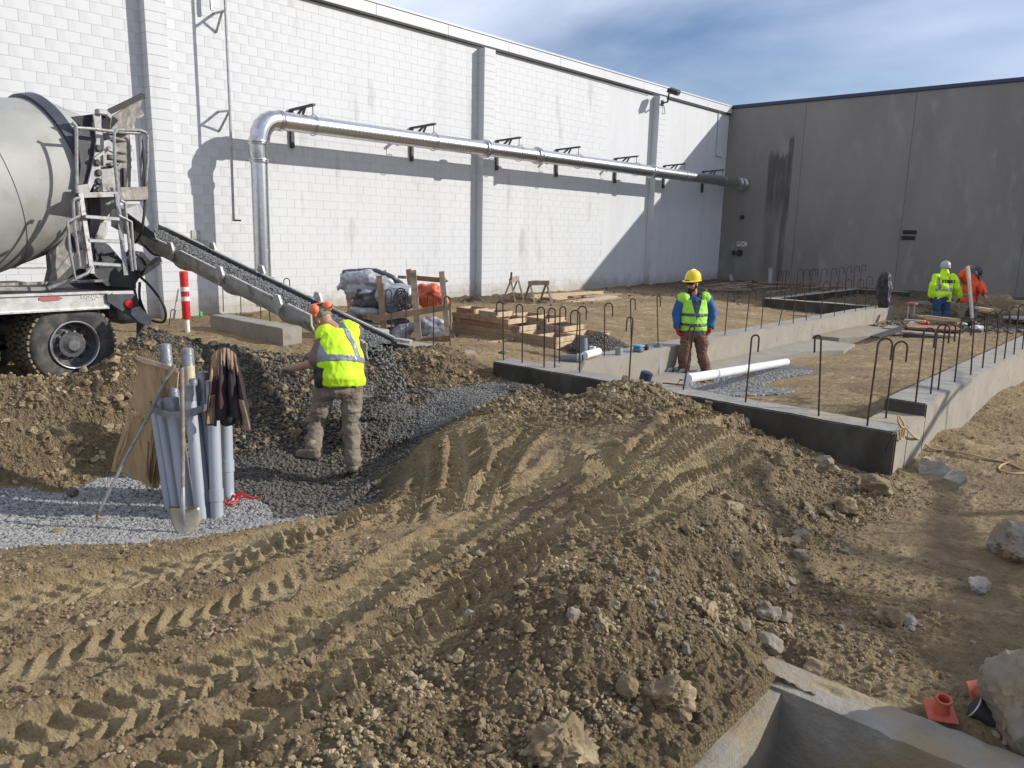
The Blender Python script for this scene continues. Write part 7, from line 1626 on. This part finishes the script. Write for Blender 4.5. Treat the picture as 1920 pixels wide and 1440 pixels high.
        for (pn, pm, fn, off) in G.get('peel', []):
            pe = peel(me, pn, fn, off)
            if pe: pe.materials.clear(); pe.materials.append(M[pm]); link(pn, pe, go)
    gl = o.get('gloves')
    if gl:
        for s in 'lr':
            hd, hn, hs_, cu = J['hand'+s]; me = fuse(hand_solids(J['w'+s], hd, hn, hs_, cu, .0065, k*1.10)+[limb([Vector(J['w'+s])-Vector(hd).normalized()*.05, J['w'+s]], [.036*k, .034*k])], vox*.5, 1, [(.003, (30, 30, 30))], 2); put('glove', me, gl, P)
    return P, f

def J_(d0, zfoot=None):
    return lambda px, py, dd=0.0: Vector(at(px, py, d0+dd))
Rt = Vector(rt0); Fh = Vector((fw[0], fw[1], 0)).normalized()       # right and away from the camera, level

# --- the man bending over the pit, seen from behind
d0 = 7.35; j = J_(d0)
J = dict(feet=j(660, 888), head=j(606, 600, .16), neck=j(622, 612, .14), sl=j(609, 631, .02), sr=j(661, 622, .20), el=j(592, 680, -.02), wl=j(549, 690, .12), er=j(640, 690, .42), wr=j(600, 700, .50),
         hl=j(613, 722, .0), hr=j(659, 722, .08), kl=j(594, 792, .10), kr=j(658, 792, .12), al=j(586, 846, -.02), ar=j(661, 868, .05), tl=j(563, 850, .02), tr=j(658, 882, .22))
J['feet'].z = -.42
J['handl'] = (-Rt*.9+Fh*.3-ZV*.15, -ZV*.8-Rt*.2, -1, .75); J['handr'] = (-Rt*.6+Fh*.5-ZV*.3, -ZV*.8, 1, .7)
fdir = (Fh*.85-Rt*.50)
hip_ = (J['hl']+J['hr'])/2; shc_ = (J['sl']+J['sr'])/2; axis_ = (shc_-hip_).normalized()
def tcoord(c): return (c-hip_).dot(axis_), (c-hip_).dot((J['sr']-J['sl']).normalized())
bk = -fdir.normalized()
def strip_band(c, n): a, b = tcoord(c); return .20 < a < .255
def strip_l(c, n): a, b = tcoord(c); return .25 <= a < .62 and -.175 < b-.12*(a-.5)*0 < -.12 and (n.dot(bk) > -.2 or a > .45)
def strip_r(c, n): a, b = tcoord(c); return .25 <= a < .62 and .13 < b < .185 and (n.dot(bk) > -.2 or a > .45)
P, f_ = figure('person', 'man in a yellow safety vest and khaki trousers bending over the pit beside the chute', J, fdir, -Rt*.75+Fh*.55-ZV*.75, dict(trousers='khaki', boots='boot', seat=True, top=.86, trouser=.018, bunch=True, girth=1.16, hunch=1.3, headup=-Rt*.35+Fh*.2+ZV*.9,
    gloves='glove_tan', tops=[dict(name='shirt', mat='shirt_brown', e=.020, sleeve=.85, lo=.0, wr=.012), dict(name='safety_vest', mat='hivis_yellow', e=.046, lo=.0, hi=.97, wr=.012,
    peel=[('reflective_stripe', 'tape_silver', strip_band, .004), ('reflective_stripe', 'tape_silver', strip_l, .004), ('reflective_stripe', 'tape_silver', strip_r, .004)])]), k=1.03)
# headwear: camouflage headband, ear defenders, belt things
hc = J['head']; hf, hu, hr_ = fr(-Rt*.75+Fh*.55-ZV*.75, -Rt*.35+Fh*.2+ZV*.9); HQ = Matrix((hr_, hf, hu)).transposed()
me = fuse([ellipsoid(hc+hu*.035-hf*.008, (.084, .103, .088), HQ)], .008, 1, [(.004, (30, 30, 30))]); put('head_scarf', me, 'camo', P)
me = fuse([ellipsoid(hc+hu*.088-hf*.01, (.066, .084, .045), HQ)], .008, 1, [(.004, (60, 60, 60))]); put('hair', me, 'hair_grey', P)
e0 = hc+hu*.10
tb_ = MB().tube([hc+Rt*.13*math.cos(a)*.8+ZV*(.14+.02*math.sin(a))+Fh*.08*math.sin(a)-Fh*.03 for a in np.linspace(-.3, 3.4, 14)], .009, 8)
ed = tb_.build('ear_defenders', 'orange_plastic', P)
for px, py, dd in ((589, 580, .02), (614, 575, .14)):
    cc = Vector(at(px, py, d0+dd)); put('ear_cup', fuse([ellipsoid(cc, (.054, .046, .052)), limb([cc, cc-ZV*.05], [.03, .028])], .008, 2), 'earmuff', ed)
MB().tube([Vector(at(583, 590, d0)), Vector(at(584, 610, d0-.02)), Vector(at(590, 622, d0+.0))], .010, 8).build('headband', 'yellow_pipe', ed)
bc = Vector(at(600, 706, d0-.10)); put('belt_pouch', fuse([MB().box(bc, (.10, .09, .18), rz=.7), ellipsoid(bc-ZV*.02, (.06, .06, .10))], .01, 2, [(.006, (15, 15, 15))]), 'black', P)
P.rotation_euler = (0, 0, 0)
blt = peel(bpy.data.objects[[o.name for o in P.children if o.name.startswith('trousers')][0]].data, 'belt', lambda c, n: hip_.z+.062 < c.z < hip_.z+.10, .006)
if blt: blt.materials.clear(); blt.materials.append(M['black']); link('belt', blt, P)

# --- the man in the yellow hard hat standing inside the foundation
d0 = 12.2; j = J_(d0)
J = dict(feet=j(1297, 712), head=j(1299, 533, -.03), neck=j(1301, 549), sr=j(1278, 560), sl=j(1327, 560), er=j(1270, 587, .03), wr=j(1269, 613, -.04), el=j(1336, 587, .03), wl=j(1332, 613, -.04),
         hr=j(1290, 622), hl=j(1312, 622), kr=j(1284, 666, -.03), kl=j(1317, 665, -.03), ar=j(1282, 703), al=j(1324, 700, .02), tr=j(1279, 713, -.14), tl=j(1328, 708, -.12))
J['feet'].z = -.25
J['handr'] = (-ZV*.95+Rt*.2-Fh*.2, Rt*.8-Fh*.1, -1, .55); J['handl'] = (-ZV*.95-Rt*.2-Fh*.2, -Rt*.8-Fh*.1, 1, .55)
hip2 = (J['hl']+J['hr'])/2; z2 = hip2.z; fr2 = -Fh
def vband(lo, hi): return lambda c, n: lo < c.z-z2 < hi
def vfront(c, n):
    a = c.z-z2; b = (c-hip2).dot(Rt); return n.dot(-Fh) > .05 and abs(b) < (a-.19)*.26 and a > .19
P2, _ = figure('person', 'man in a yellow hard hat, blue jacket and green vest standing among the rebar', J, -Fh, -Fh*.65-Rt*.75-ZV*.12, dict(trousers='brown_duck', boots='boot', trouser=.026, bunch=True, girth=1.12, hunch=.2,
    gloves='glove_red', tops=[dict(name='jacket', mat='blue_jacket', e=.022, sleeve=1.2, lo=-.10, hi=.97, wr=.014), dict(name='safety_vest', mat='hivis_green', e=.040, lo=.0, hi=.88, wr=.008,
    peel=[('dark_stripe', 'tape_dark', vband(.10, .145), .004), ('dark_stripe', 'tape_dark', vband(.255, .30), .004), ('open_front', 'navy', vfront, .003)])]), k=1.0)
put('hood', fuse([limb([J['neck']+Rt*.10-Fh*.03-ZV*.03, J['neck']+Fh*.08+ZV*.01, J['neck']-Rt*.10-Fh*.03-ZV*.03], [.045, .06, .045]), limb([J['neck']+Rt*.08-Fh*.08-ZV*.06, J['neck']-Rt*.02-Fh*.12-ZV*.14], [.035, .02])], .012, 2, [(.008, (15, 15, 15))]), 'navy', P2)
lk = (-Fh*.65-Rt*.75-ZV*.12); h2 = helmet(P2, J['head']+ZV*.068, lk+ZV*.12, ZV+lk.normalized()*.08, 'helmet_yellow', 1.02)
lf, lu, lr = fr(lk, ZV); hd = J['head']
MB().box(hd+lf*.150+lu*.075, (.085, .012, .03), rz=math.atan2(lr.y, lr.x), bev=.003).build('front_sticker', 'black', h2)
MB().tube([hd+lr*x_+lf*(.100-.45*x_*x_*8)+lu*.022 for x_ in np.linspace(-.075, .075, 9)], .016, 8).build('sunglasses', 'lens_dark', P2)
put('beard', fuse([ellipsoid(hd-lu*.085+lf*.052, (.052, .046, .036), Matrix((lr, lf, lu)).transposed()), ellipsoid(hd-lu*.058+lf*.088, (.034, .02, .012), Matrix((lr, lf, lu)).transposed())]+[limb([hd-lu*.03+lr*s*.068, hd-lu*.09+lr*s*.04+lf*.04], [.018, .022]) for s in (-1, 1)], .006, 1, [(.004, (50, 50, 50))]), 'beard', P2)

# --- the two far workers
d0 = 20.3; j = J_(d0)
J = dict(feet=j(1764, 608), head=j(1772, 503), neck=j(1771, 513), sl=j(1756, 520), sr=j(1787, 520), el=j(1748, 538, -.05), er=j(1794, 538, -.05), wl=j(1744, 555, .05), wr=j(1798, 556, .1),
         hl=j(1758, 562), hr=j(1773, 562), kl=j(1757, 585, .05), kr=j(1774, 585, .0), al=j(1754, 604), ar=j(1771, 605, -.1), tl=j(1752, 609, .15), tr=j(1770, 609, .08))
J['handl'] = (-ZV, Rt*.8+Fh*.2, 1, .5); J['handr'] = (-ZV+Rt*.1, -Rt*.8, -1, .5)
hip3 = (J['hl']+J['hr'])/2; z3 = hip3.z
P3, _ = figure('person', 'man seen from behind in a bright yellow jacket, jeans and a grey hard hat', J, Fh, Fh*.95+Rt*.1-ZV*.15, dict(trousers='denim', boots='boot', trouser=.03, girth=1.2, hunch=.3, gloves='glove_black',
    tops=[dict(name='jacket', mat='hivis_yellow', e=.040, sleeve=1.2, lo=-.10, hi=.97, collar=.06, hood=True, wr=.02, peel=[('reflective_stripe', 'tape_silver', lambda c, n: .235 < c.z-z3 < .29 and abs((c-hip3).dot(Rt)) < .21, .006),
      ('reflective_stripe', 'tape_silver', lambda c, n: .29 <= c.z-z3 < .60 and n.dot(-Fh) > .1 and .11 < abs((c-hip3).dot(Rt)) < .155, .006)])]), k=1.0, vox=.016)
helmet(P3, J['head']+ZV*.03, Fh, ZV-Fh*.12, 'helmet_grey', 1.04)
ang3 = Matrix((Rt, ZV, -Fh)).transposed()
text('back_print', 'ETIMO', .115, (hip3+(J['sl']+J['sr'])/2)/2+ZV*.195-Fh*.215, ang3, 'black', P3, ext=.012, bold=.004)
d0 = 20.6; j = J_(d0)
J = dict(feet=j(1812, 612), head=j(1829, 515, -.05), neck=j(1825, 524), sr=j(1810, 527), sl=j(1836, 529), er=j(1803, 518, -.25), wr=j(1812, 505, -.35), el=j(1842, 543, -.2), wl=j(1846, 549, -.42),
         hr=j(1811, 566), hl=j(1824, 566), kr=j(1803, 588, -.05), kl=j(1824, 588, -.05), ar=j(1797, 606), al=j(1826, 606, .05), tr=j(1795, 612, -.15), tl=j(1830, 612, -.1))
J['handr'] = (ZV*.8+Rt*.4, Rt*.6-Fh*.3, 1, .9); J['handl'] = (-ZV*.7+Rt*.5-Fh*.2, -ZV*.5-Rt*.5, 1, .8)
hip4 = (J['hl']+J['hr'])/2; z4 = hip4.z
P4, _ = figure('person', 'man in an orange jacket and dark hard hat holding a pale upright timber', J, -Fh*.7+Rt*.6, Rt*.75-Fh*.45-ZV*.6, dict(trousers='khaki_pale', boots='boot', trouser=.03, girth=1.15, hunch=.5, gloves='glove_red', headup=ZV+Rt*.3,
    tops=[dict(name='jacket', mat='hivis_orange', e=.040, sleeve=1.2, lo=-.10, hi=.97, collar=.03, wr=.02, peel=[('reflective_stripe', 'tape_silver', lambda c, n: .16 < c.z-z4 < .21 and (c-hip4).dot(Rt) < .02, .006),
      ('dark_front', 'glove_red', lambda c, n: n.dot(-Fh) > .3 and .075 < (c-hip4).dot(Rt) < .125 and c.z-z4 < .42, .005)])]), k=1.0, vox=.016)
helmet(P4, J['head']+ZV*.04, Rt*.75-Fh*.45-ZV*.35, ZV+Rt*.35-Fh*.2, 'helmet_black', 1.04)
put('beard', fuse([ellipsoid(J['head']-ZV*.085-Fh*.04+Rt*.04, (.06, .06, .045))], .012, 1), 'beard', P4)
A_ = Vector(at(1823, 597, 20.1)); tag(MB().bar(A_, at(1815, 499, 20.15), .09, .05, upv=Rt, bev=.004).build('timber', 'white_paint', recenter=A_), 'tall pale timber held upright by the man in the orange jacket', 'timber')
A_ = Vector(at(1847, 552, 20.15)); tag(MB().tube([A_, at(1852, 560, 20.1)], .02, 8).tube([Vector(at(1846, 553, 20.1)), at(1848, 561, 20.1)], .015, 8).build('pliers', 'galv_dull', recenter=A_), 'small shiny tool in the outstretched hand of the man in orange', 'tool')
